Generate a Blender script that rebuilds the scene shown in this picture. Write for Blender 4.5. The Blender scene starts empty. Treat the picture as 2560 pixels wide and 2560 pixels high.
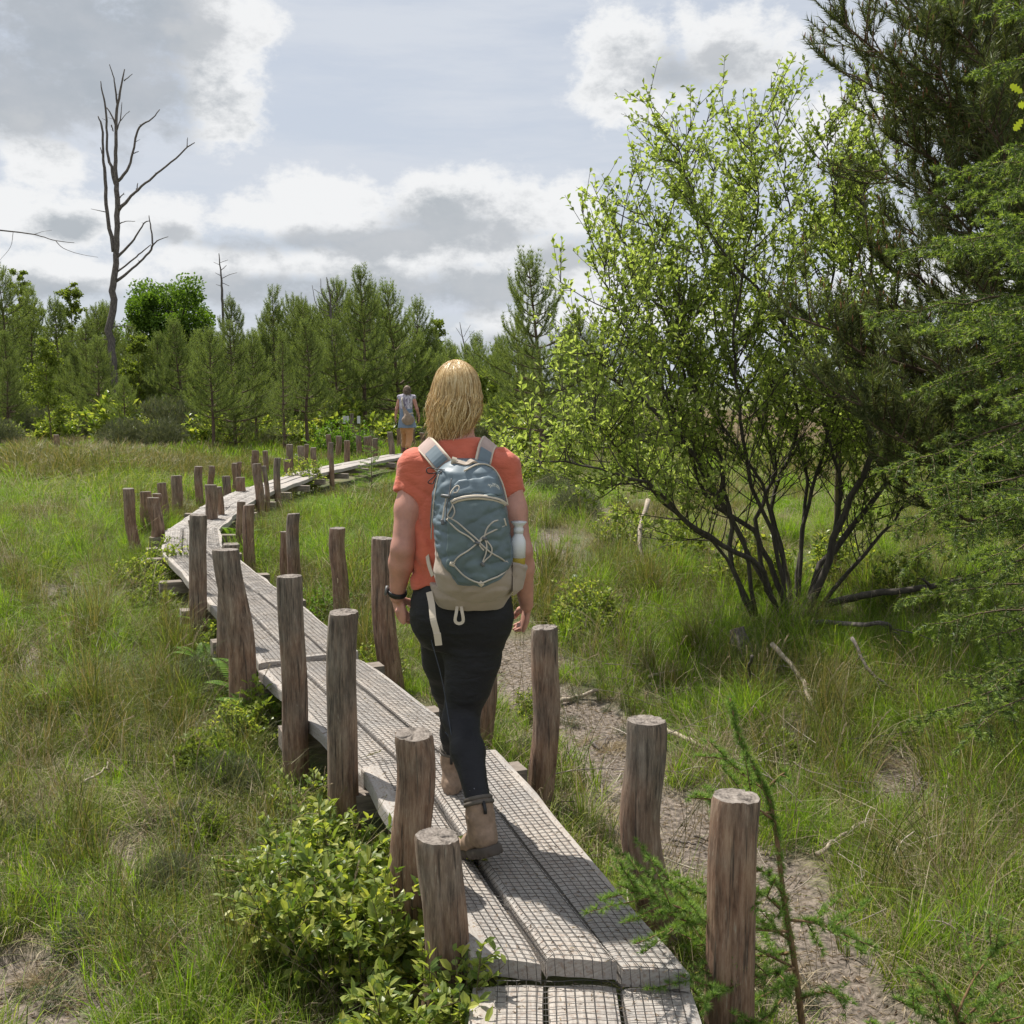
import bpy, math, random
import numpy as np
from mathutils import Vector, Matrix

# ------------------------------------------------------------------ camera, world, sun, exposure
SC = bpy.context.scene
COL = SC.collection
F = 2600.0                      # focal length in pixels of the 2560 px photograph
PITCH = math.atan(306 / F)      # the camera looks slightly down
CAMZ = 1.93
camd = bpy.data.cameras.new('camera'); camo = bpy.data.objects.new('camera', camd); COL.objects.link(camo)
camd.sensor_fit = 'HORIZONTAL'; camd.sensor_width = 36; camd.lens = 36 * F / 2560
camd.clip_end = 3000; camd.clip_start = 0.05
camo.location = (0, 0, CAMZ); camo.rotation_euler = (math.pi/2 - PITCH, 0, 0)
SC.camera = camo
SC.render.engine = 'CYCLES'
SC.view_settings.view_transform = 'Standard'; SC.view_settings.look = 'None'
SC.view_settings.exposure = 0.38; SC.view_settings.gamma = 1
SC.cycles.max_bounces = 6; SC.cycles.diffuse_bounces = 4; SC.cycles.transmission_bounces = 4
SC.cycles.transparent_max_bounces = 6; SC.cycles.use_denoising = True
SUNDIR = Vector((-0.38, 0.43, 1.0)).normalized()
sd = bpy.data.lights.new('sun', 'SUN'); so = bpy.data.objects.new('sun', sd); COL.objects.link(so)
sd.energy = 5.0; sd.angle = math.radians(0.6); sd.color = (1.0, 0.95, 0.87)
so.rotation_euler = SUNDIR.to_track_quat('Z', 'Y').to_euler(); so.location = (0, 0, 20)

def raydir(px, py):
    u = (px - 1280) / F; v = (1280 - py) / F
    return Vector((u, math.cos(PITCH) + v*math.sin(PITCH), -math.sin(PITCH) + v*math.cos(PITCH)))
def at(px, py, z=0.0):          # point of the ground plane (height z) seen at a pixel
    d = raydir(px, py); t = (z - CAMZ) / d.z
    return Vector((d.x*t, d.y*t, z))
def W(px, py, y):               # point at distance y seen at a pixel
    d = raydir(px, py); t = y / d.y
    return Vector((d.x*t, y, CAMZ + d.z*t))

def build_world():
    w = bpy.data.worlds.new('World'); SC.world = w; w.use_nodes = True
    nt = w.node_tree; N = nt.nodes; L = nt.links; N.clear()
    out = N.new('ShaderNodeOutputWorld'); bg = N.new('ShaderNodeBackground'); bg.inputs['Strength'].default_value = 0.077
    L.new(bg.outputs[0], out.inputs[0])
    sky = N.new('ShaderNodeTexSky'); sky.sky_type = 'NISHITA'; sky.sun_disc = False
    sky.sun_elevation = math.asin(SUNDIR.z); sky.sun_rotation = math.atan2(SUNDIR.x, SUNDIR.y)
    sky.air_density = 1.0; sky.dust_density = 1.5
    tc = N.new('ShaderNodeTexCoord')
    sep = N.new('ShaderNodeSeparateXYZ'); L.new(tc.outputs['Generated'], sep.inputs[0])
    def M(op, a, b=None, c=None, clamp=False):
        n = N.new('ShaderNodeMath'); n.operation = op; n.use_clamp = clamp
        for i, x in enumerate((a, b, c)):
            if x is None: continue
            if isinstance(x, (int, float)): n.inputs[i].default_value = x
            else: L.new(x, n.inputs[i])
        return n.outputs[0]
    az = M('ARCTAN2', sep.outputs[0], sep.outputs[1]); el = M('ARCSINE', sep.outputs[2])
    comb = N.new('ShaderNodeCombineXYZ'); L.new(az, comb.inputs[0]); L.new(el, comb.inputs[1])
    ae = comb.outputs[0]
    def noise(vec, sx, sy, scale, detail, rough=0.55, off=0.0):
        m = N.new('ShaderNodeMapping'); m.inputs['Scale'].default_value = (sx, sy, 1); m.inputs['Location'].default_value = (off, off*0.7, off)
        L.new(vec, m.inputs[0]); n = N.new('ShaderNodeTexNoise'); n.inputs['Scale'].default_value = scale
        n.inputs['Detail'].default_value = detail; n.inputs['Roughness'].default_value = rough
        L.new(m.outputs[0], n.inputs['Vector']); return n.outputs['Fac']
    def blobs(lst):
        cur = None
        for (px, py, rx, ry) in lst:
            d = raydir(px, py).normalized(); a0 = math.atan2(d.x, d.y); e0 = math.asin(d.z)
            ax, ay = F/rx, F/ry
            n = N.new('ShaderNodeVectorMath'); n.operation = 'MULTIPLY_ADD'; L.new(ae, n.inputs[0])
            n.inputs[1].default_value = (ax, ay, 0); n.inputs[2].default_value = (-a0*ax, -e0*ay, 0)
            l = N.new('ShaderNodeVectorMath'); l.operation = 'LENGTH'; L.new(n.outputs[0], l.inputs[0])
            cur = l.outputs['Value'] if cur is None else M('SMOOTH_MIN', cur, l.outputs['Value'], 0.25)
        return cur
    def ss(x, a, b):
        n = N.new('ShaderNodeMapRange'); n.interpolation_type = 'SMOOTHSTEP'
        n.inputs['From Min'].default_value = a; n.inputs['From Max'].default_value = b
        L.new(x, n.inputs['Value']); return n.outputs[0]
    def mix(f, a, b):
        n = N.new('ShaderNodeMix'); n.data_type = 'RGBA'
        if isinstance(f, float): n.inputs['Factor'].default_value = f
        else: L.new(f, n.inputs['Factor'])
        for i, x in ((6, a), (7, b)):
            if isinstance(x, tuple): n.inputs[i].default_value = (*x, 1)
            else: L.new(x, n.inputs[i])
        return n.outputs[2]
    white = [(560,130,100,170),(555,250,80,100),(590,50,120,70),(95,405,110,50),(10,500,70,45),
             (1570,150,110,110),(1800,110,130,90),(1500,210,50,50),(200,560,170,60),(430,545,170,60),(650,545,170,55),(850,510,190,80),
             (1150,500,210,75),(1280,540,120,60),(1430,520,90,60),(1620,250,160,50),(180,680,240,40),(520,650,240,45),(900,660,270,40),(1180,620,260,50),(1330,690,250,60),(1520,800,300,60),(2200,300,200,60),(2450,700,300,80),(-400,300,300,120),(-300,650,260,60),(3000,350,300,120),(3100,800,300,60)]
    gray = [(170,120,330,170),(330,230,190,90),(60,240,260,90),(450,60,110,120),(430,580,75,32),(600,610,130,38),(760,600,90,32),(880,610,110,38),(1120,560,190,62),(1260,590,90,50),(1000,600,120,40),
            (190,570,70,30),(120,720,150,30),(640,720,200,38),(900,735,260,60),(1200,720,200,60),(1380,650,120,50),(1680,190,150,70),(1800,150,90,60),(1500,860,260,40),(-400,330,250,90),(3000,400,250,90),(2300,330,140,40)]
    nf = noise(ae, 1, 1.35, 9.0, 8, 0.6); nf2 = noise(ae, 1, 1.6, 30, 6, 0.65, 5.0); n3 = noise(ae, 1.0, 1.5, 5.0, 6, .6, 11.0)
    def fuzz(x, k1, k2): 
        return M('ADD', M('ADD', x, M('MULTIPLY', M('SUBTRACT', nf, 0.5), k1)), M('MULTIPLY', M('SUBTRACT', nf2, 0.5), k2))
    wm = M('SUBTRACT', 1.0, ss(fuzz(blobs(white), 3.0, 1.8), 0.66, 1.34))
    gm = M('SUBTRACT', 1.0, ss(fuzz(blobs(gray), 3.4, 2.0), 0.35, 1.35))
    # thin high cloud: streaks over the blue
    st = noise(ae, 0.8, 5.0, 3.0, 7, 0.62, 3.0)
    veil = M('MULTIPLY_ADD', ss(st, 0.38, 0.62), 0.33, 0.68)
    skyc = mix(veil, sky.outputs[0], (6.6, 7.1, 7.9))
    skyc = mix(0.22, skyc, (6.6, 6.9, 7.5))
    # a broken layer of the same clouds further up and behind the camera
    up = ss(M('ABSOLUTE', az), 0.75, 1.2); hi = ss(el, 0.5, 0.75); other = M('MAXIMUM', up, hi)
    om = M('MULTIPLY', M('MULTIPLY', ss(n3, 0.48, 0.62), other), 0.8)
    skyc = mix(om, skyc, (7.2, 7.4, 7.7))
    c = mix(wm, skyc, (8.9, 9.0, 9.1))
    gcol = mix(ss(n3, 0.35, 0.65), (3.6, 4.05, 4.5), (4.9, 5.15, 5.5))
    c = mix(M('MULTIPLY', gm, 0.80), c, gcol)
    # below the horizon the dome carries the colour of the ground
    c = mix(ss(el, -0.02, -0.06), c, (1.0, 1.1, 0.8))
    L.new(c, bg.inputs['Color'])
    w.cycles.sampling_method = 'MANUAL'; w.cycles.sample_map_resolution = 512
build_world()

# ------------------------------------------------------------------ helpers
rng = np.random.default_rng(7)
def tag(o, label=None, cat=None, group=None, kind=None):
    if label: o['label'] = label
    if cat: o['category'] = cat
    if group: o['group'] = group
    if kind: o['kind'] = kind
    return o
def empty(name, loc=(0, 0, 0), label=None, cat=None, group=None, kind=None, rz=0, scale=1):
    o = bpy.data.objects.new(name, None); COL.objects.link(o); o.location = loc; o.rotation_euler = (0, 0, rz); o.scale = (scale,)*3
    o.empty_display_size = 0.1
    return tag(o, label, cat, group, kind)
def link(name, me, parent=None, loc=(0, 0, 0)):
    o = bpy.data.objects.new(name, me); COL.objects.link(o); o.location = loc
    if parent is not None: o.parent = parent
    return o
def mkmesh(name, V, faces, mats=(), smooth=False, fmat=None, attr=None):
    """faces: list of int arrays (n,3) or (n,4)"""
    me = bpy.data.meshes.new(name); V = np.asarray(V, np.float32)
    if isinstance(faces, np.ndarray): faces = [faces]
    faces = [np.asarray(f, np.int32) for f in faces if len(f)]
    loops = np.concatenate([f.ravel() for f in faces]); cnt = np.concatenate([np.full(len(f), f.shape[1], np.int32) for f in faces])
    start = np.zeros(len(cnt), np.int32); start[1:] = np.cumsum(cnt)[:-1]
    me.vertices.add(len(V)); me.vertices.foreach_set('co', V.ravel())
    me.loops.add(len(loops)); me.loops.foreach_set('vertex_index', loops)
    me.polygons.add(len(cnt)); me.polygons.foreach_set('loop_start', start)
    me.polygons.foreach_set('use_smooth', np.full(len(cnt), smooth, bool))
    for m in (mats if isinstance(mats, (list, tuple)) else [mats]): me.materials.append(m)
    if fmat is not None: me.polygons.foreach_set('material_index', np.asarray(fmat, np.int32))
    if attr:
        for k, a in attr.items():
            at_ = me.attributes.new(k, 'FLOAT', 'POINT'); at_.data.foreach_set('value', np.asarray(a, np.float32))
    me.update(calc_edges=True); return me
class MB:
    def __init__(s): s.V = []; s.F3 = []; s.F4 = []; s.m3 = []; s.m4 = []; s.n = 0
    def add(s, V, F, m=0):
        V = np.asarray(V, float); s.V.append(V)
        for f in (F if isinstance(F, list) else [F]):
            f = np.asarray(f, int)
            if len(f) == 0: continue
            (s.F3 if f.shape[1] == 3 else s.F4).append(f + s.n); (s.m3 if f.shape[1] == 3 else s.m4).append(np.full(len(f), m))
        s.n += len(V); return s
    def mesh(s, name, mats, smooth=False):
        F = []; m = []
        if s.F3: F.append(np.concatenate(s.F3)); m += s.m3
        if s.F4: F.append(np.concatenate(s.F4)); m += s.m4
        return mkmesh(name, np.concatenate(s.V), F, mats, smooth, np.concatenate(m))
    def obj(s, name, mats, parent=None, smooth=False): return link(name, s.mesh(name, mats, smooth), parent)
def frames(P):
    P = np.asarray(P, float); T = np.gradient(P, axis=0); T /= np.linalg.norm(T, axis=1)[:, None] + 1e-12
    a = np.array([0, 0, 1.]) if abs(T[0][2]) < 0.9 else np.array([1., 0, 0])
    n = np.cross(T[0], a); n /= np.linalg.norm(n); Ns = [n]
    for t in T[1:]:
        n = n - t*np.dot(n, t); n = n/(np.linalg.norm(n)+1e-12); Ns.append(n)
    Ns = np.array(Ns); return T, Ns, np.cross(T, Ns)
def tube(P, R, n=6, cap=True, flat=None, up=None):
    """tube along P; flat: thickness ratio of a strap; up: normals"""
    P = np.asarray(P, float); T, A, B = frames(P)
    if up is not None:
        up = np.asarray(up, float); up = np.broadcast_to(up, P.shape); B = up - T*np.sum(up*T, 1)[:, None]
        B /= np.linalg.norm(B, axis=1)[:, None] + 1e-12; A = np.cross(B, T)
    R = np.broadcast_to(np.asarray(R, float), (len(P),)); th = np.arange(n)*2*math.pi/n + (math.pi/n if n == 4 else 0)
    fl = 1.0 if flat is None else flat
    ca, sa = np.cos(th), np.sin(th)
    if flat is not None and n == 4: ca, sa = ca*1.414, sa*1.414
    V = P[:, None] + R[:, None, None]*(ca[None, :, None]*A[:, None] + fl*sa[None, :, None]*B[:, None])
    V = V.reshape(-1, 3); k = np.arange(len(P)-1)[:, None]*n; j = np.arange(n)[None]
    Q = np.stack([k+j, k+(j+1) % n, k+n+(j+1) % n, k+n+j], -1).reshape(-1, 4)
    Fs = [Q]
    if cap:
        c0 = len(V); V = np.vstack([V, P[0], P[-1]]); jj = np.arange(n)
        Fs.append(np.stack([np.full(n, c0), (jj+1) % n, jj], 1)); o = (len(P)-1)*n
        Fs.append(np.stack([np.full(n, c0+1), o+jj, o+(jj+1) % n], 1))
    return V, Fs
def spline(P, n):
    P = np.asarray(P, float)
    if len(P) == 2: return P[0] + (P[1]-P[0])*np.linspace(0, 1, n)[:, None]
    Q = np.vstack([2*P[0]-P[1], P, 2*P[-1]-P[-2]]); t = np.linspace(0, len(P)-1-1e-9, n); i = t.astype(int); u = (t-i)[:, None]
    a, b, c, d = Q[i], Q[i+1], Q[i+2], Q[i+3]
    return 0.5*((2*b) + (c-a)*u + (2*a-5*b+4*c-d)*u*u + (3*b-a-3*c+d)*u**3)
def box(c, s, rz=0.0):
    c = np.asarray(c, float); s = np.asarray(s, float)/2
    v = np.array([[x, y, z] for x in (-1, 1) for y in (-1, 1) for z in (-1, 1)], float)*s
    ca, sa = math.cos(rz), math.sin(rz); v = np.stack([v[:, 0]*ca-v[:, 1]*sa, v[:, 0]*sa+v[:, 1]*ca, v[:, 2]], 1) + c
    return v, np.array([[0,1,3,2],[4,6,7,5],[0,4,5,1],[2,3,7,6],[0,2,6,4],[1,5,7,3]])
def hsh(i, j, k, s):
    h = (i*374761393 + j*668265263 + k*2147483647 + s*974634777) & 0xffffffff
    h = ((h ^ (h >> 13))*1274126177) & 0xffffffff; return ((h ^ (h >> 16)) & 0xffff)/65535.0
def vn(P, scale=1.0, seed=0):
    P = np.asarray(P, float)*scale + 1000.0; I = np.floor(P).astype(np.int64); f = P - I; f = f*f*(3-2*f); r = 0
    for a in (0, 1):
        for b in (0, 1):
            for c in (0, 1):
                w = (f[..., 0] if a else 1-f[..., 0])*(f[..., 1] if b else 1-f[..., 1])*(f[..., 2] if c else 1-f[..., 2])
                r = r + w*hsh(I[..., 0]+a, I[..., 1]+b, I[..., 2]+c, seed)
    return r*2-1
def fbm(P, scale=1.0, seed=0, o=3):
    return sum(vn(P, scale*2**k, seed+k)/2**k for k in range(o))/1.5
def nrm(a): return a/(np.linalg.norm(a, axis=-1, keepdims=True)+1e-12)
def rvec(n, r=None): return nrm((r or rng).normal(size=(n, 3)))
# leaves: kite of two folded triangles or a rounder eight triangle leaf
def leaves(P, D, Nn, L, Wd, fine=False, curl=0.15):
    P, D = np.asarray(P, float), nrm(np.asarray(D, float)); S = nrm(np.cross(D, Nn)); Nn = np.cross(S, D)
    L = np.broadcast_to(L, (len(P),))[:, None]; Wd = np.broadcast_to(Wd, (len(P),))[:, None]
    if not fine:
        V = np.stack([P, P+D*L*.55+S*Wd*.5+Nn*Wd*.14, P+D*L-Nn*L*curl, P+D*L*.55-S*Wd*.5+Nn*Wd*.14], 1).reshape(-1, 3)
        b = np.arange(len(P))[:, None]*4; return V, np.concatenate([b+[[0, 1, 2]], b+[[0, 2, 3]]], 0)
    c = curl
    V = np.stack([P, P+D*L*.3+S*Wd*.36+Nn*Wd*.16, P+D*L*.68+S*Wd*.46+Nn*(Wd*.16-L*c*.4), P+D*L-Nn*L*c, P+D*L*.68-S*Wd*.46+Nn*(Wd*.16-L*c*.4), P+D*L*.3-S*Wd*.36+Nn*Wd*.16,
                  P+D*L*.36, P+D*L*.7-Nn*L*c*.4], 1).reshape(-1, 3)
    b = np.arange(len(P))[:, None]*8
    T = [[0,1,6],[0,6,5],[1,2,7],[1,7,6],[2,3,7],[3,4,7],[4,5,6],[4,6,7]]
    return V, np.concatenate([b+[t] for t in T], 0)
def needles(P, D, per, L, Wd, spread=0.9, r=None):
    r = r or rng; n = len(P); P = np.repeat(P, per, 0); D = np.repeat(nrm(D), per, 0)
    R = rvec(n*per, r); R = nrm(R - D*np.sum(R*D, 1)[:, None]); a = spread*r.uniform(.6, 1.25, (n*per, 1))
    d = D*np.cos(a) + R*np.sin(a); s = nrm(np.cross(d, rvec(n*per, r))); l = L*r.uniform(.7, 1.15, (n*per, 1)); P = P + D*r.uniform(-.5, .5, (n*per, 1))*L*.3
    V = np.stack([P-s*Wd/2, P+s*Wd/2, P+d*l], 1).reshape(-1, 3)
    return V, np.arange(n*per*3).reshape(-1, 3)

# ------------------------------------------------------------------ materials
def newmat(name):
    m = bpy.data.materials.new(name); m.use_nodes = True; nt = m.node_tree; b = nt.nodes['Principled BSDF']; return m, nt, b
def nod(nt, typ, inp=None, **kw):
    n = nt.nodes.new(typ)
    for k, v in kw.items(): setattr(n, k, v)
    for k, v in (inp or {}).items():
        if isinstance(v, bpy.types.NodeSocket): nt.links.new(v, n.inputs[k])
        else: n.inputs[k].default_value = v
    return n
def ramp(nt, fac, stops, interp='LINEAR'):
    n = nt.nodes.new('ShaderNodeValToRGB'); n.color_ramp.interpolation = interp; e = n.color_ramp.elements
    while len(e) < len(stops): e.new(0.5)
    for q, (p, c) in zip(e, stops): q.position = p; q.color = (*c, 1) if len(c) == 3 else c
    nt.links.new(fac, n.inputs[0]); return n.outputs[0]
def mixc(nt, f, a, b, mode='MIX'):
    n = nt.nodes.new('ShaderNodeMix'); n.data_type = 'RGBA'; n.blend_type = mode
    for i, x in ((0, f), (6, a), (7, b)):
        if isinstance(x, bpy.types.NodeSocket): nt.links.new(x, n.inputs[i])
        else: n.inputs[i].default_value = x if i == 0 else (*x, 1)
    return n.outputs[2]
def bump(nt, b, h, strength, dist=0.01):
    n = nod(nt, 'ShaderNodeBump', {'Height': h, 'Strength': strength, 'Distance': dist}); nt.links.new(n.outputs[0], b.inputs['Normal'])
def coords(nt, scale=(1, 1, 1), which='Object'):
    t = nod(nt, 'ShaderNodeTexCoord'); m = nod(nt, 'ShaderNodeMapping', {'Vector': t.outputs[which], 'Scale': scale}); return m.outputs[0]
def noisef(nt, vec, scale, detail=5, rough=.6): return nod(nt, 'ShaderNodeTexNoise', {'Vector': vec, 'Scale': scale, 'Detail': detail, 'Roughness': rough}).outputs['Fac']
def m_plain(name, col, rough=.7, var=.25, scale=20, bmp=.2, bd=.002, sheen=0, which='Object', metal=0, vscale=(1, 1, 1)):
    m, nt, b = newmat(name); v = coords(nt, vscale, which); f = noisef(nt, v, scale, 6)
    lo = tuple(c*(1-var) for c in col); hi = tuple(min(1, c*(1+var)) for c in col)
    nt.links.new(ramp(nt, f, [(.3, lo), (.7, hi)]), b.inputs['Base Color']); b.inputs['Roughness'].default_value = rough; b.inputs['Metallic'].default_value = metal
    if sheen: b.inputs['Sheen Weight'].default_value = sheen
    if bmp: bump(nt, b, f, bmp, bd)
    return m
def m_leaf(name, stops, transl=.35, rough=.5, obj_var=.0, spec=.3, island=True, tmul=(1.25, 1.3, .55)):
    m, nt, b = newmat(name); g = nod(nt, 'ShaderNodeNewGeometry'); oi = nod(nt, 'ShaderNodeObjectInfo')
    r = g.outputs['Random Per Island'] if island else oi.outputs['Random']
    c = ramp(nt, r, stops)
    if obj_var:
        hs = nod(nt, 'ShaderNodeHueSaturation', {'Color': c, 'Value': nod(nt, 'ShaderNodeMapRange', {'Value': oi.outputs['Random'], 'To Min': 1-obj_var, 'To Max': 1+obj_var}).outputs[0]}); c = hs.outputs[0]
    b.inputs['Roughness'].default_value = rough; b.inputs['Specular IOR Level'].default_value = spec; nt.links.new(c, b.inputs['Base Color'])
    t = nod(nt, 'ShaderNodeBsdfTranslucent'); tm = mixc(nt, 1.0, c, tmul, 'MULTIPLY'); nt.links.new(tm, t.inputs['Color'])
    x = nod(nt, 'ShaderNodeMixShader', {0: transl, 1: b.outputs[0], 2: t.outputs[0]}); nt.links.new(x.outputs[0], nt.nodes['Material Output'].inputs[0]); return m
def m_bark(name, stops, rough=.9, vs=(6, 6, 1.2), scale=6, bmp=.6, bd=.01):
    m, nt, b = newmat(name); v = coords(nt, vs); f = noisef(nt, v, scale, 8, .65)
    nt.links.new(ramp(nt, f, stops), b.inputs['Base Color']); b.inputs['Roughness'].default_value = rough; bump(nt, b, f, bmp, bd); return m
MAT = {}
MAT['willow_leaf'] = m_leaf('willow_leaf', [(0, (.18,.24,.055)), (.5, (.30,.375,.10)), (1, (.50,.56,.20))], .6, tmul=(1.15, 1.2, .65))
MAT['bush_leaf'] = m_leaf('bush_leaf', [(0, (.09,.15,.03)), (.5, (.23,.29,.065)), (.85, (.38,.42,.10)), (1, (.50,.50,.12))], .48, .38, spec=.45)
MAT['birch_leaf'] = m_leaf('birch_leaf', [(0, (.12,.17,.03)), (1, (.26,.31,.06))], .45)
MAT['oak_leaf'] = m_leaf('oak_leaf', [(0, (.07,.13,.02)), (1, (.17,.27,.045))], .45)
MAT['yellow_leaf'] = m_leaf('yellow_leaf', [(0, (.35,.42,.03)), (1, (.45,.50,.05))], .45)
MAT['pine_needle'] = m_leaf('pine_needle', [(0, (.08,.12,.04)), (.5, (.16,.21,.07)), (1, (.31,.36,.135))], .45, .55, .15)
MAT['pine_needle_dark'] = m_leaf('pine_needle_dark', [(0, (.05,.07,.03)), (.6, (.11,.14,.05)), (1, (.24,.26,.10))], .24, .5, .1)
MAT['spruce_needle'] = m_leaf('spruce_needle', [(0, (.045,.08,.024)), (.6, (.09,.14,.038)), (1, (.15,.21,.06))], .3, .5)
MAT['spruce_tip'] = m_leaf('spruce_tip', [(0, (.15,.22,.05)), (.6, (.26,.35,.08)), (1, (.38,.46,.12))], .45, .5)
MAT['larch_needle'] = m_leaf('larch_needle', [(0, (.10,.19,.04)), (.6, (.19,.30,.07)), (1, (.34,.46,.12))], .42, .5)
MAT['fern'] = m_leaf('fern', [(0, (.09,.19,.02)), (1, (.20,.32,.04))], .4)
MAT['grass'] = m_leaf('grass_blade', [(0, (.08,.12,.02)), (.35, (.16,.235,.03)), (.7, (.25,.33,.045)), (.88, (.33,.34,.09)), (1, (.50,.43,.25))], .48, .55, .15)
MAT['grass_bright'] = m_leaf('grass_blade_bright', [(0, (.11,.20,.018)), (.6, (.21,.34,.03)), (1, (.36,.46,.06))], .52, .5, .15)
MAT['rush'] = m_leaf('rush_blade', [(0, (.06,.08,.02)), (.5, (.14,.16,.04)), (.75, (.25,.22,.08)), (1, (.40,.28,.16))], .35, .5, .15)
MAT['straw'] = m_leaf('straw_blade', [(0, (.26,.20,.12)), (1, (.52,.44,.30))], .3, .7, .1, tmul=(1, .95, .8))
MAT['heather'] = m_leaf('heather_twig', [(0, (.07,.085,.05)), (.6, (.14,.16,.09)), (1, (.25,.24,.18))], .2)
MAT['pine_bark'] = m_bark('pine_bark', [(.3, (.05,.035,.025)), (.6, (.15,.10,.07)), (.8, (.22,.16,.12))])
MAT['willow_bark'] = m_bark('willow_bark', [(.3, (.035,.03,.024)), (.6, (.10,.085,.068)), (.85, (.20,.18,.15))])
MAT['dead_bark'] = m_bark('dead_bark', [(.3, (.045,.04,.038)), (.5, (.12,.10,.09)), (.75, (.30,.26,.23))])
MAT['pale_stick'] = m_bark('pale_stick', [(.3, (.22,.17,.12)), (.6, (.42,.36,.28)), (.8, (.55,.49,.40))], vs=(20, 20, 20), scale=3, bd=.004)
MAT['twig'] = m_bark('green_twig', [(.3, (.08,.07,.03)), (.7, (.18,.14,.07))], vs=(8, 8, 8))
MAT['larch_bark'] = m_bark('larch_bark', [(.3, (.10,.06,.03)), (.7, (.28,.17,.08))], vs=(20, 20, 6))
MAT['cone'] = m_plain('pine_cone', (.22,.10,.04), .8)
# ------------------------------------------------------------------ ground
DECKZ = 0.35
CEN = [(0.17,1.0),(0.19,2.66),(-0.35,4.28),(-1.18,5.98),(-2.08,7.93),(-3.20,10.30),(-3.64,11.75),(-3.93,13.95),(-4.05,16.75),(-3.95,19.3),(-3.50,22.0),(-2.74,25.4),(-1.8,27.3),(-0.85,29.3)]
def seg_dist(P, poly):
    best = np.full(P.shape[:-1], 1e9); p = P[..., :2]
    for a, b in zip(poly[:-1], poly[1:]):
        a, b = np.array(a[:2], float), np.array(b[:2], float); d = b-a; t = np.clip(((p-a)@d)/(d@d), 0, 1)
        best = np.minimum(best, np.linalg.norm(p-(a+t[..., None]*d), axis=-1))
    return best
def gpath(l): return [tuple(at(x, y)) for x, y in l]
MUD = [(gpath([(1250,1610),(1330,1720),(1450,1790),(1560,1900),(1680,2010),(1790,2120),(1930,2270),(2080,2430),(2230,2600)]), .24),
       (gpath([(1380,1330),(1372,1400),(1390,1450)]), .22), (gpath([(1300,1640),(1420,1840),(1500,1860)]), .14),
       (gpath([(190,1420),(150,1520),(90,1620),(60,1720)]), .08), (gpath([(0,2420),(80,2500),(140,2600)]), .08), (gpath([(2230,1880),(2300,1990)]), .14),
       (gpath([(300,2120),(350,2180)]), .05), (gpath([(1430,1270),(1520,1300)]), .25), (gpath([(1960,1800),(2050,1850)]), .05)]
def muddiness(P):
    Q = np.concatenate([P[..., :2], np.zeros(P.shape[:-1]+(1,))], -1); n = fbm(Q, 2.2, 3)*.20 + fbm(Q, 9, 5, 2)*.13; m = np.zeros(P.shape[:-1])
    for poly, r in MUD: m = np.maximum(m, np.clip(1.0 - (seg_dist(P, poly) + n - r)/.12, 0, 1))
    return m
def ground_z(P):
    Q = np.concatenate([P[..., :2], np.zeros(P.shape[:-1]+(1,))], -1); y = P[..., 1]
    z = fbm(Q, .9, 11)*.055 + fbm(Q, 4.0, 21, 2)*.016
    z = z - .05*muddiness(P)
    dk = np.clip((seg_dist(P, CEN)-.25)/.6, 0, 1); z = z*(.4+.6*dk) - .03*(1-dk)
    far = np.clip((y-30)/60, 0, 1); return z + far*fbm(Q, .06, 31)*.5
def gz(x, y): return float(ground_z(np.array([[x, y, 0.]]))[0])
def grid_axis(a, b, fine, ext, n):
    c = np.arange(a, b, fine); t = np.linspace(0, 1, n)[1:]
    return np.concatenate([(a-ext*t**3)[::-1], c, b+ext*t**3])
gx = grid_axis(-6.5, 6.5, .08, 900, 46); gy = np.concatenate([np.linspace(-400, 1.5, 14)[:-1], np.arange(1.5, 13, .075), np.arange(13, 32, .2), 32+1500*np.linspace(0, 1, 60)**3])
GX, GY = np.meshgrid(gx, gy); GP = np.stack([GX, GY, GX*0], -1); mudv = muddiness(GP); GP[..., 2] = ground_z(GP)
ii = np.arange(len(gy)-1)[:, None]*len(gx) + np.arange(len(gx)-1)[None]
gq = np.stack([ii, ii+1, ii+len(gx)+1, ii+len(gx)], -1).reshape(-1, 4)
def m_ground():
    m, nt, b = newmat('ground_soil'); v = coords(nt)
    f1 = noisef(nt, v, 3.0, 8, .65); f2 = noisef(nt, v, 40, 6, .7); f3 = noisef(nt, v, .35, 5, .6)
    veg = ramp(nt, f1, [(.3, (.045,.062,.018)), (.5, (.08,.095,.03)), (.66, (.16,.135,.065)), (.8, (.26,.20,.12))])
    tan = nod(nt, 'ShaderNodeMapRange', {'Value': f3, 'From Min': .45, 'From Max': .62}).outputs[0]
    veg = mixc(nt, nod(nt, 'ShaderNodeMath', {0: tan, 1: .4}, operation='MULTIPLY').outputs[0], veg, (.20,.16,.09))
    soil = ramp(nt, f2, [(.34, (.045,.036,.028)), (.47, (.13,.105,.082)), (.58, (.24,.195,.16)), (.74, (.38,.32,.265))])
    at_ = nod(nt, 'ShaderNodeAttribute', attribute_name='mud')
    c = mixc(nt, at_.outputs['Fac'], veg, soil); nt.links.new(c, b.inputs['Base Color']); b.inputs['Roughness'].default_value = .9
    bump(nt, b, f2, .8, .02); return m
MAT['ground'] = m_ground()
tag(link('ground', mkmesh('ground', GP.reshape(-1, 3), gq, MAT['ground'], True, attr={'mud': mudv.ravel()})), kind='structure')

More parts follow.
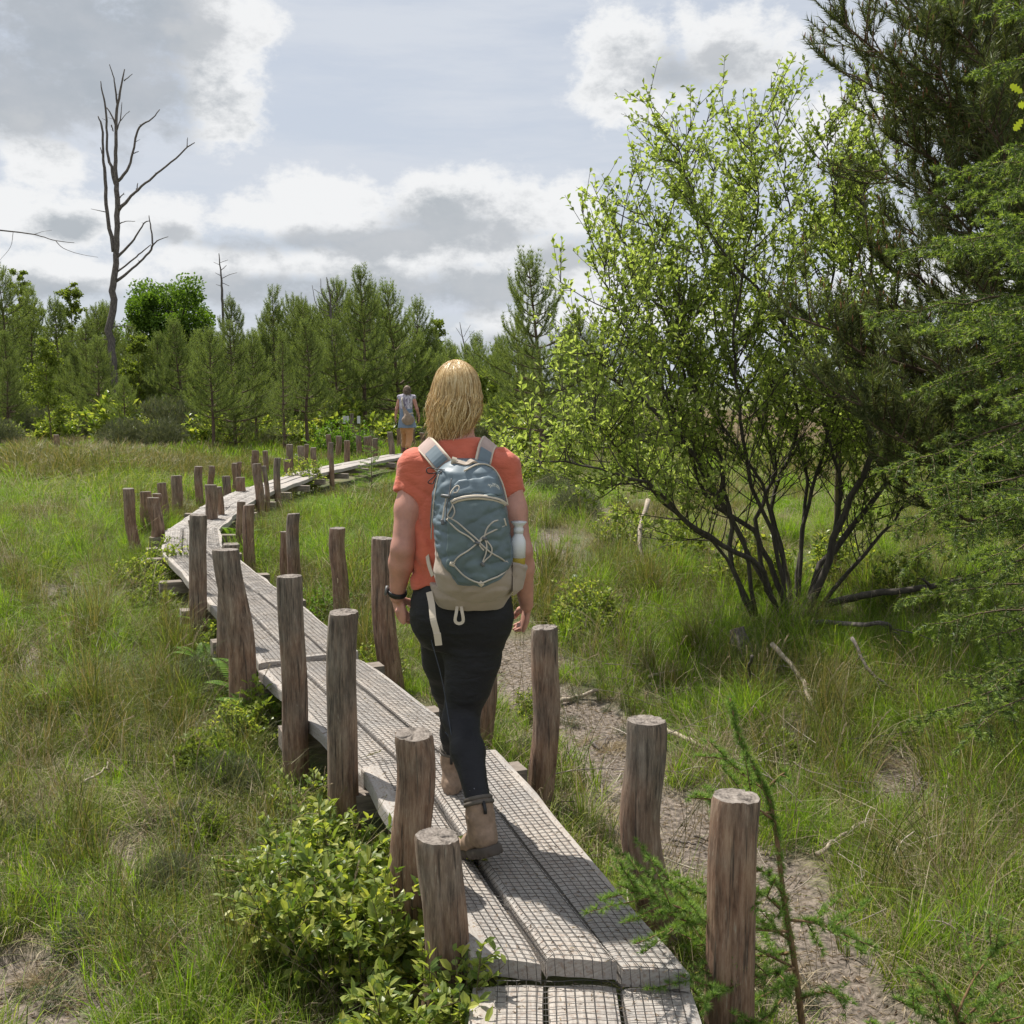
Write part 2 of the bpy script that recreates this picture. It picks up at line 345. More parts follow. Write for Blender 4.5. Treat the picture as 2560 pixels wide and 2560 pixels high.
# litter on the bare soil: dead needles and chips, uncountable
def litter():
    n = 60000; P = np.stack([rng.uniform(-2.8, 3.2, n), rng.uniform(2.9, 9, n), np.zeros(n)], 1); m = muddiness(P); P = P[(rng.random(n) < m*.9+.12) & (seg_dist(P, CEN) > .35)]
    P[:, 2] = ground_z(P)+.004; d = rng.normal(size=P.shape)*[1, 1, .15]; V, Fc = leaves(P, d, np.tile([0, 0, 1.], (len(P), 1)) + rng.normal(size=P.shape)*.3, rng.uniform(.012, .045, len(P)), rng.uniform(.002, .006, len(P)))
    tag(link('plant_litter', mkmesh('litter', V, Fc, m_leaf('litter', [(0, (.10,.06,.04)), (.5, (.30,.22,.14)), (1, (.55,.47,.36))], .1))), 'dead needles and straw scattered over the bare mud', 'litter', kind='stuff')
litter()
# shallow bog water glinting in the hollow at the left
pc = at(165, 1475); a = np.linspace(0, 2*math.pi, 28, endpoint=False); rr = 1+.25*np.sin(3*a)+.15*np.sin(7*a+1)
PV = np.vstack([[pc.x, pc.y, 0], np.stack([pc.x+.10*rr*np.cos(a), pc.y+.26*rr*np.sin(a), a*0], 1)]); PV[:, 2] = gz(pc.x, pc.y)+.012
mw, ntw, bw = newmat('bog_water'); bw.inputs['Base Color'].default_value = (.03,.028,.02,1); bw.inputs['Roughness'].default_value = .06; bump(ntw, bw, noisef(ntw, coords(ntw), 25, 2), .08, .01)
jj = np.arange(28); tag(link('puddle_water', mkmesh('water', PV, np.stack([jj*0, jj+1, (jj+1) % 28+1], 1), mw)), kind='structure')

# ------------------------------------------------------------------ boardwalk
def m_plank():
    m, nt, b = newmat('plank_wood'); oi = nod(nt, 'ShaderNodeObjectInfo')
    uv = nod(nt, 'ShaderNodeUVMap').outputs[0]; mp = nod(nt, 'ShaderNodeMapping', {'Vector': uv, 'Scale': (1, 12, 1)}); sh = nod(nt, 'ShaderNodeVectorMath', {0: mp.outputs[0], 1: nod(nt, 'ShaderNodeVectorMath', {0: oi.outputs['Location'], 1: (0, 0, 0)}).outputs[0]}, operation='ADD')
    r = nod(nt, 'ShaderNodeMath', {0: oi.outputs['Random'], 1: 40.0}, operation='MULTIPLY'); sh2 = nod(nt, 'ShaderNodeVectorMath', {0: mp.outputs[0], 1: r.outputs[0]}, operation='ADD')
    f = noisef(nt, sh2.outputs[0], 7, 8, .7); g = noisef(nt, coords(nt), 90, 5, .7); k = noisef(nt, coords(nt), 3, 4)
    c = ramp(nt, f, [(.25, (.18,.16,.14)), (.42, (.355,.318,.28)), (.7, (.49,.45,.40))])
    c = mixc(nt, nod(nt, 'ShaderNodeMapRange', {'Value': g, 'From Min': .52, 'From Max': .62}).outputs[0], c, (.30,.235,.19))
    c = mixc(nt, nod(nt, 'ShaderNodeMapRange', {'Value': k, 'From Min': .4, 'From Max': .6}).outputs[0], c, mixc(nt, 1.0, c, (.83,.86,.90), 'MULTIPLY'))
    nt.links.new(c, b.inputs['Base Color']); b.inputs['Roughness'].default_value = .85; h = nod(nt, 'ShaderNodeMath', {0: f, 1: g}, operation='ADD'); bump(nt, b, h.outputs[0], .5, .006); return m
MAT['plank'] = m_plank()
mW, ntW, bW = newmat('galvanised_wire'); bW.inputs['Base Color'].default_value = (.065,.058,.052,1); bW.inputs['Metallic'].default_value = .3; bW.inputs['Roughness'].default_value = .45
boardwalk = empty('boardwalk', (0, 0, 0), 'grey plank boardwalk on crossbeams winding away, planks covered with wire netting', 'boardwalk')
SECT = []
rs = random.Random(5)
def perp(a, b):
    d = np.array(b, float)-np.array(a, float); d /= np.linalg.norm(d); return np.array([-d[1], d[0]])
for i in range(len(CEN)-1):
    a, b = np.array(CEN[i]), np.array(CEN[i+1])
    pa = perp(CEN[max(i-1, 0)], CEN[i+1]) if i else perp(a, b); pb = perp(a, CEN[min(i+2, len(CEN)-1)]) if i+2 < len(CEN) else perp(a, b)
    if i == 1: pa = perp((0, 0), (.08, .55))
    if i == 0: pb = perp((0, 0), (.04, 1))
    w = .30; zj = [0.0, .035, -.012, .02, 0, .01, -.01, .01, 0, .01, 0, 0, 0][i]
    SECT.append(dict(L0=a+pa*w, R0=a-pa*w, L1=b+pb*w, R1=b-pb*w, z=DECKZ+(zj if i != 0 else -.03), seed=i))
def spt(s, u, v):               # u across 0..1 (left to right), v along 0..1
    u = np.asarray(u, float)[..., None]; v = np.asarray(v, float)[..., None]
    return (s['L0']*(1-u)+s['R0']*u)*(1-v) + (s['L1']*(1-u)+s['R1']*u)*v
def crown(s, u, v):
    k = np.clip((np.asarray(u)*3).astype(int), 0, 2); uu = np.asarray(u)*3-k; sd_ = s['seed']
    off = np.array([hsh(0, q, sd_, 3)-.5 for q in range(3)])[k]*.020; t = np.array([hsh(1, q, sd_, 3)-.5 for q in range(3)])[k]*.02
    q = np.stack([k*3.0+uu*.4, np.asarray(v)*2.0, np.full(np.shape(u), sd_*7.0)], -1)
    return s['z'] + off + t*(uu-.5) - .005*(2*uu-1)**6 + .005*vn(q, 2.2, 9)
for s in SECT:
    ln = float(np.linalg.norm((s['L1']+s['R1']-s['L0']-s['R0'])/2)); s['len'] = ln; nv = max(8, int(ln/.09)); g = .0075/.2
    for k in range(3):
        us = np.array([g, .05, .1, .2, .35, .5, .65, .8, .9, .95, 1-g]); us = (us+k)/3; vs = np.linspace(.004, .996, nv)
        U, Vv = np.meshgrid(us, vs)
        side = vn(np.stack([Vv*ln*1.6, U*0+k, U*0+s['seed']], -1), 2.0, 4)*.016
        if k == 0: U = U + (side*1.2 - .012)*np.clip(1-U/.12, 0, 1)
        if k == 2: U = U + (side*1.6 + .01)*np.clip((U-.88)/.12, 0, 1)
        Uc = np.clip(U, k/3+.001, (k+1)/3-.001); XY = spt(s, U, Vv); Z = crown(s, Uc, Vv); Z[:, 0] -= .007; Z[:, -1] -= .007; Z[0] -= .005; Z[-1] -= .005
        e0 = vn(np.stack([U*9, U*0, U*0+s['seed']+k*3], -1), 1.5, 8)*.006; XY = XY + (e0*((Vv < .01)*1.0 - (Vv > .99)*1.0))[..., None]
        top = np.concatenate([XY, Z[..., None]], -1).reshape(-1, 3); bot = top - [0, 0, .052]
        nx, ny = len(us), nv; A = np.arange(ny-1)[:, None]*nx+np.arange(nx-1)[None]
        T = np.stack([A, A+1, A+nx+1, A+nx], -1).reshape(-1, 4)[:, ::1]; n0 = len(top)
        r1 = np.concatenate([np.arange(nx), np.arange(1, ny)*nx+nx-1, (ny-1)*nx+np.arange(nx-2, -1, -1), np.arange(ny-2, 0, -1)*nx])
        r2 = np.roll(r1, -1); S = np.stack([r1, r1+n0, r2+n0, r2], 1)
        me = mkmesh('plank', np.vstack([top, bot]), [T, T[:, ::-1]+n0, S], MAT['plank'])
        uvl = me.uv_layers.new(name='UVMap'); li = np.empty(len(me.loops), np.int32); me.loops.foreach_get('vertex_index', li)
        uva = np.stack([Vv.ravel()*ln, U.ravel()*.6], 1); uva = np.vstack([uva, uva+[0, .1]]); uvl.data.foreach_set('uv', uva[li].astype(np.float32).ravel())
        link('plank', me, boardwalk)
# wire netting, real wires one inch apart, as far as they can be told apart
wire = MB(); WR = .00125
for si, s in enumerate(SECT[:8]):
    ln = s['len']; cell = .0254*(1 if si < 6 else 1.5); u0, u1 = (.12, .93) if si < 2 else (.06, .94)
    if si == 0: vlo = .55
    else: vlo = 0.0
    nc = int(ln/cell); nl = int((u1-u0)*.6/cell)
    for j in range(nc+1):
        v = j/nc
        if v < vlo: continue
        us = np.linspace(u0-.01, u1+.012*rs.random(), 20); vv = np.full(20, v) + .0012*(.0254/.0254)*1.8*vn(np.stack([us*9, us*0+j*.3, us*0+si], -1), 2, 7)
        z = crown(s, us, vv)+.006+.0055*np.abs(vn(np.stack([us*8, vv*20, us*0+si], -1), 1, 17))
        wire.add(*tube(np.concatenate([spt(s, us, vv), z[:, None]], 1), WR, 3, False))
    for j in range(nl+1):
        nv = max(10, int(ln/.05)); vv = np.linspace(vlo, 1, nv); u = u0+(u1-u0)*j/nl; us = u+.0018*vn(np.stack([vv*ln*6, vv*0+j, vv*0+si], -1), 1, 6)
        z = crown(s, us, vv)+.005+.0055*np.abs(vn(np.stack([us*8, vv*20, us*0+si], -1), 1, 17))
        wire.add(*tube(np.concatenate([spt(s, us, vv), z[:, None]], 1), WR, 3, False))
    # the netting folded down over the raised end of a section
    if si == 1:
        for j in range(nl+1):
            u = u0+(u1-u0)*j/nl; p = spt(s, np.array([u]), np.array([0.0]))[0]; z = float(crown(s, np.array([u]), np.array([0.0]))[0])
            wire.add(*tube([(p[0], p[1], z+.006), (p[0], p[1]-.010, z-.01), (p[0]+.003, p[1]-.014, z-.045)], WR, 3, False))
wo = wire.obj('wire_netting', mW, boardwalk); wo['kind'] = 'stuff'
dl = []
for si, s in enumerate(SECT[:7]):
    k = int(s['len']*330); us, vs = rng.uniform(.02, .98, k), rng.random(k); dl.append(np.concatenate([spt(s, us, vs), (crown(s, us, vs)+.002)[:, None]], 1))
dl = np.concatenate(dl); V, Fc = leaves(dl, rng.normal(size=dl.shape)*[1, 1, .05], np.tile([0, 0, 1.], (len(dl), 1)), rng.uniform(.006, .028, len(dl)), rng.uniform(.0015, .004, len(dl)))
do = link('plank_litter', mkmesh('plank_litter', V, Fc, bpy.data.materials['litter']), boardwalk); do['kind'] = 'stuff'
MAT['beam'] = m_bark('crossbeam_wood', [(.3, (.09,.075,.06)), (.55, (.24,.20,.165)), (.8, (.38,.33,.28))], vs=(1.5, 8, 8), scale=5)
def beam(x, y, ang, ln, z=.245, w=.11, h=.10):
    v, f = box((0, 0, 0), (ln, w, h)); b = MB(); n = 7
    xs = np.linspace(-ln/2, ln/2, n); P = np.stack([xs, xs*0, xs*0], 1)
    V, Fc = tube(P, w/2, 4, True, h/w, up=(0, 0, 1)); V = V + np.stack([vn(V, 6, 1), vn(V, 6, 2), vn(V, 6, 3)], -1)*.008
    b.add(V, Fc); o = b.obj('crossbeam', MAT['beam'], boardwalk); o.location = (x, y, z); o.rotation_euler = (0, 0, ang)
for i in range(2, len(CEN)):
    a, b = np.array(CEN[i-1]), np.array(CEN[min(i+1, len(CEN)-1)]); d = b-a; ang = math.atan2(d[1], d[0])-math.pi/2
    beam(CEN[i][0], CEN[i][1], ang, .86 if i < 4 else .95, .225)
    if i < len(CEN)-1 and i in (1, 2, 3, 4, 5, 7, 8, 9, 10): c = (np.array(CEN[i])+np.array(CEN[i+1]))/2; beam(c[0], c[1], ang, .82 if i < 4 else .95, .22)

# ------------------------------------------------------------------ posts
def m_post():
    m, nt, b = newmat('post_wood'); oi = nod(nt, 'ShaderNodeObjectInfo'); tcd = nod(nt, 'ShaderNodeTexCoord')
    r = nod(nt, 'ShaderNodeMath', {0: oi.outputs['Random'], 1: 50.0}, operation='MULTIPLY').outputs[0]
    off = nod(nt, 'ShaderNodeVectorMath', {0: tcd.outputs['Object'], 1: r}, operation='ADD').outputs[0]
    mp = nod(nt, 'ShaderNodeMapping', {'Vector': off, 'Scale': (9, 9, 1.5)}).outputs[0]
    g = noisef(nt, mp, 3.5, 9, .72); p = noisef(nt, off, 5, 5, .6); q = noisef(nt, mp, 14, 5, .6)
    red = ramp(nt, g, [(.3, (.05,.027,.017)), (.5, (.22,.125,.077)), (.72, (.41,.285,.19))])
    gry = ramp(nt, g, [(.3, (.04,.034,.028)), (.5, (.15,.125,.10)), (.75, (.36,.31,.25))])
    sep = nod(nt, 'ShaderNodeSeparateXYZ', {0: tcd.outputs['Object']}).outputs[2]
    hz = nod(nt, 'ShaderNodeMath', {0: p, 1: 1.6, 2: sep}, operation='MULTIPLY_ADD').outputs[0]
    rr = nod(nt, 'ShaderNodeMath', {0: oi.outputs['Random'], 1: .5, 2: hz}, operation='MULTIPLY_ADD').outputs[0]
    f = nod(nt, 'ShaderNodeMapRange', {'Value': rr, 'From Min': 1.42, 'From Max': 2.1}).outputs[0]
    c = mixc(nt, f, red, gry)
    c = mixc(nt, nod(nt, 'ShaderNodeMapRange', {'Value': q, 'From Min': .62, 'From Max': .72, 'To Max': .6}).outputs[0], c, (.34,.33,.26))
    mc = nod(nt, 'ShaderNodeMapping', {'Vector': off, 'Scale': (30, 30, 1.1)}).outputs[0]; ck = noisef(nt, mc, 2.6, 3, .5)
    c = mixc(nt, nod(nt, 'ShaderNodeMapRange', {'Value': ck, 'From Min': .34, 'From Max': .41, 'To Min': .8, 'To Max': 0.0}).outputs[0], c, (.025,.02,.016))
    fb = noisef(nt, nod(nt, 'ShaderNodeMapping', {'Vector': off, 'Scale': (110, 110, 7)}).outputs[0], 2.0, 4, .7); c = mixc(nt, nod(nt, 'ShaderNodeMapRange', {'Value': fb, 'From Min': .45, 'From Max': .68, 'To Max': .4}).outputs[0], c, (.42,.32,.23))
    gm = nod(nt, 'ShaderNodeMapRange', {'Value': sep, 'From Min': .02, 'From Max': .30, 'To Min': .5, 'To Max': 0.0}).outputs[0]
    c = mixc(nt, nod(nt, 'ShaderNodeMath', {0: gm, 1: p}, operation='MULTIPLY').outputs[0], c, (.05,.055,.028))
    nt.links.new(c, b.inputs['Base Color']); b.inputs['Roughness'].default_value = .88; bump(nt, b, g, .9, .008); return m
def m_end():
    m, nt, b = newmat('end_grain'); v = coords(nt); w = nod(nt, 'ShaderNodeTexWave', {'Vector': v, 'Scale': 30, 'Distortion': 5, 'Detail': 4}, wave_type='RINGS', rings_direction='Z').outputs['Fac']
    n = noisef(nt, v, 45, 6, .7); x = nod(nt, 'ShaderNodeMath', {0: w, 1: .07, 2: n}, operation='MULTIPLY_ADD').outputs[0]
    nt.links.new(ramp(nt, x, [(.38, (.07,.06,.05)), (.55, (.20,.17,.145)), (.8, (.36,.32,.28))]), b.inputs['Base Color']); b.inputs['Roughness'].default_value = .9; bump(nt, b, x, .6, .006); return m
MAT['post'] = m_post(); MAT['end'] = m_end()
PV_CACHE = []
def post(px, py, bx, by, w, label, group='posts lining the boardwalk', y=None, seed=None):
    yb = y if y else at(bx, by).y
    if y is None:                     # a post stands beside the planks, never in them
        yb = at(bx, by, .07).y; best = None
        for dy in ([-k*.06 for k in range(40)] if 'near side' in label else [k*.06*s for k in range(40) for s in (-1, 1)]):
            Q = W(bx, by, yb+dy); r_c = .5*w/F*(yb+dy)
            if float(seg_dist(np.array([[Q.x, Q.y, 0.]]), CEN)[0]) > .315+r_c: best = yb+dy; break
        if best: yb = best
    B = W(bx, by, yb); g = gz(B.x, B.y); T_ = W(px, py, yb); mid = (T_.z+B.z)/2
    depth = yb*math.cos(PITCH) + (CAMZ-T_.z)*math.sin(PITCH); r0 = .5*w/F*depth
    B.z = g; PV_CACHE.append((B.x, B.y, r0))
    r_ = np.random.default_rng(int(px*7+py)); n, m = (52, 30) if yb < 9 else ((26, 20) if yb < 14 else (14, 12))
    h = T_.z - g; zs = np.concatenate([[-.25], np.linspace(0, h-.012, m-2), [h]]); zs[-2] = h-.012
    th = np.arange(n)*2*math.pi/n; TH, Z = np.meshgrid(th, zs)
    sd_ = int(px) % 97; Q = np.stack([np.cos(TH)*3, np.sin(TH)*3, Z*1.1+sd_], -1)
    rad = r0*(1 + .06*vn(Q, 1.0, 2) + .03*vn(Q*[2.2, 2.2, .5], 1.6, 3) + .05*vn(np.stack([np.cos(TH)*2, np.sin(TH)*2, Z*5+sd_], -1), 1, 12)*(vn(np.stack([TH*0, TH*0, Z*3+sd_], -1), 1, 5) > .25))
    for _ in range(7 if yb < 9 else 2):          # drying cracks
        a0 = r_.uniform(0, 6.28); z0 = r_.uniform(.2, .95)*h; da = np.abs((TH-a0-Z*r_.uniform(-.3, .3)+math.pi) % (2*math.pi)-math.pi)
        rad -= r0*(.24 if n == 52 else .12)*np.exp(-(da/(.055 if n == 52 else .11))**2)*np.clip((Z-z0*.4)/.08, 0, 1)*(.6+.4*np.sin(Z*9+a0))
    rad[-1] *= .955; t = np.clip(Z/h, 0, 1); flare = 1+.06*(1-t)**2; rad = rad*flare
    bend = r_.uniform(-.035, .035)*np.sin(t*math.pi)+r_.uniform(-.012, .012)*np.sin(t*9)
    V = np.stack([rad*np.cos(TH) + (T_.x-B.x)*t + bend, rad*np.sin(TH)+(T_.y-B.y)*t, Z], -1)
    tilt = r_.uniform(-.06, .06, 2); V[..., 2] += (t > .98)*(V[..., 0]*0 + rad*(np.cos(TH)*tilt[0] + np.sin(TH)*tilt[1]))
    k = np.arange(m-1)[:, None]*n; j = np.arange(n)[None]; Qf = np.stack([k+j, k+(j+1) % n, k+n+(j+1) % n, k+n+j], -1).reshape(-1, 4)
    mb = MB(); mb.add(V.reshape(-1, 3), Qf, 0)
    # cap: concentric rings with radial checks
    C = V[-1]; cc = C.mean(0); rings = [C]; ca = r_.uniform(0, 6.28, 3)
    for q in (.75, .5, .25):
        R_ = cc + (C-cc)*q; dz = -.004*(1-q)
        chk = sum(np.exp(-(((th-a+math.pi) % (2*math.pi)-math.pi)/.16)**2) for a in ca)
        R_ = R_.copy(); R_[:, 2] += dz - .010*chk*(1 if yb < 12 else 0) + .003*vn(np.stack([np.cos(th)*3*q, np.sin(th)*3*q, th*0+sd_], -1), 2, 1); rings.append(R_)
    CV = np.concatenate(rings+[cc[None]]); Qc = []
    for a in range(3): Qc.append(np.stack([a*n+np.arange(n), a*n+(np.arange(n)+1) % n, (a+1)*n+(np.arange(n)+1) % n, (a+1)*n+np.arange(n)], 1))
    mb.add(CV, [np.concatenate(Qc), np.stack([3*n+np.arange(n), 3*n+(np.arange(n)+1) % n, np.full(n, 4*n)], 1)], 1)
    o = mb.obj('wooden_post', [MAT['post'], MAT['end']], None, True); o.location = (B.x, yb, g)
    me = o.data; me.polygons.foreach_get('use_smooth', np.zeros(len(me.polygons), bool))
    tag(o, label, 'post', group)
POSTS = [
(1842,1990,1832,2640,122,'thick red brown post at lower right behind the larch sapling branches'),
(1613,1800,1655,2330,98,'leaning reddish post with frayed pale top, right of the near planks'),
(1362,1568,1353,2000,66,'grey brown post by the walking woman\'s right hand'),
(1212,1560,1209,1862,44,'post mostly hidden behind the woman\'s right thigh'),
(955,1345,985,1705,55,'bowed grey post beside the woman\'s left forearm'),
(845,1320,868,1560,40,'leaning post with a peeled patch, right of the planks left of the woman'),
(735,1284,748,1510,32,'slim tall post in grass right of the planks, in front of a shorter one'),
(710,1329,713,1480,21,'short thin post half hidden behind a slim taller one in the rushes'),
(623,1262,631,1423,27,'reddish post standing in grass at the inside of the sharp bend'),
(603,1254,606,1392,21,'narrow post touching the reddish one at the inside of the bend'),
(1095,2090,1090,2500,112,'nearest and shortest post, grey with a split round top','posts lining the boardwalk',2.8),
(1030,1835,1008,2270,97,'red brown weathered post directly behind the nearest short one','posts lining the boardwalk',3.2),
(860,1530,872,2040,75,'tall reddish post with ringed pale top, left of the planks','posts lining the boardwalk',4.12),
(724,1440,742,1905,63,'straight dark brown post left of the planks with one long crack','posts lining the boardwalk',4.88),
(566,1374,614,1775,65,'thick grey lichen covered post leaning to the left'),
(578,1361,572,1650,44,'post whose top peeps out behind the thick leaning one'),
(495,1287,497,1530,43,'dark post at the left edge of the planks just before the bend'),
(480,1300,478,1500,20,'thin post hugging the left side of the dark one before the bend'),
(384,1244,386,1385,31,'dark cracked post at the outer corner of the bend'),
(363,1229,364,1335,28,'post behind the cracked one at the outer corner'),
(320,1221,345,1384,27,'leaning post at the far left end of the row, outside the bend'),
(391,1234,392,1325,22,'low post half hidden behind the cracked corner post'),
(405,1207,418,1308,23,'slightly leaning post just past the outer corner of the bend'),
(442,1189,442,1285,27,'broad grey post past the bend, alone on the far side'),
(497,1166,505,1265,20,'reddish leaning post on the far side after the broad grey one'),
(529,1165,529,1250,16,'slender post above the pair in the middle of the straight'),
(526,1212,526,1352,29,'thick post of a touching pair, near side after the bend'),
(546,1217,549,1340,16,'thin post touching the thick one, near side after the bend'),
(565,1190,571,1295,20,'slim round topped post standing close by the plank edge'),
(587,1158,587,1232,14,'left post of a far side pair beyond the slim round topped one'),
(599,1155,599,1231,14,'right post of a far side pair beyond the slim round topped one'),
(602,1193,603,1275,24,'stout reddish post on the near side below the far pair'),
(638,1126,638,1196,18,'dark post on the far side, its foot hidden by a taller near post'),
(663,1127,667,1190,13,'thin post on the far side right of the dark one'),
(643,1159,657,1290,22,'tall leaning post on the near side with a crossbeam at its foot'),
(660,1165,668,1265,12,'narrow post tucked behind the tall leaning one'),
(694,1145,700,1240,17,'straight post on the near side where the planks climb right'),
(716,1148,723,1225,16,'post leaning right beside a light crossbeam end'),
(724,1111,729,1180,17,'broad reddish post on the far side, flat topped'),
(752,1115,751,1222,16,'post with a young bush growing at its foot'),
(766,1111,765,1178,12,'slim post standing right behind the one with the bush'),
(784,1119,786,1195,15,'single post on the near side right of the bush'),
(821,1086,823,1165,13,'taller grey post on the far side before the pale crossbeam'),
(828,1106,833,1215,13,'long dark post in front of the pale crossbeam'),
(846,1090,846,1158,15,'far side post between the grey one and the short brown one'),
(867,1101,866,1178,15,'short brown post right of the pale crossbeam'),
(897,1089,897,1150,13,'far side post with a pale spotted face'),
(916,1092,916,1155,13,'first of two posts overlapping near the spruce seedling'),
(925,1090,924,1150,9,'sliver of a post behind the overlapping pair\'s first one'),
(938,1096,938,1160,13,'near side post right of the spruce seedling'),
(975,1080,980,1165,15,'tall post left of the distant walker'),
(997,1072,997,1135,11,'post at the distant walker\'s left foot, far side'),
(1005,1095,1006,1152,10,'small post in front of the distant walker\'s shoes'),
(1032,1072,1033,1125,12,'post right behind the distant walker\'s orange trousers'),
(1055,1082,1056,1125,12,'post between the distant walker and the blonde hair'),
(1192,1047,1192,1116,11,'lone thin post seen just right of the blonde hair'),
]
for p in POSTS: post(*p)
post(140,1087,145,1137,14,'small red brown stake alone in the grass at far left', 'stakes in the bog')
# ------------------------------------------------------------------ trees
def bez(a, b, c, n):
    t = np.linspace(0, 1, n)[:, None]; a, b, c = map(lambda q: np.asarray(q, float), (a, b, c)); return a*(1-t)**2 + 2*b*t*(1-t) + c*t*t
def pine_mesh(seed, H, spread=.30, nl=.085, nw=.006, dens=1.0, per=7, lean=0., low=.12, bs=.42, candle=.25, twig_n=6, mats=('pine_bark', 'pine_needle'), nseg=4, ntw=3):
    r = np.random.default_rng(seed); R = random.Random(seed); wood = MB(); NP_, ND_ = [], []
    tr = spline([(0, 0, -.2), (R.uniform(-.05, .05), R.uniform(-.05, .05), H*.33), (lean*.5+R.uniform(-.08, .08), R.uniform(-.08, .08), H*.66), (lean, 0, H)], 16)
    rad0 = .012*H + .02; V, Fc = tube(tr, np.linspace(rad0, .008, 16), 8); wood.add(V, Fc, 0)
    z = H*low
    while z < H*.985:
        t = z/H; p0 = np.array([np.interp(z, tr[:, 2], tr[:, 0]), np.interp(z, tr[:, 2], tr[:, 1]), z]); nb = R.randint(4, 6); a0 = R.uniform(0, 6.28)
        L = H*spread*min(1, (1-t)**.7*1.05+.03)*(.6+.4*min(1, t/.25))*R.uniform(.8, 1.15); rise = .25+.75*t**1.5
        for k in range(nb):
            a = a0 + k*6.283/nb + R.uniform(-.3, .3); l = L*R.uniform(.45, 1.3); d = np.array([math.cos(a), math.sin(a), 0])
            tip = p0 + d*l*math.cos(rise*.9) + np.array([0, 0, l*(rise*.75+R.uniform(-.05, .1))]); midp = p0 + d*l*.55 + np.array([0, 0, l*.5*(rise*.45-.05)])
            B = bez(p0, midp, tip, 8); wood.add(*tube(B, np.linspace(.008+.012*l, .003, 8), nseg, False), 0)
            segs = [(B, .38)]
            n2 = max(2, int(l/.17*dens))
            for q in range(n2):
                u = .3+.68*(q+R.random()*.6)/n2; i = u*7; i0 = min(int(i), 6); bp = B[i0]+(B[i0+1]-B[i0])*(i-i0); bd = nrm(B[i0+1]-B[i0]); side = np.cross(bd, [0, 0, 1]); side /= np.linalg.norm(side)+1e-9; s = 1 if q % 2 else -1
                dd = nrm(bd*.75 + side*s*R.uniform(.4, .9) + np.array([0, 0, R.uniform(.05, .45)])); l2 = l*bs*(1.1-u)+.10; T2 = bez(bp, bp+dd*l2*.5, bp+dd*l2+np.array([0, 0, l2*.35]), 5)
                segs.append((T2, .15)); wood.add(*tube(T2, np.linspace(.005, .002, 5), ntw, False), 0)
            for S, s0 in segs:
                ln = np.linalg.norm(np.diff(S, axis=0), axis=1).sum(); m = max(2, int(ln/.045*dens)); uu = np.linspace(s0, 1, m)*(len(S)-1); i0 = np.minimum(uu.astype(int), len(S)-2); f = (uu-i0)[:, None]
                NP_.append(S[i0]+(S[i0+1]-S[i0])*f); ND_.append(S[i0+1]-S[i0])
                c = r.uniform(.5, 1.1)*candle*(.35+.65*t); m = 3; w = np.linspace(.1, 1, m)[:, None]     # upright young shoot
                NP_.append(S[-1]+np.array([0, 0, 1])*w*c*.5+nrm(S[-1]-S[-2])*w*c*.35); ND_.append(np.tile([r.normal()*.15, r.normal()*.15, 1.], (m, 1)))
        z += H*(.055 if H < 5 else .05)*R.uniform(.8, 1.2)*(1 if t < .7 else .8)
    c = .045*H; w = np.linspace(0, 1, 6)[:, None]; NP_.append(tr[-1]+np.array([0, 0, c])*w); ND_.append(np.tile([0, 0, 1.], (6, 1)))
    P = np.concatenate(NP_); D = np.concatenate(ND_)
    V, Fc = needles(P, D, per, nl, nw, .75, r)
    tm = wood.mesh('trunk', MAT[mats[0]], True); cm = mkmesh('crown', V, Fc, MAT[mats[1]]); return tm, cm
def place(meshes, x, y, label, name='pine_tree', cat='tree', group=None, rz=0, s=1, z=None, names=('trunk', 'crown')):
    o = empty(name, (x, y, gz(x, y) if z is None else z), label, cat, group, None, rz, s)
    for nm, me in zip(names, meshes): link(nm, me, o)
    return o
PINES = [pine_mesh(k, 4.0, sp, dens=1.15, per=10, nw=.0078, lean=ln_, low=lw_) for k, sp, ln_, lw_ in ((1, .31, 0, .30), (2, .28, .1, .26), (3, .36, -.1, .06), (4, .33, .25, .20))]
THIN = pine_mesh(9, 4.0, .17, dens=.9, per=8, bs=.5)
TALLP = [pine_mesh(21, 6.0, .30, nl=.13, nw=.013, dens=.85, per=8, low=.03), pine_mesh(22, 6.0, .36, nl=.13, nw=.013, dens=.8, per=8, low=.03), pine_mesh(23, 6.0, .26, nl=.13, nw=.013, dens=.9, per=8, low=.03)]
def pine_at(px, d, top, label, kind=PINES, k=0, group='young pines beyond the boardwalk', base=None, name='pine_tree'):
    x = W(px, 1000, d).x; zt = W(px, top, d).z; ms = kind[k % len(kind)] if isinstance(kind, list) else kind; h0 = 4.0 if kind is PINES or kind is THIN else 6.0
    g = gz(x, d); return place(ms, x, d, label, name, 'tree', group, (px*1.7+k) % 6.28, (zt-g)/(h0*1.04))
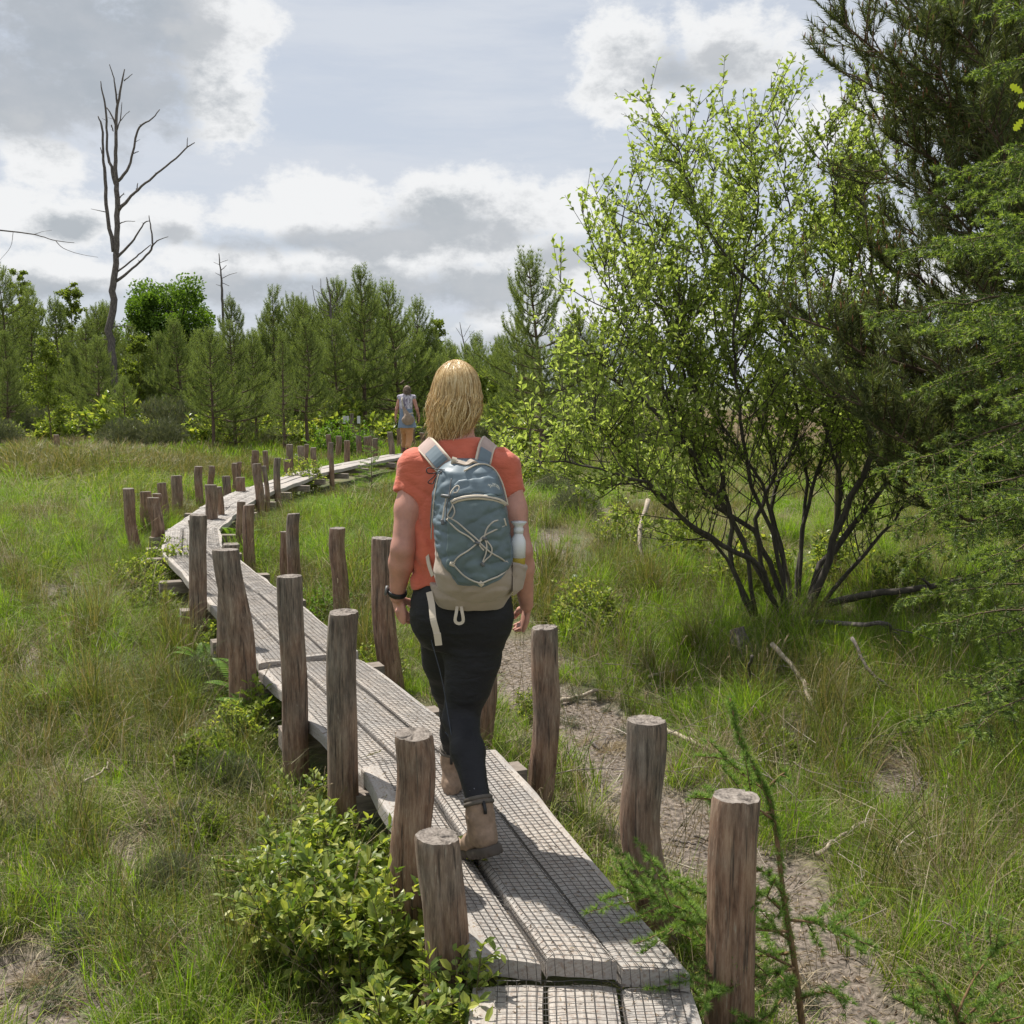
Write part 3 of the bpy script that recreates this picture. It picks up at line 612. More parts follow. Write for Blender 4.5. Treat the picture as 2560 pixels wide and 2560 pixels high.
NEARP = [
(530,31,822,'young pine with a bare lower trunk, leftmost of the row behind the posts',PINES,0),
(586,33,802,'young pine with forked looking crown just right of the leftmost one',PINES,2),
(709,30,836,'thin young pine with sparse crown behind the middle of the boardwalk','THIN',0),
(769,32,802,'young pine with a straight dark trunk behind the flat topped post',PINES,1),
(640,36,830,'small pine between the paired young pines and the thin one',PINES,3),
(914,38,673,'tall pine rising above the others left of the distant walker',PINES,1),
(994,40,708,'tall pine with several upright leaders right of the tallest one',PINES,3),
(1045,42,750,'shorter pine at the right end of the tall group above the walker',PINES,0),
(689,46,714,'dense dark topped pine behind the thin young pine','TALL',0),
(762,48,755,'pine with a pointed top between the dense one and the bare dead tree','TALL',1),
(583,48,735,'dark pine tip to the right of the round green tree','TALL',2),
(455,40,800,'pine leaning right in front of the round green tree',PINES,3),
(308,36,940,'small bushy pine at the foot of the tall dead tree',PINES,2),
(360,44,840,'broad bushy pine right of the tall dead tree trunk',PINES,2),
(845,37,800,'bushy pine in front of and left of the tallest pine',PINES,2),
(1120,46,850,'low pine behind the blonde woman\'s hair',PINES,0),
(1180,44,835,'low pine just right of the blonde hair',PINES,3),
(1352,24,632,'large open pine with visible trunk left of the willow',PINES,3),
(1290,34,800,'smaller pine behind the large open one, right of the blonde hair',PINES,2),
(1450,30,790,'bushy pine behind the left side of the willow',PINES,0),
(13,44,665,'tall dense pine at the left edge of the picture','TALL',1),
(86,47,712,'pine left of the birch sapling, second from the left edge','TALL',0),
(150,45,735,'pine directly behind the birch sapling','TALL',2),
(215,42,800,'low pine between the birch sapling and the dead tree',PINES,2),
(20,38,900,'low dark pine at the left edge above the dead twigs',PINES,3),
(250,50,760,'pine behind the tall dead trunk, on its left','TALL',1),
]
for i, (px, d, top, lb, kd, k) in enumerate(NEARP):
    pine_at(px, d, top, lb, {'THIN': THIN, 'TALL': TALLP}.get(kd, kd) if isinstance(kd, str) else kd, k)
# the denser wood behind, every tree its own
rb = random.Random(3)
for i in range(74):
    px = -150 + i*20.5 + rb.uniform(-12, 12); d = rb.uniform(52, 74)
    if px > 1330: px = 1330 + (i-72)*150
    top = 765 + 60*math.sin(px*.013)+rb.uniform(-30, 45) if px < 1060 else rb.uniform(850, 890)
    if 290 < px < 580: top = max(top, 800)+25
    x = W(px, 1000, d).x; zt = W(px, top, d).z
    place(TALLP[i % 3], x, d, 'pine standing within the dense wood closing the view behind the young pines', 'pine_tree', 'tree', 'pines of the dense wood behind', rb.uniform(0, 6.28), (zt)/6.25, z=0)
for i in range(26):
    d = rb.uniform(85, 130); px = rb.uniform(-100, 1350) if i < 12 else rb.uniform(1300, 2500); x = W(px, 1000, d).x; zt = W(px, rb.uniform(830, 905), d).z
    place(TALLP[i % 3], x, d, 'distant pine on the far side of the bog meadow', 'pine_tree', 'tree', 'distant pines across the bog', rb.uniform(0, 6.28), zt/6.25, z=0)

ORD = 'first second third fourth fifth sixth seventh eighth ninth tenth eleventh twelfth thirteenth fourteenth fifteenth sixteenth seventeenth eighteenth nineteenth twentieth twenty-first twenty-second twenty-third twenty-fourth twenty-fifth twenty-sixth twenty-seventh twenty-eighth twenty-ninth thirtieth'.split()
for i in range(26):                     # younger pines filling the gaps lower down
    d = rb.uniform(38, 50); px = [-30, 30, 110, 180, 240, 330, 400, 430, 500, 555, 610, 660, 730, 800, 830, 880, 950, 1015, 1080, 1130, 1200, 1250, 1320, 1420, 1500, 1560][i]+rb.uniform(-12, 12); x = W(px, 1000, d).x; zt = W(px, rb.uniform(815, 905), d).z
    place(PINES[(i*3+2) % 4], x, d, ORD[i]+' from the left of the small bushy pines filling gaps between the taller ones', 'pine_tree', 'tree', 'small pines filling the gaps', rb.uniform(0, 6.28), zt/4.15, z=0)
def broadleaf(seed, H, Rr, n, leaf, lmat, base=.25, nb=60, squash=.9, wood_m='willow_bark', lobes=44):
    r = np.random.default_rng(seed); wood = MB(); wood.add(*tube(spline([(0, 0, -.2), (.05, 0, H*.3), (0, .05, H*.7)], 8), np.linspace(.03*H, .01*H, 8), 8))
    cz = H*(1+base)/2; hz = H*(1-base)/2; C = []
    for k in range(lobes):
        d = rvec(1, r)[0]; d[2] = d[2]*.9+.1; q = r.uniform(.35, .8); C.append((np.array([d[0]*Rr*q, d[1]*Rr*q, cz+d[2]*hz*q]), r.uniform(.14, .36)*Rr))
        wood.add(*tube(bez((0, 0, H*.3), (d[0]*Rr*.2, d[1]*Rr*.2, cz-.1*H), C[-1][0], 6), np.linspace(.012*H, .003*H, 6), 4))
    P = []
    for c, rad in C: m = n//lobes; d = rvec(m, r); P.append(c + d*rad*r.uniform(.55, 1.05, (m, 1))*[1, 1, squash])
    P = np.concatenate(P); D = nrm(P-[0, 0, cz]) + rvec(len(P), r)*.9; Nn = rvec(len(P), r)+[0, 0, 1.0]
    V, Fc = leaves(P, D, Nn, leaf*r.uniform(.7, 1.2, len(P)), leaf*.75)
    return wood.mesh('trunk', MAT[wood_m], True), mkmesh('crown', V, Fc, MAT[lmat])
p = W(437, 1000, 50); H = W(437, 648, 50).z
place(broadleaf(5, H, 2.7, 20000, .15, 'oak_leaf'), p.x, 50, 'round bright green broadleaf tree rising behind the pines right of the dead tree', 'oak_tree', 'tree', z=0)
def birch(seed, H, w, n, leaf, trunk_r=.03):
    r = np.random.default_rng(seed); wood = MB(); tr = spline([(0, 0, -.1), (r.uniform(-.1, .1), 0, H*.5), (r.uniform(-.15, .15), 0, H)], 10); wood.add(*tube(tr, np.linspace(trunk_r, .004, 10), 6)); P = []
    for k in range(int(18+H*6)):
        t = r.uniform(.18, .97); p0 = tr[0]+(tr[-1]-tr[0])*t; p0[0] = np.interp(p0[2], tr[:, 2], tr[:, 0]); a = r.uniform(0, 6.28); l = w*(1.1-t)*r.uniform(.5, 1.1)+.1
        B = bez(p0, p0+np.array([math.cos(a)*l*.5, math.sin(a)*l*.5, l*.6]), p0+np.array([math.cos(a)*l, math.sin(a)*l, l*.55]), 6); wood.add(*tube(B, np.linspace(.008, .002, 6), 3, False)); m = int(n/(18+H*6)); u = r.uniform(.25, 1, m)*5; i0 = np.minimum(u.astype(int), 4)
        P.append(B[i0]+(B[i0+1]-B[i0])*(u-i0)[:, None]+r.normal(size=(m, 3))*.05)
    P = np.concatenate(P); D = rvec(len(P), r)-[0, 0, .3]; V, Fc = leaves(P, D, rvec(len(P), r)+[0, 0, .8], leaf*r.uniform(.7, 1.2, len(P)), leaf*.8); return wood.mesh('trunk', MAT['twig'], True), mkmesh('crown', V, Fc, MAT['birch_leaf'])
x = W(126, 1000, 33).x; place(birch(3, W(126, 850, 33).z, 1.0, 3000, .085), x, 33, 'light green birch sapling at the left in front of the pines', 'birch_tree', 'tree')
x = W(60, 1000, 60).x; place(birch(4, W(60, 672, 60).z, 2.6, 7000, .14, .09), x, 60, 'tall feathery birch crown rising above the wood at the left edge', 'birch_tree', 'tree', z=0)
x = W(190, 1000, 62).x; place(birch(6, W(190, 700, 62).z, 2.8, 6000, .14, .09), x, 62, 'thin pale birch crown left of the dead tree above the pines', 'birch_tree', 'tree', z=0)
x = W(1660, 1000, 10.6).x; place(birch(8, 4.3, 1.0, 5200, .05, .04), W(2110, 1000, 9.9).x, 9.9, 'birch whose small crown shows between the willow top and the dark pine', 'birch_tree', 'tree')

for k, (px, d, top, w) in enumerate([(1165,37,905,1.3),(1225,33,930,1.2),(835,40,930,1.2),(350,43,840,1.5),(1090,50,800,1.8),(480,48,830,1.6)]):
    x = W(px, 1000, d).x; place(birch(30+k, W(px, top, d).z, w, 3200, .11, .04), x, d, ['light birch right of the blonde hair','low light green birch left of the open pine','light green birch behind the far posts','pale birch between the dead trunk and the round tree','birch above the blonde hair among the pines','birch in front of the dark pines right of the round tree'][k], 'birch_tree', 'tree')
# --- tall dead tree and other bare trees, traced then given depth
def bare_tree(lst, d, scale, name, label, cat='tree', mat='dead_bark', dy=.06, group=None, origin=(0, 100), mul=1.5094, spurs=0, seed=1):
    r = np.random.default_rng(seed); parts = []
    for k, pts in enumerate(lst):
        P = []; Rr = []
        for j, (x, y, w) in enumerate(pts):
            off = 0 if k == 0 else dy*d*.01*j*(1 if k % 2 else -1); q = W(origin[0]+x/mul, origin[1]+y/mul, d+off); P.append(q); Rr.append(w/mul*.5/F*d*.98)
        P = np.array([tuple(q) for q in P]); n = len(P)*3; S = spline(P, n); RR = np.interp(np.linspace(0, len(P)-1, n), range(len(P)), Rr); S[1:-1] += r.normal(size=(n-2, 3))*RR[1:-1, None]*.25; parts.append((S, RR))
    b = Vector(parts[0][0][0]); root = empty(name, (b.x, d, gz(b.x, d)), label, cat, group); off = np.array([b.x, d, gz(b.x, d)])
    tr = MB(); S, RR = parts[0]; S = S.copy(); S[0][2] = off[2]-.2
    tr.add(*tube(S-off, RR, 10)); tr.obj('trunk', MAT[mat], root, True)
    for S, RR in parts[1:]:
        m = MB(); m.add(*tube(S-off, RR, 6))
        for q in range(spurs):
            i = r.integers(1, len(S)-1); dd = rvec(1, r)[0]; dd[2] = abs(dd[2])*.5; m.add(*tube([S[i]-off, S[i]-off+dd*RR[i]*r.uniform(3, 9)], [RR[i]*.35, RR[i]*.12], 4))
        m.obj('branch', MAT[mat], root, True)
    return root
bare_tree([[(440,1385,31),(437,1310,30),(425,1200,28),(419,1080,27),(425,960,25),(433,880,23),(440,780,20),(443,660,20),(440,560,18),(435,470,14),(437,380,12),(440,270,10),(452,200,8),(470,110,4)],
 [(430,800,18),(412,700,14),(400,600,13),(395,500,12),(390,440,9),(385,330,8),(370,287,4)],[(436,545,14),(416,470,11),(405,420,9),(402,330,8),(398,250,7),(385,190,5),(380,155,3)],[(438,330,7),(425,290,6),(403,255,4)],
 [(442,240,7),(435,180,6),(428,140,4),(413,92,3)],[(446,532,12),(480,490,10),(500,430,8),(512,370,8),(530,325,7),(570,300,5),(603,262,3)],[(445,645,14),(490,595,10),(515,570,9),(560,530,8),(610,490,7),(670,440,6),(705,405,5),(735,387,3)],
 [(705,405,4),(708,368,2)],[(437,825,11),(490,770,8),(520,730,6),(545,690,5),(565,682,3)],[(430,915,13),(490,870,9),(535,830,8),(570,790,8),(575,760,7),(568,700,5),(562,662,3)],[(572,778,6),(600,755,4),(635,742,2)],
 [(435,880,7),(500,830,6),(535,800,5),(570,772,3)],[(443,695,5),(475,684,3),(510,684,2)],[(443,605,6),(468,577,3)],[(468,155,4),(485,140,3),(500,128,2)],[(440,345,5),(455,290,4),(460,235,2)],[(455,305,3),(475,280,2),(490,268,2)],[(515,570,5),(520,540,3)],[(500,430,4),(523,420,3)],[(420,320,5),(428,345,4)],
 [(390,440,4),(379,405,3)],[(420,1085,5),(460,1078,4),(500,1085,3)],[(418,1130,5),(330,1128,3),(250,1140,2)]], 42, 1, 'dead_tree', 'tall bare dead tree with forked leaning limbs and a barkless pale lower trunk', spurs=2)
bare_tree([[(840,1010,10),(838,950,9),(834,880,6),(826,805,3)],[(836,900,3),(868,885,2),(895,878,1.5)],[(836,915,3),(865,928,2)],[(833,870,3),(855,850,2)],[(830,840,2),(860,830,1.5)],[(834,890,3),(812,878,1.5)],[(830,850,2),(806,838,1.5)],[(837,930,3),(815,922,1.5)]], 50, 1, 'dead_tree', 'thin bare snag sticking up right of the round green tree', spurs=3)
bare_tree([[(1250,1090,9),(1248,1030,8),(1245,960,6),(1232,895,3)],[(1248,1010,4),(1215,960,3),(1210,900,2)],[(1246,970,4),(1262,930,3),(1255,905,2)],[(1248,1020,4),(1280,975,3),(1295,935,2)],[(1248,1030,4),(1195,1000,3),(1178,925,2)],[(1215,960,2),(1185,940,2)],[(1280,975,2),(1297,990,1.5)],[(1248,1040,3),(1220,1035,2),(1190,1005,1.5)]], 49, 1, 'dead_tree', 'small bare dead tree with many upright twigs between two pine tips', spurs=5)
bare_tree([[(1760,1180,5),(1745,1120,4),(1735,1065,2)],[(1750,1130,2),(1720,1085,1.5)],[(1750,1120,2),(1775,1075,1.5)],[(1755,1140,2),(1790,1095,1.5)]], 55, 1, 'dead_tree', 'faint leafless tree tips left of and above the blonde hair', spurs=6)
# dead branch hanging into the picture from a bare tree standing just left of it
bare_tree([[(-560,1900,60),(-555,1400,55),(-545,900,48),(-540,500,40)],[(-545,800,16),(-300,740,11),(-100,715,8),(0,718,6),(110,730,5),(160,742,4),(210,757,3.5),(280,765,2)],[(210,757,3),(235,783,2.5),(290,805,2),(370,820,1.2)],[(50,722,2),(40,780,1.5),(0,830,1)],[(130,733,2),(165,722,1.2),(195,719,1)]], 8.5, 1, 'dead_tree', 'thin dead branch of a bare tree reaching in from the left edge under the clouds', spurs=3)

# --- big willow shrub
def willow():
    r = np.random.default_rng(12); R = random.Random(12)
    stems = [ # (px,py) traced in the photograph, depth base, depth tip, base radius
     ([(1985,1590),(2053,1450),(2114,1270),(2168,1170),(2175,1089),(2127,1022),(2040,941),(1966,813),(1879,705),(1771,584),(1715,440),(1680,310)],8.5,8.2,.050),
     ([(1985,1590),(2040,1440),(2120,1330),(2195,1240),(2215,1150),(2230,1000),(2200,850),(2150,640),(2170,480)],8.5,9.2,.05),
     ([(1975,1560),(1919,1400),(1870,1310),(1771,1243),(1710,1109),(1676,1008),(1623,907),(1560,820),(1525,745),(1505,640)],8.45,7.9,.036),
     ([(1890,1540),(1831,1400),(1818,1243),(1764,1042),(1700,907),(1660,780),(1640,640),(1590,480)],8.3,8.6,.034),
     ([(1950,1560),(1892,1330),(1912,1243),(1940,1150),(1880,1000),(1800,860),(1770,700),(1740,520),(1710,400)],8.4,9.0,.03),
     ([(1960,1570),(1900,1420),(1784,1351),(1700,1290),(1636,1217),(1560,1190),(1420,1160),(1310,1146)],8.4,7.0,.036),
     ([(1980,1570),(1960,1400),(1930,1250),(1990,1100),(1985,950),(1960,800),(1980,600),(1960,420),(1940,300)],8.6,9.4,.032),
     ([(1990,1580),(2080,1380),(2100,1200),(2060,1050),(2050,850),(2090,650),(2080,450),(2060,310)],8.6,9.0,.030),
     ([(1890,1540),(1850,1330),(1740,1150),(1660,1050),(1560,980),(1520,930),(1480,860)],8.3,7.6,.026),
     ([(1990,1590),(2150,1400),(2230,1300),(2330,1180),(2350,1000)],8.6,8.9,.03),
     ([(1960,1570),(1830,1300),(1760,1200),(1690,1000),(1650,880),(1590,700),(1550,560)],8.5,8.9,.026),
     ([(1970,1570),(1940,1380),(1870,1180),(1850,1000),(1830,850),(1860,650),(1890,500),(1880,330)],8.4,8.0,.028),
     ([(1880,1540),(1800,1380),(1660,1260),(1560,1140),(1510,1080),(1470,1040)],8.2,7.5,.02),
     ([(1985,1580),(2000,1350),(2020,1180),(1950,1020),(1900,880),(1800,760),(1790,620),(1850,470)],8.7,9.6,.026),
     ([(1990,1580),(2010,1300),(2050,1150),(2120,900),(2180,700),(2160,500),(2190,390)],8.6,9.3,.028),
     ([(1985,1580),(1930,1300),(1860,1130),(1740,980),(1690,830),(1720,700)],8.4,8.3,.022)]
    root = empty('willow_shrub', (*at(1975, 1575).xy, 0), 'big many stemmed willow shrub with small light green leaves, right of the woman', 'shrub'); org = np.array(root.location)
    LP, LD = [], []; wood = MB(); tw = MB()
    for pts, d0, d1, r0 in stems:
        n = len(pts); P = np.array([tuple(W(x, y, d0+(d1-d0)*(i/(n-1))**.8)) for i, (x, y) in enumerate(pts)]); m = n*3; S = spline(P, m); S[1:-1] += r.normal(size=(m-2, 3))*.012
        S -= org; rad = r0*.66*np.linspace(1, 0, m)**1.05*.92+.0035; st = MB(); st.add(*tube(S, rad, 7)); st.obj('stem', MAT['willow_bark'], root, True)
        T = nrm(np.gradient(S, axis=0)); L = np.linalg.norm(np.diff(S, axis=0), axis=1).sum(); ns = int(L*.8/.078)
        for q in range(ns):
            u = .22+.78*(q+r.random())/ns; i = min(int(u*(m-1)), m-2); p0 = S[i]+(S[i+1]-S[i])*(u*(m-1)-i); side = rvec(1, r)[0]; side -= T[i]*(side@T[i])
            dd = nrm(T[i]*.45 + nrm(side)*1.0 + np.array([0, 0, .38])); l = r.uniform(.22, 1.0)*(1.15-u*.6)
            B = bez(p0, p0+dd*l*.5+rvec(1, r)[0]*.05, p0+dd*l+np.array([0, 0, l*.25])+rvec(1, r)[0]*.09, 7); tw.add(*tube(B, np.linspace(.0065, .0022, 7), 3, False))
            segs = [B]
            for _ in range(6):
                j = r.integers(2, 7); d2 = nrm(nrm(B[min(j, 6)]-B[j-1])*.6+rvec(1, r)[0]*.7+np.array([0, 0, .35])); l2 = r.uniform(.12, .36); C = bez(B[j-1], B[j-1]+d2*l2*.5, B[j-1]+d2*l2+np.array([0, 0, .03]), 4); segs.append(C); tw.add(*tube(C, np.linspace(.003, .0015, 4), 3, False))
            if u < .26+.1*r.random() and S[i][2] < 1.0: continue
            for k, C in enumerate(segs):
                mm = int(r.integers(7, 12)) if k else 11; w = r.uniform(.25 if k else .5, 1, mm)*(len(C)-1); i0 = np.minimum(w.astype(int), len(C)-2); LP.append(C[i0]+(C[i0+1]-C[i0])*(w-i0)[:, None]); LD.append(nrm(C[i0+1]-C[i0])*.5+rvec(mm, r)+[0, 0, .35])
    LP = np.concatenate(LP); LD = np.concatenate(LD); Nn = rvec(len(LP), r)*.9+[0, 0, 1.]
    print(LP.shape); V, Fc = leaves(LP, LD, Nn, r.uniform(.032, .064, len(LP)), r.uniform(.022, .036, len(LP)))
    link('foliage', mkmesh('foliage', V, Fc, MAT['willow_leaf']), root)
    tw.obj('twigs', MAT['willow_bark'], root, True)
    print('willow leaves', len(LP))
willow()

# --- dark pine standing just right of the frame, branches reaching in
def big_pine():
    r = np.random.default_rng(31); X0, Y0 = 4.55, 7.8; root = empty('pine_tree', (X0, Y0, 0), 'big dark pine at the right edge with brown young shoots and grey inner twigs', 'tree')
    tr = MB(); tr.add(*tube(spline([(0, 0, -.2), (.05, 0, 3), (-.05, 0, 7.5)], 10), np.linspace(.19, .06, 10), 12)); tr.obj('trunk', MAT['pine_bark'], root, True)
    tips = [(2110,60,6.4),(2200,-60,6.6),(2140,190,7.0),(2230,330,6.8),(2290,120,6.2),(2200,420,7.4),(2330,480,6.6),(2180,640,7.2),(2240,760,7.0),(2100,860,7.4),(2010,800,7.0),(2080,960,6.9),(2150,1010,6.6),(2240,1080,6.5),(2190,1150,7.2),(2330,900,6.2),(2420,680,6.0),(2450,300,5.9),(2380,60,6.2),(2350,1120,6.8),(2480,1100,6.4),
            (2500,-40,6.6),(2400,-120,7),(2530,500,6.6),(2460,860,7.2),(2540,980,6.8),(2250,560,7.8),(2330,280,7.6),(2350,640,7.6),(2420,150,7.6),(2450,450,7.4),(2300,820,7.9),(2270,960,7.6),(2520,760,7.5),(2500,250,7.8),(2390,1010,7.4),(2160,-120,7.4),(2300,-60,7.2)]
    P_, D_, CP = [], [], []; tw = MB()
    for (px, py, d) in tips:
        tip = np.array(tuple(W(px, py, d)))-[X0, Y0, 0]; L = np.linalg.norm(tip[:2]); z0 = np.clip(tip[2]-L*.18-r.uniform(0, .3), .5, 7.3); p0 = np.array([0, 0, z0]); B = bez(p0, (p0+tip)/2+[0, 0, -.22*L*r.uniform(.3, 1)], tip, 14); B[1:-1] += r.normal(size=(12, 3))*.02
        m = MB(); m.add(*tube(B, np.linspace(.016+.006*L, .004, 14), 6)); m.obj('branch', MAT['pine_bark'], root, True)
        T = nrm(np.gradient(B, axis=0)); ns = int(L/.06)
        for q in range(ns):
            u = .22+.78*(q+r.random())/ns; i = min(int(u*13), 12); b0 = B[i]+(B[i+1]-B[i])*(u*13-i); s = rvec(1, r)[0]*[1, 1, .6]; s -= T[i]*(s@T[i]); dd = nrm(T[i]*.8+nrm(s)*.8+np.array([0, 0, .25])); l = r.uniform(.25, .75)*(1.15-.6*u)
            C = bez(b0, b0+dd*l*.5-[0, 0, .02], b0+dd*l+[0, 0, l*.3], 6); tw.add(*tube(C, np.linspace(.006, .0025, 6), 3, False)); segs = [C]
            for _ in range(3): j = int(r.integers(1, 5)); d2 = nrm(nrm(C[j+1]-C[j])*.9+rvec(1, r)[0]*.6+[0, 0, .2]); l2 = r.uniform(.08, .22); C2 = bez(C[j], C[j]+d2*l2*.5, C[j]+d2*l2+[0, 0, .03], 4); segs.append(C2); tw.add(*tube(C2, np.linspace(.003, .002, 4), 3, False))
            for C in segs:
                w = np.linspace(.2, 1, 11)*(len(C)-1); i0 = np.minimum(w.astype(int), len(C)-2); P_.append(C[i0]+(C[i0+1]-C[i0])*(w-i0)[:, None]); D_.append(C[i0+1]-C[i0]); 
                if r.random() < .5: CP.append(C[-1])
    P = np.concatenate(P_); D = np.concatenate(D_); V, Fc = needles(P, D, 6, .062, .0056, .8, r); link('needles', mkmesh('needles', V, Fc, MAT['pine_needle_dark']), root)
    CP = np.array(CP); cm = MB()
    for c in CP[:900]: dz = rvec(1, r)[0]*.25+[0, 0, 1]; cm.add(*tube([c, c+dz*.018, c+dz*.04], [.004, .0065, .002], 4))
    cm.obj('young_shoots', MAT['cone'], root); tw.obj('twigs', MAT['pine_bark'], root, True); print('bigpine needles', len(Fc))
big_pine()

def spray_branch(p0, tip, r, tw, P_, D_, TP_=None, TD_=None, droop=.12, sec=.5, flat=.35, step=.05, hang=.35):
    L = np.linalg.norm(tip-p0); B = bez(p0, (p0+tip)/2+[0, 0, droop*L*r.uniform(-.2, 1.3)], tip, 16); B[1:-1] += r.normal(size=(14, 3))*.012; T = nrm(np.gradient(B, axis=0)); ns = int(L/step); roll = r.normal()*.28; bl = r.uniform(.65, 1.2)
    for q in range(ns):
        u = .12+.88*(q+.5)/ns; i = min(int(u*15), 14); b0 = B[i]+(B[i+1]-B[i])*(u*15-i); side = nrm(np.cross(T[i], [0, 0, 1.]))*(1 if q % 2 else -1); l = bl*sec*(1.05-u)*r.uniform(.35, 1.25)+.06
        dd = nrm(T[i]*r.uniform(.4, 1.1)+side*.85+[0, 0, side[1]*0+roll*(1 if q % 2 else -1)+r.normal()*.35]); C = bez(b0, b0+dd*l*.55, b0+dd*l-[0, 0, hang*l*r.uniform(.3, 1.5)], 7); tw.add(*tube(C, np.linspace(.0035, .0015, 7), 3, False)); segs = [C]; T2 = nrm(np.gradient(C, axis=0))
        for j in range(1, 6):
            for sg in (1, -1):
                s2 = nrm(np.cross(T2[j], [0, 0, 1.]))*sg; l2 = l*.42*(1.05-j/7)*r.uniform(.6, 1.2); d2 = nrm(T2[j]*.8+s2*.7+[0, 0, -.2+r.normal()*.25]); segs.append(np.array([C[j], C[j]+d2*l2*.5, C[j]+d2*l2-[0, 0, .1*l2]]))
        if q == 0: segs.append(B[2:])
        for C in segs:
            ln = np.linalg.norm(C[-1]-C[0]); m = max(3, int(ln/.013)); w = np.linspace(0, 1, m)*(len(C)-1); i0 = np.minimum(w.astype(int), len(C)-2); q_ = C[i0]+(C[i0+1]-C[i0])*(w-i0)[:, None]; d_ = C[i0+1]-C[i0]; nt_ = max(1, int(m*.3)); P_.append(q_[:-nt_]); D_.append(d_[:-nt_]); TP_.append(q_[-nt_:]); TD_.append(d_[-nt_:])
    return B
def spruce():
    r = np.random.default_rng(41); X0, Y0 = 3.75, 5.6; root = empty('spruce_tree', (X0, Y0, 0), 'spruce at the right edge with drooping bright green sprays in front of the dark pine', 'tree')
    tr = MB(); tr.add(*tube(spline([(0, 0, -.2), (.03, 0, 2.2), (0, 0, 5.6)], 10), np.linspace(.13, .04, 10), 12)); tr.obj('trunk', MAT['pine_bark'], root, True)
    tips = [(2220,1180,5.0),(2300,1230,4.7),(2230,1330,5.2),(2380,1180,4.5),(2290,1800,4.6),(2420,1850,4.4),(2400,1700,5.2),(2170,790,5.4),(2300,830,4.9),(2230,640,5.6),(2340,600,5.0),(2420,780,4.6),(2290,980,5.3),(2400,1000,4.8),(2360,420,5.4),(2470,560,4.7),(2500,380,5),(2350,1450,5),(2450,1400,4.5),(2480,30,5.2),(2440,180,5.6),(2370,-40,5.6),(2320,1560,5.5),(2450,1600,5),(2510,1000,4.3),(2520,1250,4.3),(2250,1500,5.9),(2450,900,5.2),(2380,1320,4.8),(2280,1400,5.0),(2480,1720,4.5),(2420,500,5.0),(2530,640,4.4),(2300,500,6.0)]
    tw = MB(); P_, D_, TP_, TD_ = [], [], [], []
    for (px, py, d) in tips:
        tip = np.array(tuple(W(px, py, d)))-[X0, Y0, 0]; L = np.linalg.norm(tip[:2]); p0 = np.array([0, 0, max(.35, tip[2]+L*.12)]); B = spray_branch(p0, tip, r, tw, P_, D_, TP_, TD_); m = MB(); m.add(*tube(B, np.linspace(.013, .002, 16), 5)); m.obj('branch', MAT['pine_bark'], root, True)
    P = np.concatenate(P_); D = np.concatenate(D_); V, Fc = needles(P, D, 3, .027, .0052, 1.0, r); link('needles', mkmesh('needles', V, Fc, MAT['spruce_needle']), root); V, Fc = needles(np.concatenate(TP_), np.concatenate(TD_), 6, .024, .0044, .8, r); link('young_tips', mkmesh('young_tips', V, Fc, MAT['spruce_tip']), root); tw.obj('twigs', MAT['twig'], root, True); print('spruce', len(Fc))
spruce()
# oak twig with bright lobed leaves poking in at the right edge
def oak_twig():
    r = np.random.default_rng(2); c = np.array(tuple(W(2600, 260, 4.6))); root = empty('oak_sapling', (2.95, 4.6, 0), 'yellow green lobed oak leaves of a sapling at the upper right edge', 'tree'); o = np.array([2.95, 4.6, 0]); m = MB(); m.add(*tube(spline([(0, 0, -.1), (.05, 0, 1.8), tuple(c-o+[.1, 0, -.3]), tuple(c-o)], 12), np.linspace(.025, .004, 12), 6)); m.obj('trunk', MAT['twig'], root, True)
    for (px, py) in ((2541,222),(2546,312),(2560,262),(2585,330)):
        t = np.array(tuple(W(px, py, 4.6)))-o; b = c-o+rvec(1, r)[0]*.02; d = t-b; s = np.cross(nrm(d), [0, 1, 0]); s = nrm(s); L = .062; d = nrm(d); pr = [0, .18, .32, .16, .42, .2, .46, .24, .3, .05]; pts = [t+d*L*(q/9-.5)+s*w*.042 for q, w in enumerate(pr)]+[t+d*L*(q/9-.5)-s*w*.042 for q, w in list(enumerate(pr))[::-1]]
        n = len(pts); V = np.array(pts+[t]); link('leaf', mkmesh('leaf', V, np.array([[i, (i+1) % n, n] for i in range(n)]), MAT['yellow_leaf']), root); mm = MB(); mm.add(*tube([b, t-d*L*.5], .0015, 4)); mm.obj('leaf_stalk', MAT['twig'], root)
oak_twig()

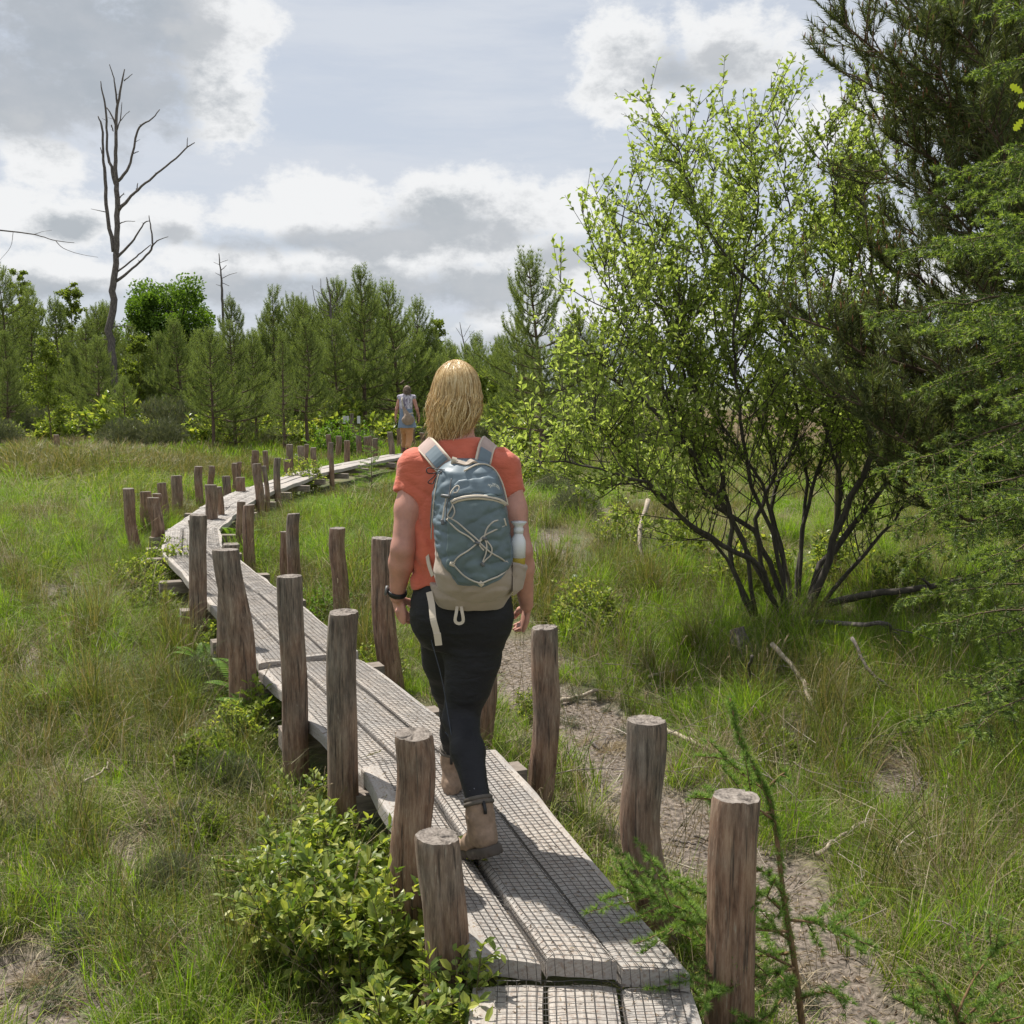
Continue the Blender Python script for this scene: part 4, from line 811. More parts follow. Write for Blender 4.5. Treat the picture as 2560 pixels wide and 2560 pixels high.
# --- larch sapling, lower right, rosettes of soft needles
def larch(name_pts, branches, label, d0, seed, rr=.016, base=None):
    r = np.random.default_rng(seed); P = np.array([tuple(W(x, y, d)) for x, y, d in name_pts]); org = np.array([P[0][0], P[0][1], gz(P[0][0], P[0][1])]); root = empty('larch_sapling', org, label, 'sapling')
    P = np.vstack([[P[0][0], P[0][1], org[2]-.05], P]) if P[0][2] > org[2]+.05 else P
    S = spline(P, 40)-org; m = MB(); m.add(*tube(S, np.linspace(.011, .0025, 40), 6)); m.obj('stem', MAT['larch_bark'], root, True); RP, RD = [], []
    def ros(C, step, s0=0.0):
        ln = np.linalg.norm(np.diff(C, axis=0), axis=1).sum(); k = max(3, int(ln/step)); w = np.linspace(s0, 1, k)*(len(C)-1); i0 = np.minimum(w.astype(int), len(C)-2); p = C[i0]+(C[i0+1]-C[i0])*(w-i0)[:, None]; T = nrm(C[i0+1]-C[i0]); s = rvec(k, r)+[0, 0, .5]; s = nrm(s-T*np.sum(s*T, 1)[:, None]); RP.append(p+s*.003); RD.append(nrm(s+T*.35))
    ros(S, .008, .18)
    for pts in branches:
        B = np.array([tuple(W(x, y, d)) for x, y, d in pts])-org; B = spline(B, 12); mb = MB(); mb.add(*tube(B, np.linspace(.005, .0015, 12), 5)); ros(B, .013, .1); T = nrm(np.gradient(B, axis=0)); ln = np.linalg.norm(B[-1]-B[0])
        for q in range(int(ln/.045)):
            i = int(r.integers(1, 11)); s = rvec(1, r)[0]; s -= T[i]*(s@T[i]); dd = nrm(T[i]*.9+nrm(s)*.8+[0, 0, .1]); l = r.uniform(.04, .15)*min(1.3, ln/.3+.3); C = bez(B[i], B[i]+dd*l*.5, B[i]+dd*l-[0, 0, .01], 6); mb.add(*tube(C, np.linspace(.0022, .001, 6), 3)); ros(C, .013)
        mb.obj('branch', MAT['larch_bark'], root, True)
    RP, RD = np.concatenate(RP), np.concatenate(RD); V, Fc = needles(RP, RD, 38, rr*1.35, .0018, .95, r); link('needles', mkmesh('needles', V, Fc, MAT['larch_needle']), root)
larch([(2015,2640,2.85),(1985,2400,2.85),(1960,2250,2.86),(1935,2050,2.9),(1905,1960,2.92),(1850,1850,2.95),(1825,1745,2.97)],
 [[(1985,2420,2.85),(1850,2350,2.75),(1700,2270,2.7),(1550,2215,2.68)],[(1980,2330,2.85),(1850,2320,2.8),(1720,2310,2.78),(1590,2360,2.75)],[(1975,2350,2.85),(1880,2290,2.9),(1740,2230,2.95),(1620,2210,2.95)],[(1990,2420,2.85),(1900,2440,2.7),(1800,2470,2.66),(1700,2440,2.62)],
  [(1990,2450,2.85),(1880,2500,2.8),(1760,2520,2.75),(1650,2500,2.72)],[(1975,2300,2.86),(2050,2310,2.9),(2130,2345,2.95),(2190,2370,3.0)],[(1970,2290,2.86),(1900,2230,2.8),(1850,2240,2.75)],[(1935,2050,2.9),(1870,2010,2.85),(1800,2000,2.82),(1720,1995,2.8)],[(1930,2030,2.9),(1860,2040,2.9),(1790,2020,2.92),(1760,1970,2.95)],
  [(1915,1975,2.92),(1850,1930,3.0),(1800,1880,3.05)],[(1925,1965,2.92),(1950,1940,2.9),(1965,1930,2.9)],[(1985,2380,2.86),(1900,2390,2.95),(1780,2370,3.0),(1690,2330,3.05)],[(1990,2500,2.86),(2060,2480,2.8),(2120,2500,2.78)],[(1970,2250,2.86),(1910,2180,2.85),(1860,2190,2.85)],[(1990,2440,2.86),(1920,2540,2.7),(1830,2570,2.65)]],
 'larch sapling with soft bright needle rosettes in front of the lower right post', 2.85, 5)
larch([(2420,2640,2.75),(2400,2560,2.75),(2360,2470,2.78)], [[(2410,2600,2.75),(2320,2540,2.75),(2240,2500,2.72)],[(2400,2560,2.75),(2460,2500,2.7),(2530,2440,2.68)],[(2405,2560,2.75),(2480,2560,2.65),(2560,2540,2.6)],[(2390,2520,2.76),(2330,2460,2.8),(2290,2420,2.82)],[(2415,2620,2.75),(2300,2600,2.68),(2200,2590,2.65)],[(2390,2540,2.75),(2440,2440,2.78),(2500,2360,2.8)],[(2400,2590,2.75),(2500,2600,2.7),(2600,2560,2.7)]],
 'low larch seedling spreading at the bottom right corner', 2.75, 6)
x_, y_ = W(920, 1180, 17.5).x, 17.5
def sprucelet(seed, H, w):
    r = np.random.default_rng(seed); tw = MB(); P_, D_ = [], []; tw.add(*tube([(0, 0, -.1), (0, 0, H)], [.012, .003], 5))
    for k in range(int(H/.028)):
        z = .06+.9*H*(k/(H/.028)); a = k*2.4+r.uniform(-.3, .3); l = w*(1-z/H*.85); C = bez((0, 0, z), (math.cos(a)*l*.6, math.sin(a)*l*.6, z+l*.15), (math.cos(a)*l, math.sin(a)*l, z+l*.2), 6); tw.add(*tube(C, [.003]*6, 3, False)); m = int(l/.014)+3; u = np.linspace(.1, 1, m)*5; i0 = np.minimum(u.astype(int), 4); P_.append(C[i0]+(C[i0+1]-C[i0])*(u-i0)[:, None]); D_.append(C[i0+1]-C[i0])
    V, Fc = needles(np.concatenate(P_), np.concatenate(D_), 7, .04, .005, .9, r); return tw.mesh('stem', MAT['twig']), mkmesh('foliage', V, Fc, MAT['larch_needle'])
SL = sprucelet(1, 1.0, .45)
def small(me, px, py, label, name, s=1.0, group=None, cat='shrub', names=('stem', 'foliage')): p = at(px, py); return place(me, p.x, p.y, label, name, cat, group, px*.7, s, names=names)
small(SL, 930, 1265, 'bright green spruce seedling in front of the far part of the boardwalk', 'spruce_seedling', 1.05, cat='sapling')

# --- leafy bushes
def bush(seed, rx, ry, H, nst, leaf, lmat, per=16, fine=False, wm='twig'):
    r = np.random.default_rng(seed); wood = MB(); LP, LD = [], []
    for k in range(nst):
        a = r.uniform(0, 6.28); q = r.uniform(0, 1)**.5; b = np.array([math.cos(a)*q*rx*.55, math.sin(a)*q*ry*.55, -.03]); t = np.array([b[0]*1.7+r.normal()*rx*.16, b[1]*1.7+r.normal()*ry*.16, H*r.uniform(.45, 1.1)*(1-.45*q*q)])
        B = bez(b, (b+t)/2+[0, 0, .1*H], t, 8); wood.add(*tube(B, np.linspace(.0035, .0012, 8)*(1 if leaf < .05 else 1.5), 4, False)); segs = [B]
        for _ in range(5): j = int(r.integers(2, 7)); dd = nrm(rvec(1, r)[0]+[0, 0, .6]); l = r.uniform(.25, .6)*H*.45; C = bez(B[j], B[j]+dd*l*.5, B[j]+dd*l, 5); segs.append(C); wood.add(*tube(C, np.linspace(.002, .001, 5), 3, False))
        for i, C in enumerate(segs):
            m = per if i == 0 else per//2+2; u = r.uniform(.3 if i == 0 else .15, 1, m)*(len(C)-1); u[0] = len(C)-1.001; i0 = np.minimum(u.astype(int), len(C)-2); LP.append(C[i0]+(C[i0+1]-C[i0])*(u-i0)[:, None]); LD.append(nrm(C[i0+1]-C[i0])*.6+rvec(m, r)*[1, 1, .6]+[0, 0, .35])
    LP, LD = np.concatenate(LP), np.concatenate(LD); V, Fc = leaves(LP, LD, rvec(len(LP), r)*.55+[0, 0, 1.], leaf*r.uniform(.35, 1.25, len(LP)), leaf*r.uniform(.35, .66, len(LP)), fine, .12)
    return wood.mesh('stem', MAT[wm], True), mkmesh('foliage', V, Fc, MAT[lmat])
def bush_at(x, y, me, label, name='leafy_bush', rz=0, s=1, cat='bush', group=None): return place(me, x, y, label, name, cat, group, rz, s, names=('stem', 'foliage'))
NB = bush(51, .46, .38, .54, 92, .046, 'bush_leaf', 17, True)
bush_at(-.47, 3.22, NB, 'big leafy bush with fresh green toothed leaves at the foot of the nearest posts')
NB2 = bush(52, .36, .30, .36, 70, .042, 'bush_leaf', 15, True)
bush_at(-.78, 3.75, NB2, 'lower part of leafy growth left behind the red brown near post')
bush_at(-.26, 2.68, bush(53, .26, .22, .42, 42, .042, 'bush_leaf', 15, True), 'dark leaved clump overlapping the near left end of the planks')
bush_at(-.13, 2.60, bush(54, .18, .12, .50, 16, .040, 'bush_leaf', 12, True), 'sprig of leaves in front of the nearest post')
bush_at(-.88, 4.35, bush(55, .22, .2, .30, 26, .034, 'bush_leaf', 12, True), 'small leafy bush behind the tall reddish ringed post')
SB = bush(56, .30, .28, .42, 34, .04, 'bush_leaf', 12); SB2 = bush(57, .24, .22, .38, 24, .045, 'birch_leaf', 10); YB = bush(58, .3, .3, .34, 44, .03, 'fern', 14)
for (px, py, me, s, lb, nm) in [
 (440,1480,SB,1.15,'pale leafy bush left of the planks before the bend','leafy_bush'),(380,1560,SB2,1.0,'low leafy shoots in grass left of the bush before the bend','leafy_bush'),(800,1560,YB,1.1,'bright green bush right of the planks behind the ringed post','leafy_bush'),
 (330,1650,SB2,.6,'birch seedling with white glinting leaves in the left grass','birch_seedling'),(760,1235,SB,1.7,'young bush at the foot of the post on the far stretch','leafy_bush'),(365,1125,SB,2.4,'round light green bush far left beyond the rushes','leafy_bush'),
 (1460,1600,SB,1.1,'leafy shoots on the grass right of the woman\'s hand','leafy_bush'),(1440,1545,SB2,.9,'thin leafy sapling right of the muddy patch','birch_seedling'),(1520,1590,SB2,1.0,'leafy shoot further right on the same grassy bank','birch_seedling'),
 (2010,1640,SB2,.7,'seedling with a whorl of pale leaves below the willow','birch_seedling'),(960,1700,SB,.7,'leafy shoots between the bowed post and the planks','leafy_bush'),(650,1860,SB2,1.0,'shoots left of the straight dark brown post','leafy_bush'),
 (930,1990,SB,.5,'low leaves by the crossbeam end left of the planks','leafy_bush'),(520,2120,SB2,.55,'seedling in the grass left of the big leafy bush','birch_seedling'),(1290,1150,SB,3.2,'yellow green bush right of the blonde hair','leafy_bush'),(1330,1230,SB,2.0,'leafy bush beside the woman\'s right shoulder','leafy_bush'),
 (1180,1130,SB2,5.0,'light green sapling behind the blonde woman','leafy_bush'),(870,1150,YB,3.5,'pale bush behind the far posts','leafy_bush'),(1870,1500,SB,1.6,'leafy growth among the willow stems, left part','leafy_bush'),(2110,1480,SB,1.5,'leafy growth among the willow stems, right part','leafy_bush'),(1700,1440,SB2,1.6,'shoots under the low left willow branch','leafy_bush'),(1960,1900,SB2,.5,'seedling in the tall grass at lower right','birch_seedling')]:
    small(me, px, py, lb, nm, s, cat='bush' if nm == 'leafy_bush' else 'seedling')
# grey heather
def heather(seed, R0, H, n=2600):
    r = np.random.default_rng(seed); P = rvec(n, r); P[:, 2] = np.abs(P[:, 2]); P *= [R0, R0, H]; P *= r.uniform(.3, 1, (n, 1)); V, Fc = needles(P, nrm(P)+rvec(n, r)*.5+[0, 0, .5], 5, .035, .003, .5, r)
    w = MB(); 
    for k in range(40): t = P[r.integers(n)]; w.add(*tube(bez(t*[.2, .2, 0], t*[.8, .8, .4], t, 5), [.0025, .002, .002, .0015, .001], 3, False))
    return w.mesh('stem', MAT['twig']), mkmesh('foliage', V, Fc, MAT['heather'])
HT = heather(1, .22, .24)
for px, py, s, lb in [(500,1755,1.25,'grey heather clump left of the leaning thick post'),(415,1110,7.0,'dark brown heather mound far left behind the rushes'),(480,2090,.7,'dark heather tuft left of the leafy bush'),(560,1985,.9,'dark green heather by the tall reddish post'),(640,1860,.8,'heather at the foot of the dark brown post'),(1385,1250,2.0,'dry heather tussock right of the woman'),(1440,1300,2.0,'brown tussock on the muddy bank right of the woman'),(430,2240,.7,'small heather tuft in the lower left grass')]: small(HT, px, py, lb, 'heather', s, cat='heather')
SBF = bush(61, .3, .28, .42, 22, .07, 'bush_leaf', 9)
for i in range(44):                     # scrub along the foot of the pines
    px = -40+i*34+rb.uniform(-15, 15); d = rb.uniform(31, 44); 
    if px > 1300: px = 1300+(px-1300)*3
    x = W(px, 1000, d).x; me, nm = ((SBF, 'leafy_bush'), (HT, 'heather'), (SBF, 'leafy_bush'))[i % 3]; h = nm == 'heather'
    place(me, x, d, ORD[i//3]+' heather mound from the left in the scrub below the pines' if h else ORD[i-i//3-(i % 3 == 2)]+' leafy bush from the left in the scrub below the pines', nm, 'heather' if h else 'bush', 'scrub at the foot of the pines', rb.uniform(0, 6.28), rb.uniform(2.0, 4.2)*(1.3 if h else 1), names=('stem', 'foliage'))
for px, py, me, s, lb in [(560,1650,SB,.9,'leafy shoots at the foot of the leaning post, by the plank edge'),(420,1440,SB2,1.2,'pale shoots against the left plank edge before the bend'),(350,1500,SB,.9,'leafy plant left of the dark cracked corner post'),(600,1900,SB,.8,'leafy shoots between the dark post and the ringed post'),(500,1960,SB2,.7,'thin shoots in grass left of the ringed post'),(1330,1780,SB,.5,'small leafy plant left of the post by her hand'),(780,1400,YB,.9,'bright low bush in the rushes behind the slim tall post'),(1560,1380,SB,1.4,'leafy bush under the left side of the willow'),(2280,1560,SB,1.4,'leafy growth at the right of the willow base')]: small(me, px, py, lb, 'leafy_bush', s, cat='bush')
# ferns
def fern(seed, nf=7, L=.38):
    r = np.random.default_rng(seed); w = MB(); P_, D_, N_, Ls = [], [], [], []
    for k in range(nf):
        a = k*6.28/nf+r.uniform(-.3, .3); l = L*r.uniform(.7, 1.1); C = bez((0, 0, 0), (math.cos(a)*l*.25, math.sin(a)*l*.25, l*.75), (math.cos(a)*l*.75, math.sin(a)*l*.75, l*.7), 26); w.add(*tube(C, np.linspace(.0022, .0008, 26), 3, False)); T = nrm(np.gradient(C, axis=0)); up = nrm(np.cross(np.cross(T, [0, 0, 1.]), T)); S = np.cross(T, up)
        for s in (1, -1): P_.append(C[4:]); D_.append(S[4:]*s+T[4:]*.5); N_.append(up[4:]); u = np.linspace(.15, 1, 22); Ls.append(.085*np.sin(np.pi*u**.8)*l/.38+.006)
    P, D, Nn, l = map(np.concatenate, (P_, D_, N_, Ls)); V, Fc = leaves(P, D, Nn, l, .016, True, .1); return w.mesh('stem', MAT['twig']), mkmesh('frond', V, Fc, MAT['fern'])
FN = fern(1)
for px, py, s, lb in [(640,1790,1.15,'fern at the foot of the thick leaning post'),(668,1840,.9,'small fern between two left posts beside the planks'),(545,1610,1.0,'fern behind the leaning post, near the plank edge'),(560,1530,.8,'fern in front of the dark post at the bend'),(590,1380,1.2,'fern growing by the planks inside the bend'),(525,1690,.8,'fern in the grass left of the leaning post')]: small(FN, px, py, lb, 'fern', s, cat='fern', names=('stem', 'frond'))

# --- sticks, logs, stump on the ground
def stick(pts, w, label, name='stick', mat='pale_stick', lift=.02, twigs=0, cat='stick', seed=0):
    r = np.random.default_rng(abs(seed+int(pts[0][0]))); P = []
    for q in pts: g = at(q[0], q[1], 0); z = gz(g.x, g.y)+lift+(q[2] if len(q) > 2 else 0); P.append(tuple(at(q[0], q[1], z)))
    n = len(P)*4; S = spline(P, n); S[1:-1] += r.normal(size=(n-2, 3))*.004; d = S[0][1]; R0 = w*.5/F*d; o = S[0].copy(); m = MB(); m.add(*tube(S-o, R0*np.linspace(1, .5, n), 7))
    for k in range(twigs): i = int(r.integers(n//5, n)); dd = nrm(rvec(1, r)[0]*[1, 1, .3]+nrm(S[-1]-S[0])*.8); l = r.uniform(.1, .35); m.add(*tube(bez(S[i]-o, S[i]-o+dd*l*.5+[0, 0, .03], S[i]-o+dd*l, 5), R0*np.linspace(.4, .12, 5), 4))
    ob = m.obj(name, MAT[mat], None, True); ob.location = o; tag(ob, label, cat); return ob
stick([(75,1530),(40,1600),(-10,1660)], 19, 'barkless pale log lying at the left edge by the wet hollow', 'log', cat='log', lift=.04)
stick([(-10,1508),(60,1500)], 9, 'short grey stick above the pale log at the left edge')
stick([(-10,1560),(50,1572)], 7, 'thin stick at left edge between the grey stick and the log')
stick([(440,1845),(520,1868),(588,1880)], 9, 'orange brown stick in grass left of the straight dark post', lift=.08)
stick([(210,1955),(262,1925),(270,1905)], 7, 'small bent pale stick in the left grass', lift=.08)
stick([(1385,1758),(1440,1742),(1495,1725)], 15, 'pale stick leaning on mud just right of the post by her hand', lift=.03)
stick([(1622,1692),(1710,1672)], 9, 'short pale stick on the grass below the leafy shoots', lift=.06)
stick([(1662,1822),(1740,1858),(1800,1888),(1860,1925)], 13, 'crooked pale branch running right from the frayed post', lift=.05, twigs=1)
stick([(1830,1896),(1900,1900),(1972,1910)], 13, 'thick grey branch end lying behind the larch tip', lift=.06)
stick([(2042,2135),(2110,2085),(2182,2038)], 13, 'straight pale stick in the lower right grass', lift=.07)
stick([(1930,1610,.25),(2000,1690,.12),(2035,1770,.05),(2095,1850)], 14, 'long white peeled branch trailing down from the willow base', twigs=3)
stick([(2130,1595,.35),(2170,1670,.2),(2240,1725,.1),(2370,1775)], 10, 'thin bent branch reaching right from the willow base', twigs=3, mat='dead_bark')
stick([(2010,1555,.05),(2150,1562,.3),(2220,1560,.28),(2230,1600,.15)], 12, 'arching dead twig in front of the willow base', twigs=4, mat='dead_bark')
stick([(2060,1510,.1),(2180,1485,.35),(2300,1470,.45),(2430,1445,.55)], 20, 'dark side branch lying out to the right of the willow', mat='willow_bark', twigs=2, cat='branch', name='branch')
stick([(2190,1790),(2205,1850)], 9, 'short upright pale chip in the right grass', lift=.05)
stick([(1620,1250,.75),(1600,1340,.45),(1612,1440,.1),(1590,1520,.05)], 13, 'hanging pale twiggy branch below the low left willow limb', twigs=9, cat='branch', name='branch')
stick([(1880,1640,.35),(1872,1700,.15),(1892,1800,0)], 9, 'dead upright twig standing by the rotten stump', mat='willow_bark', twigs=4)
stick([(1475,1850),(1500,1870),(1520,1840)], 7, 'crumpled bark strip on the mud right of the planks', mat='dead_bark')
stick([(1680,2100),(1740,2110)], 9, 'dark wood chip on the muddy track', mat='dead_bark'); stick([(1735,2090),(1790,2105)], 7, 'second dark wood chip beside the first on the track', mat='willow_bark')
stick([(1310,1300),(1375,1310)], 8, 'pale stick in grass right of the backpack', lift=.03)
stick([(2350,2330),(2390,2360)], 6, 'tiny straw coloured stick at lower right', lift=.05); stick([(2270,1985),(2310,1940),(2330,1930)], 9, 'torn pale wood piece in the right grass', lift=.05, mat='dead_bark', twigs=2)
stp = MB(); b = at(1862, 1660); t_ = W(1840, 1562, b.y+.15)
P = spline([(0, 0, -.1), (-.01, .03, .1), (t_.x-b.x, .12, t_.z)], 12); V, Fc = tube(P, np.linspace(.10, .055, 12), 14); V = V + .022*np.stack([vn(V, 14, k) for k in (1, 2, 3)], -1); stp.add(V, Fc); o = stp.obj('stump', MAT['dead_bark'], None, True); o.location = (b.x, b.y, gz(b.x, b.y)); tag(o, 'rotten crumbling stump leaning at the foot of the willow', 'stump')
def dead_twigs():                        # brushwood under the willow and over the muddy bank
    r = np.random.default_rng(77); m = MB(); k = 0
    while k < 420:
        px, py = r.uniform(1250, 2450), r.uniform(1480, 2450); g = at(px, py, 0); w_ = math.exp(-((px-1950)/330)**2-((py-1650)/170)**2)+.22
        if r.random() > w_ or abs(float(seg_dist(np.array([[g.x, g.y, 0.]]), CEN)[0])) < .45: continue
        z = gz(g.x, g.y)+r.uniform(.01, .13); a = r.uniform(0, 6.28); l = r.uniform(.08, .5); d = np.array([math.cos(a), math.sin(a), r.normal()*.25]); p = np.array([g.x, g.y, z]); B = bez(p, p+d*l*.5+r.normal(size=3)*.04, p+d*l+[0, 0, -.02], 6); R_ = r.uniform(.0012, .004); m.add(*tube(B, R_*np.linspace(1, .4, 6), 4, False))
        for q in range(int(r.integers(0, 4))): j = int(r.integers(1, 5)); e = nrm(d+rvec(1, r)[0]*.9); m.add(*tube([B[j], B[j]+e*l*.15, B[j]+e*l*.3+[0, 0, .01]], [R_*.6, R_*.4, R_*.25], 3, False))
        k += 1
    tag(m.obj('dead_twigs', MAT['dead_twig'], None, True), 'dead twigs and brushwood strewn through the grass around the willow', kind='stuff')
MAT['dead_twig'] = m_leaf('dead_twig_bark', [(0, (.06,.05,.04)), (.5, (.24,.20,.16)), (1, (.50,.44,.36))], .0)
dead_twigs()
# small notice board beyond the posts
b = W(880, 1040, 34); g = gz(b.x, 34); s = empty('sign', (b.x, 34, g), 'small white notice board on a short post among the pines', 'sign'); m = MB(); m.add(*tube([(0, 0, -.2), (0, 0, 1.15)], .06, 8)); m.obj('post', MAT['post'], s)
for sx in (-.2, .22): m = MB(); m.add(*box((sx, -.02, .95), (.2 if sx < 0 else .1, .02, .24))); m.obj('panel', m_plain('sign_white', (.75,.75,.78), .5, .05), s)
# thin dry branches low at the left edge
stick([(-30,1100,.5),(8,1130,.3),(0,1180,0)], 7, 'dark bare twigs at the left edge in front of the wood', mat='willow_bark', twigs=8, cat='branch', name='branch')
# ------------------------------------------------------------------ grass and rushes (nobody could count them)
def clump(seed, n, R0, h0, h1, w, lean=.5, mat='grass', droop=.5):
    r = np.random.default_rng(seed); a = r.uniform(0, 6.28, n); q = R0*np.sqrt(r.random(n)); B = np.stack([q*np.cos(a), q*np.sin(a), np.full(n, -.02)], 1)
    a2 = a+r.normal(size=n)*1.0; dirx = np.stack([np.cos(a2), np.sin(a2), a*0], 1); H = r.uniform(h0, h1, n)[:, None]; ln = lean*r.random((n, 1))**1.3*H; wd = w*r.uniform(.6, 1.2, (n, 1))
    S = nrm(np.cross(dirx, [0, 0, 1.])+r.normal(size=(n, 3))*.4*[1, 1, 0])
    p1 = B+dirx*ln*.25+[0, 0, 1]*H*.45; p2 = B+dirx*ln*.75+[0, 0, 1]*H*.82; p3 = B+dirx*ln*(1+droop)+[0, 0, 1]*H*(1-droop*.35*ln/H)
    V = np.stack([B-S*wd/2, B+S*wd/2, p1+S*wd*.45, p1-S*wd*.45, p2+S*wd*.3, p2-S*wd*.3, p3], 1).reshape(-1, 3); b = np.arange(n)[:, None]*7
    me = mkmesh('clump', V, [np.concatenate([b+[[0, 1, 2, 3]], b+[[3, 2, 4, 5]]]), b+[[5, 4, 6]]], MAT[mat]); return me
def scatter(name, clumps, P, rz, scl, idx, label, tilt=.2):
    col = bpy.data.collections.new(name+'_source')
    for i, me in enumerate(clumps): o = bpy.data.objects.new('%s_clump_%02d' % (name, i), me); col.objects.link(o)
    n = len(P); me = bpy.data.meshes.new(name); me.vertices.add(n); me.vertices.foreach_set('co', P.astype(np.float32).ravel())
    rot = np.stack([rng.normal(size=n)*tilt, rng.normal(size=n)*tilt, rz], 1)
    me.attributes.new('rot', 'FLOAT_VECTOR', 'POINT').data.foreach_set('vector', rot.astype(np.float32).ravel())
    me.attributes.new('scl', 'FLOAT_VECTOR', 'POINT').data.foreach_set('vector', scl.astype(np.float32).ravel())
    me.attributes.new('idx', 'INT', 'POINT').data.foreach_set('value', idx.astype(np.int32)); me.update()
    ob = link(name, me); ng = bpy.data.node_groups.new(name, 'GeometryNodeTree'); ng.interface.new_socket('Geometry', in_out='INPUT', socket_type='NodeSocketGeometry'); ng.interface.new_socket('Geometry', in_out='OUTPUT', socket_type='NodeSocketGeometry')
    N = ng.nodes; L = ng.links; gi = N.new('NodeGroupInput'); go = N.new('NodeGroupOutput'); iop = N.new('GeometryNodeInstanceOnPoints'); ci = N.new('GeometryNodeCollectionInfo'); ci.inputs['Collection'].default_value = col; ci.inputs['Separate Children'].default_value = True; ci.inputs['Reset Children'].default_value = True
    def na(nm, t): a = N.new('GeometryNodeInputNamedAttribute'); a.data_type = t; a.inputs[0].default_value = nm; return a.outputs[0]
    e2r = N.new('FunctionNodeEulerToRotation'); L.new(na('rot', 'FLOAT_VECTOR'), e2r.inputs[0]); L.new(gi.outputs[0], iop.inputs['Points']); L.new(ci.outputs[0], iop.inputs['Instance']); iop.inputs['Pick Instance'].default_value = True
    L.new(na('idx', 'INT'), iop.inputs['Instance Index']); L.new(e2r.outputs[0], iop.inputs['Rotation']); L.new(na('scl', 'FLOAT_VECTOR'), iop.inputs['Scale']); L.new(iop.outputs[0], go.inputs[0])
    md = ob.modifiers.new('scatter', 'NODES'); md.node_group = ng; tag(ob, label, None, None, 'stuff'); print(name, n); return ob
def zone(n, y0, y1, margin=1.2, power=1.0):
    """points on the ground between two distances, denser close by"""
    y = y0+(y1-y0)*rng.random(n)**power; hw = y*.52+margin; x = (rng.random(n)*2-1)*hw; return np.stack([x, y, x*0], 1)
def pxof(P):
    zc = CAMZ-P[:, 2]; dep = P[:, 1]*math.cos(PITCH)+zc*math.sin(PITCH); v = P[:, 1]*math.sin(PITCH)-zc*math.cos(PITCH)
    return 1280+F*P[:, 0]/dep, 1280-F*v/dep
def keep(P, clear=.36, mudk=1.0):
    m = muddiness(P); d = seg_dist(P, CEN); k = (d > clear) & (rng.random(len(P)) > m*mudk); P = P[k]; P[:, 2] = ground_z(P); return P
def gauss(x, y, cx, cy, sx, sy): return np.exp(-((x-cx)/sx)**2-((y-cy)/sy)**2)
# very low turf
P = keep(zone(16000, 2.2, 9.5, .9, .8), .36, 1.08); n = len(P); px, py = pxof(P)
fn = fbm(P*[1, 1, 0], 1.3, 51); k = rng.random(n) < np.clip(.72+fn*.9+.2*(px > 1500), .12, 1); P = P[k]; n = len(P); px, py = pxof(P)
s = rng.uniform(.55, 1.15, n)*(1+.5*np.clip(fbm(P*[1, 1, 0], .8, 61), -.6, 1)); s *= 1-.35*(px > 1250)*(px < 1700)*(py < 1900)
C1 = [clump(1, 42, .075, .05, .17, .0038, 1.0, 'grass'), clump(2, 40, .08, .04, .14, .0042, 1.3, 'grass'), clump(3, 42, .06, .08, .22, .0034, .8, 'grass_bright'), clump(4, 30, .09, .04, .13, .003, 2.0, 'straw')]
pr = np.clip(fbm(P*[1, 1, 0]+7, .7, 71)+.5, 0, 1); idx = np.where(rng.random(n) < .16+.26*(1-pr), 3, np.where(rng.random(n) < pr*.6, 2, rng.integers(0, 2, n)))
lf = (px < 1000)*(rng.random(n) < .45); idx = np.where(lf & (idx == 2), rng.choice([0, 1, 3], n), idx)
scatter('short_grass', C1, P, rng.uniform(0, 6.28, n), np.stack([s, s, s*rng.uniform(.7, 1.3, n)], 1), idx, 'short green turf with dead straw covering the bog around the planks')
# taller grass and rushes, in drifts
P = keep(zone(11000, 3.0, 15, 1.2, .85), .42, 1.6); n = len(P); px, py = pxof(P)
den = np.clip(fbm(P*[1, 1, 0], .55, 81)*1.5, 0, .7)*.55
den += .9*gauss(px, py, 800, 1350, 260, 150) + .8*gauss(px, py, 100, 1230, 330, 120)+.55*gauss(px, py, 300, 1700, 260, 200)+.45*gauss(px, py, 60, 1850, 140, 250)+.65*gauss(px, py, 2330, 2100, 260, 330)+.4*gauss(px, py, 1450, 2020, 90, 120)+.5*gauss(px, py, 2250, 1750, 260, 180)+.5*gauss(px, py, 620, 2300, 330, 260)*.6+.35*gauss(px, py, 1600, 1500, 300, 120)
den *= 1-.85*gauss(px, py, 1450, 1800, 230, 130); k = rng.random(n) < den; P = P[k]; n = len(P); px, py = pxof(P)
s = rng.uniform(.6, 1.1, n)*np.clip(.62+.045*P[:, 1], .6, 1.15)*(.6+.4*np.clip((seg_dist(P, CEN)-.45)/.7, 0, 1))
C2 = [clump(11, 50, .06, .18, .46, .0042, .95, 'grass_bright', .8), clump(12, 44, .05, .25, .6, .0036, .6, 'rush', .5), clump(13, 46, .08, .16, .42, .0045, 1.1, 'grass', .8), clump(14, 30, .07, .2, .55, .0034, 1.2, 'rush', .9), clump(15, 24, .09, .15, .42, .003, 1.6, 'straw', .9)]
pr = fbm(P*[1, 1, 0]+17, .6, 91); brn = .75*gauss(px, py, 90, 1830, 200, 230)+.5*gauss(px, py, 400, 1560, 150, 90)+.35*(px < 700)*(py > 1900)
idx = np.where(rng.random(n) < brn, rng.choice([1, 3, 3, 4], n), -1)
idx = np.where(idx >= 0, idx, np.where(rng.random(n) < .14, 4, np.where(pr+rng.normal(size=n)*.2 > .05, rng.choice([1, 3], n), rng.choice([0, 2], n))))
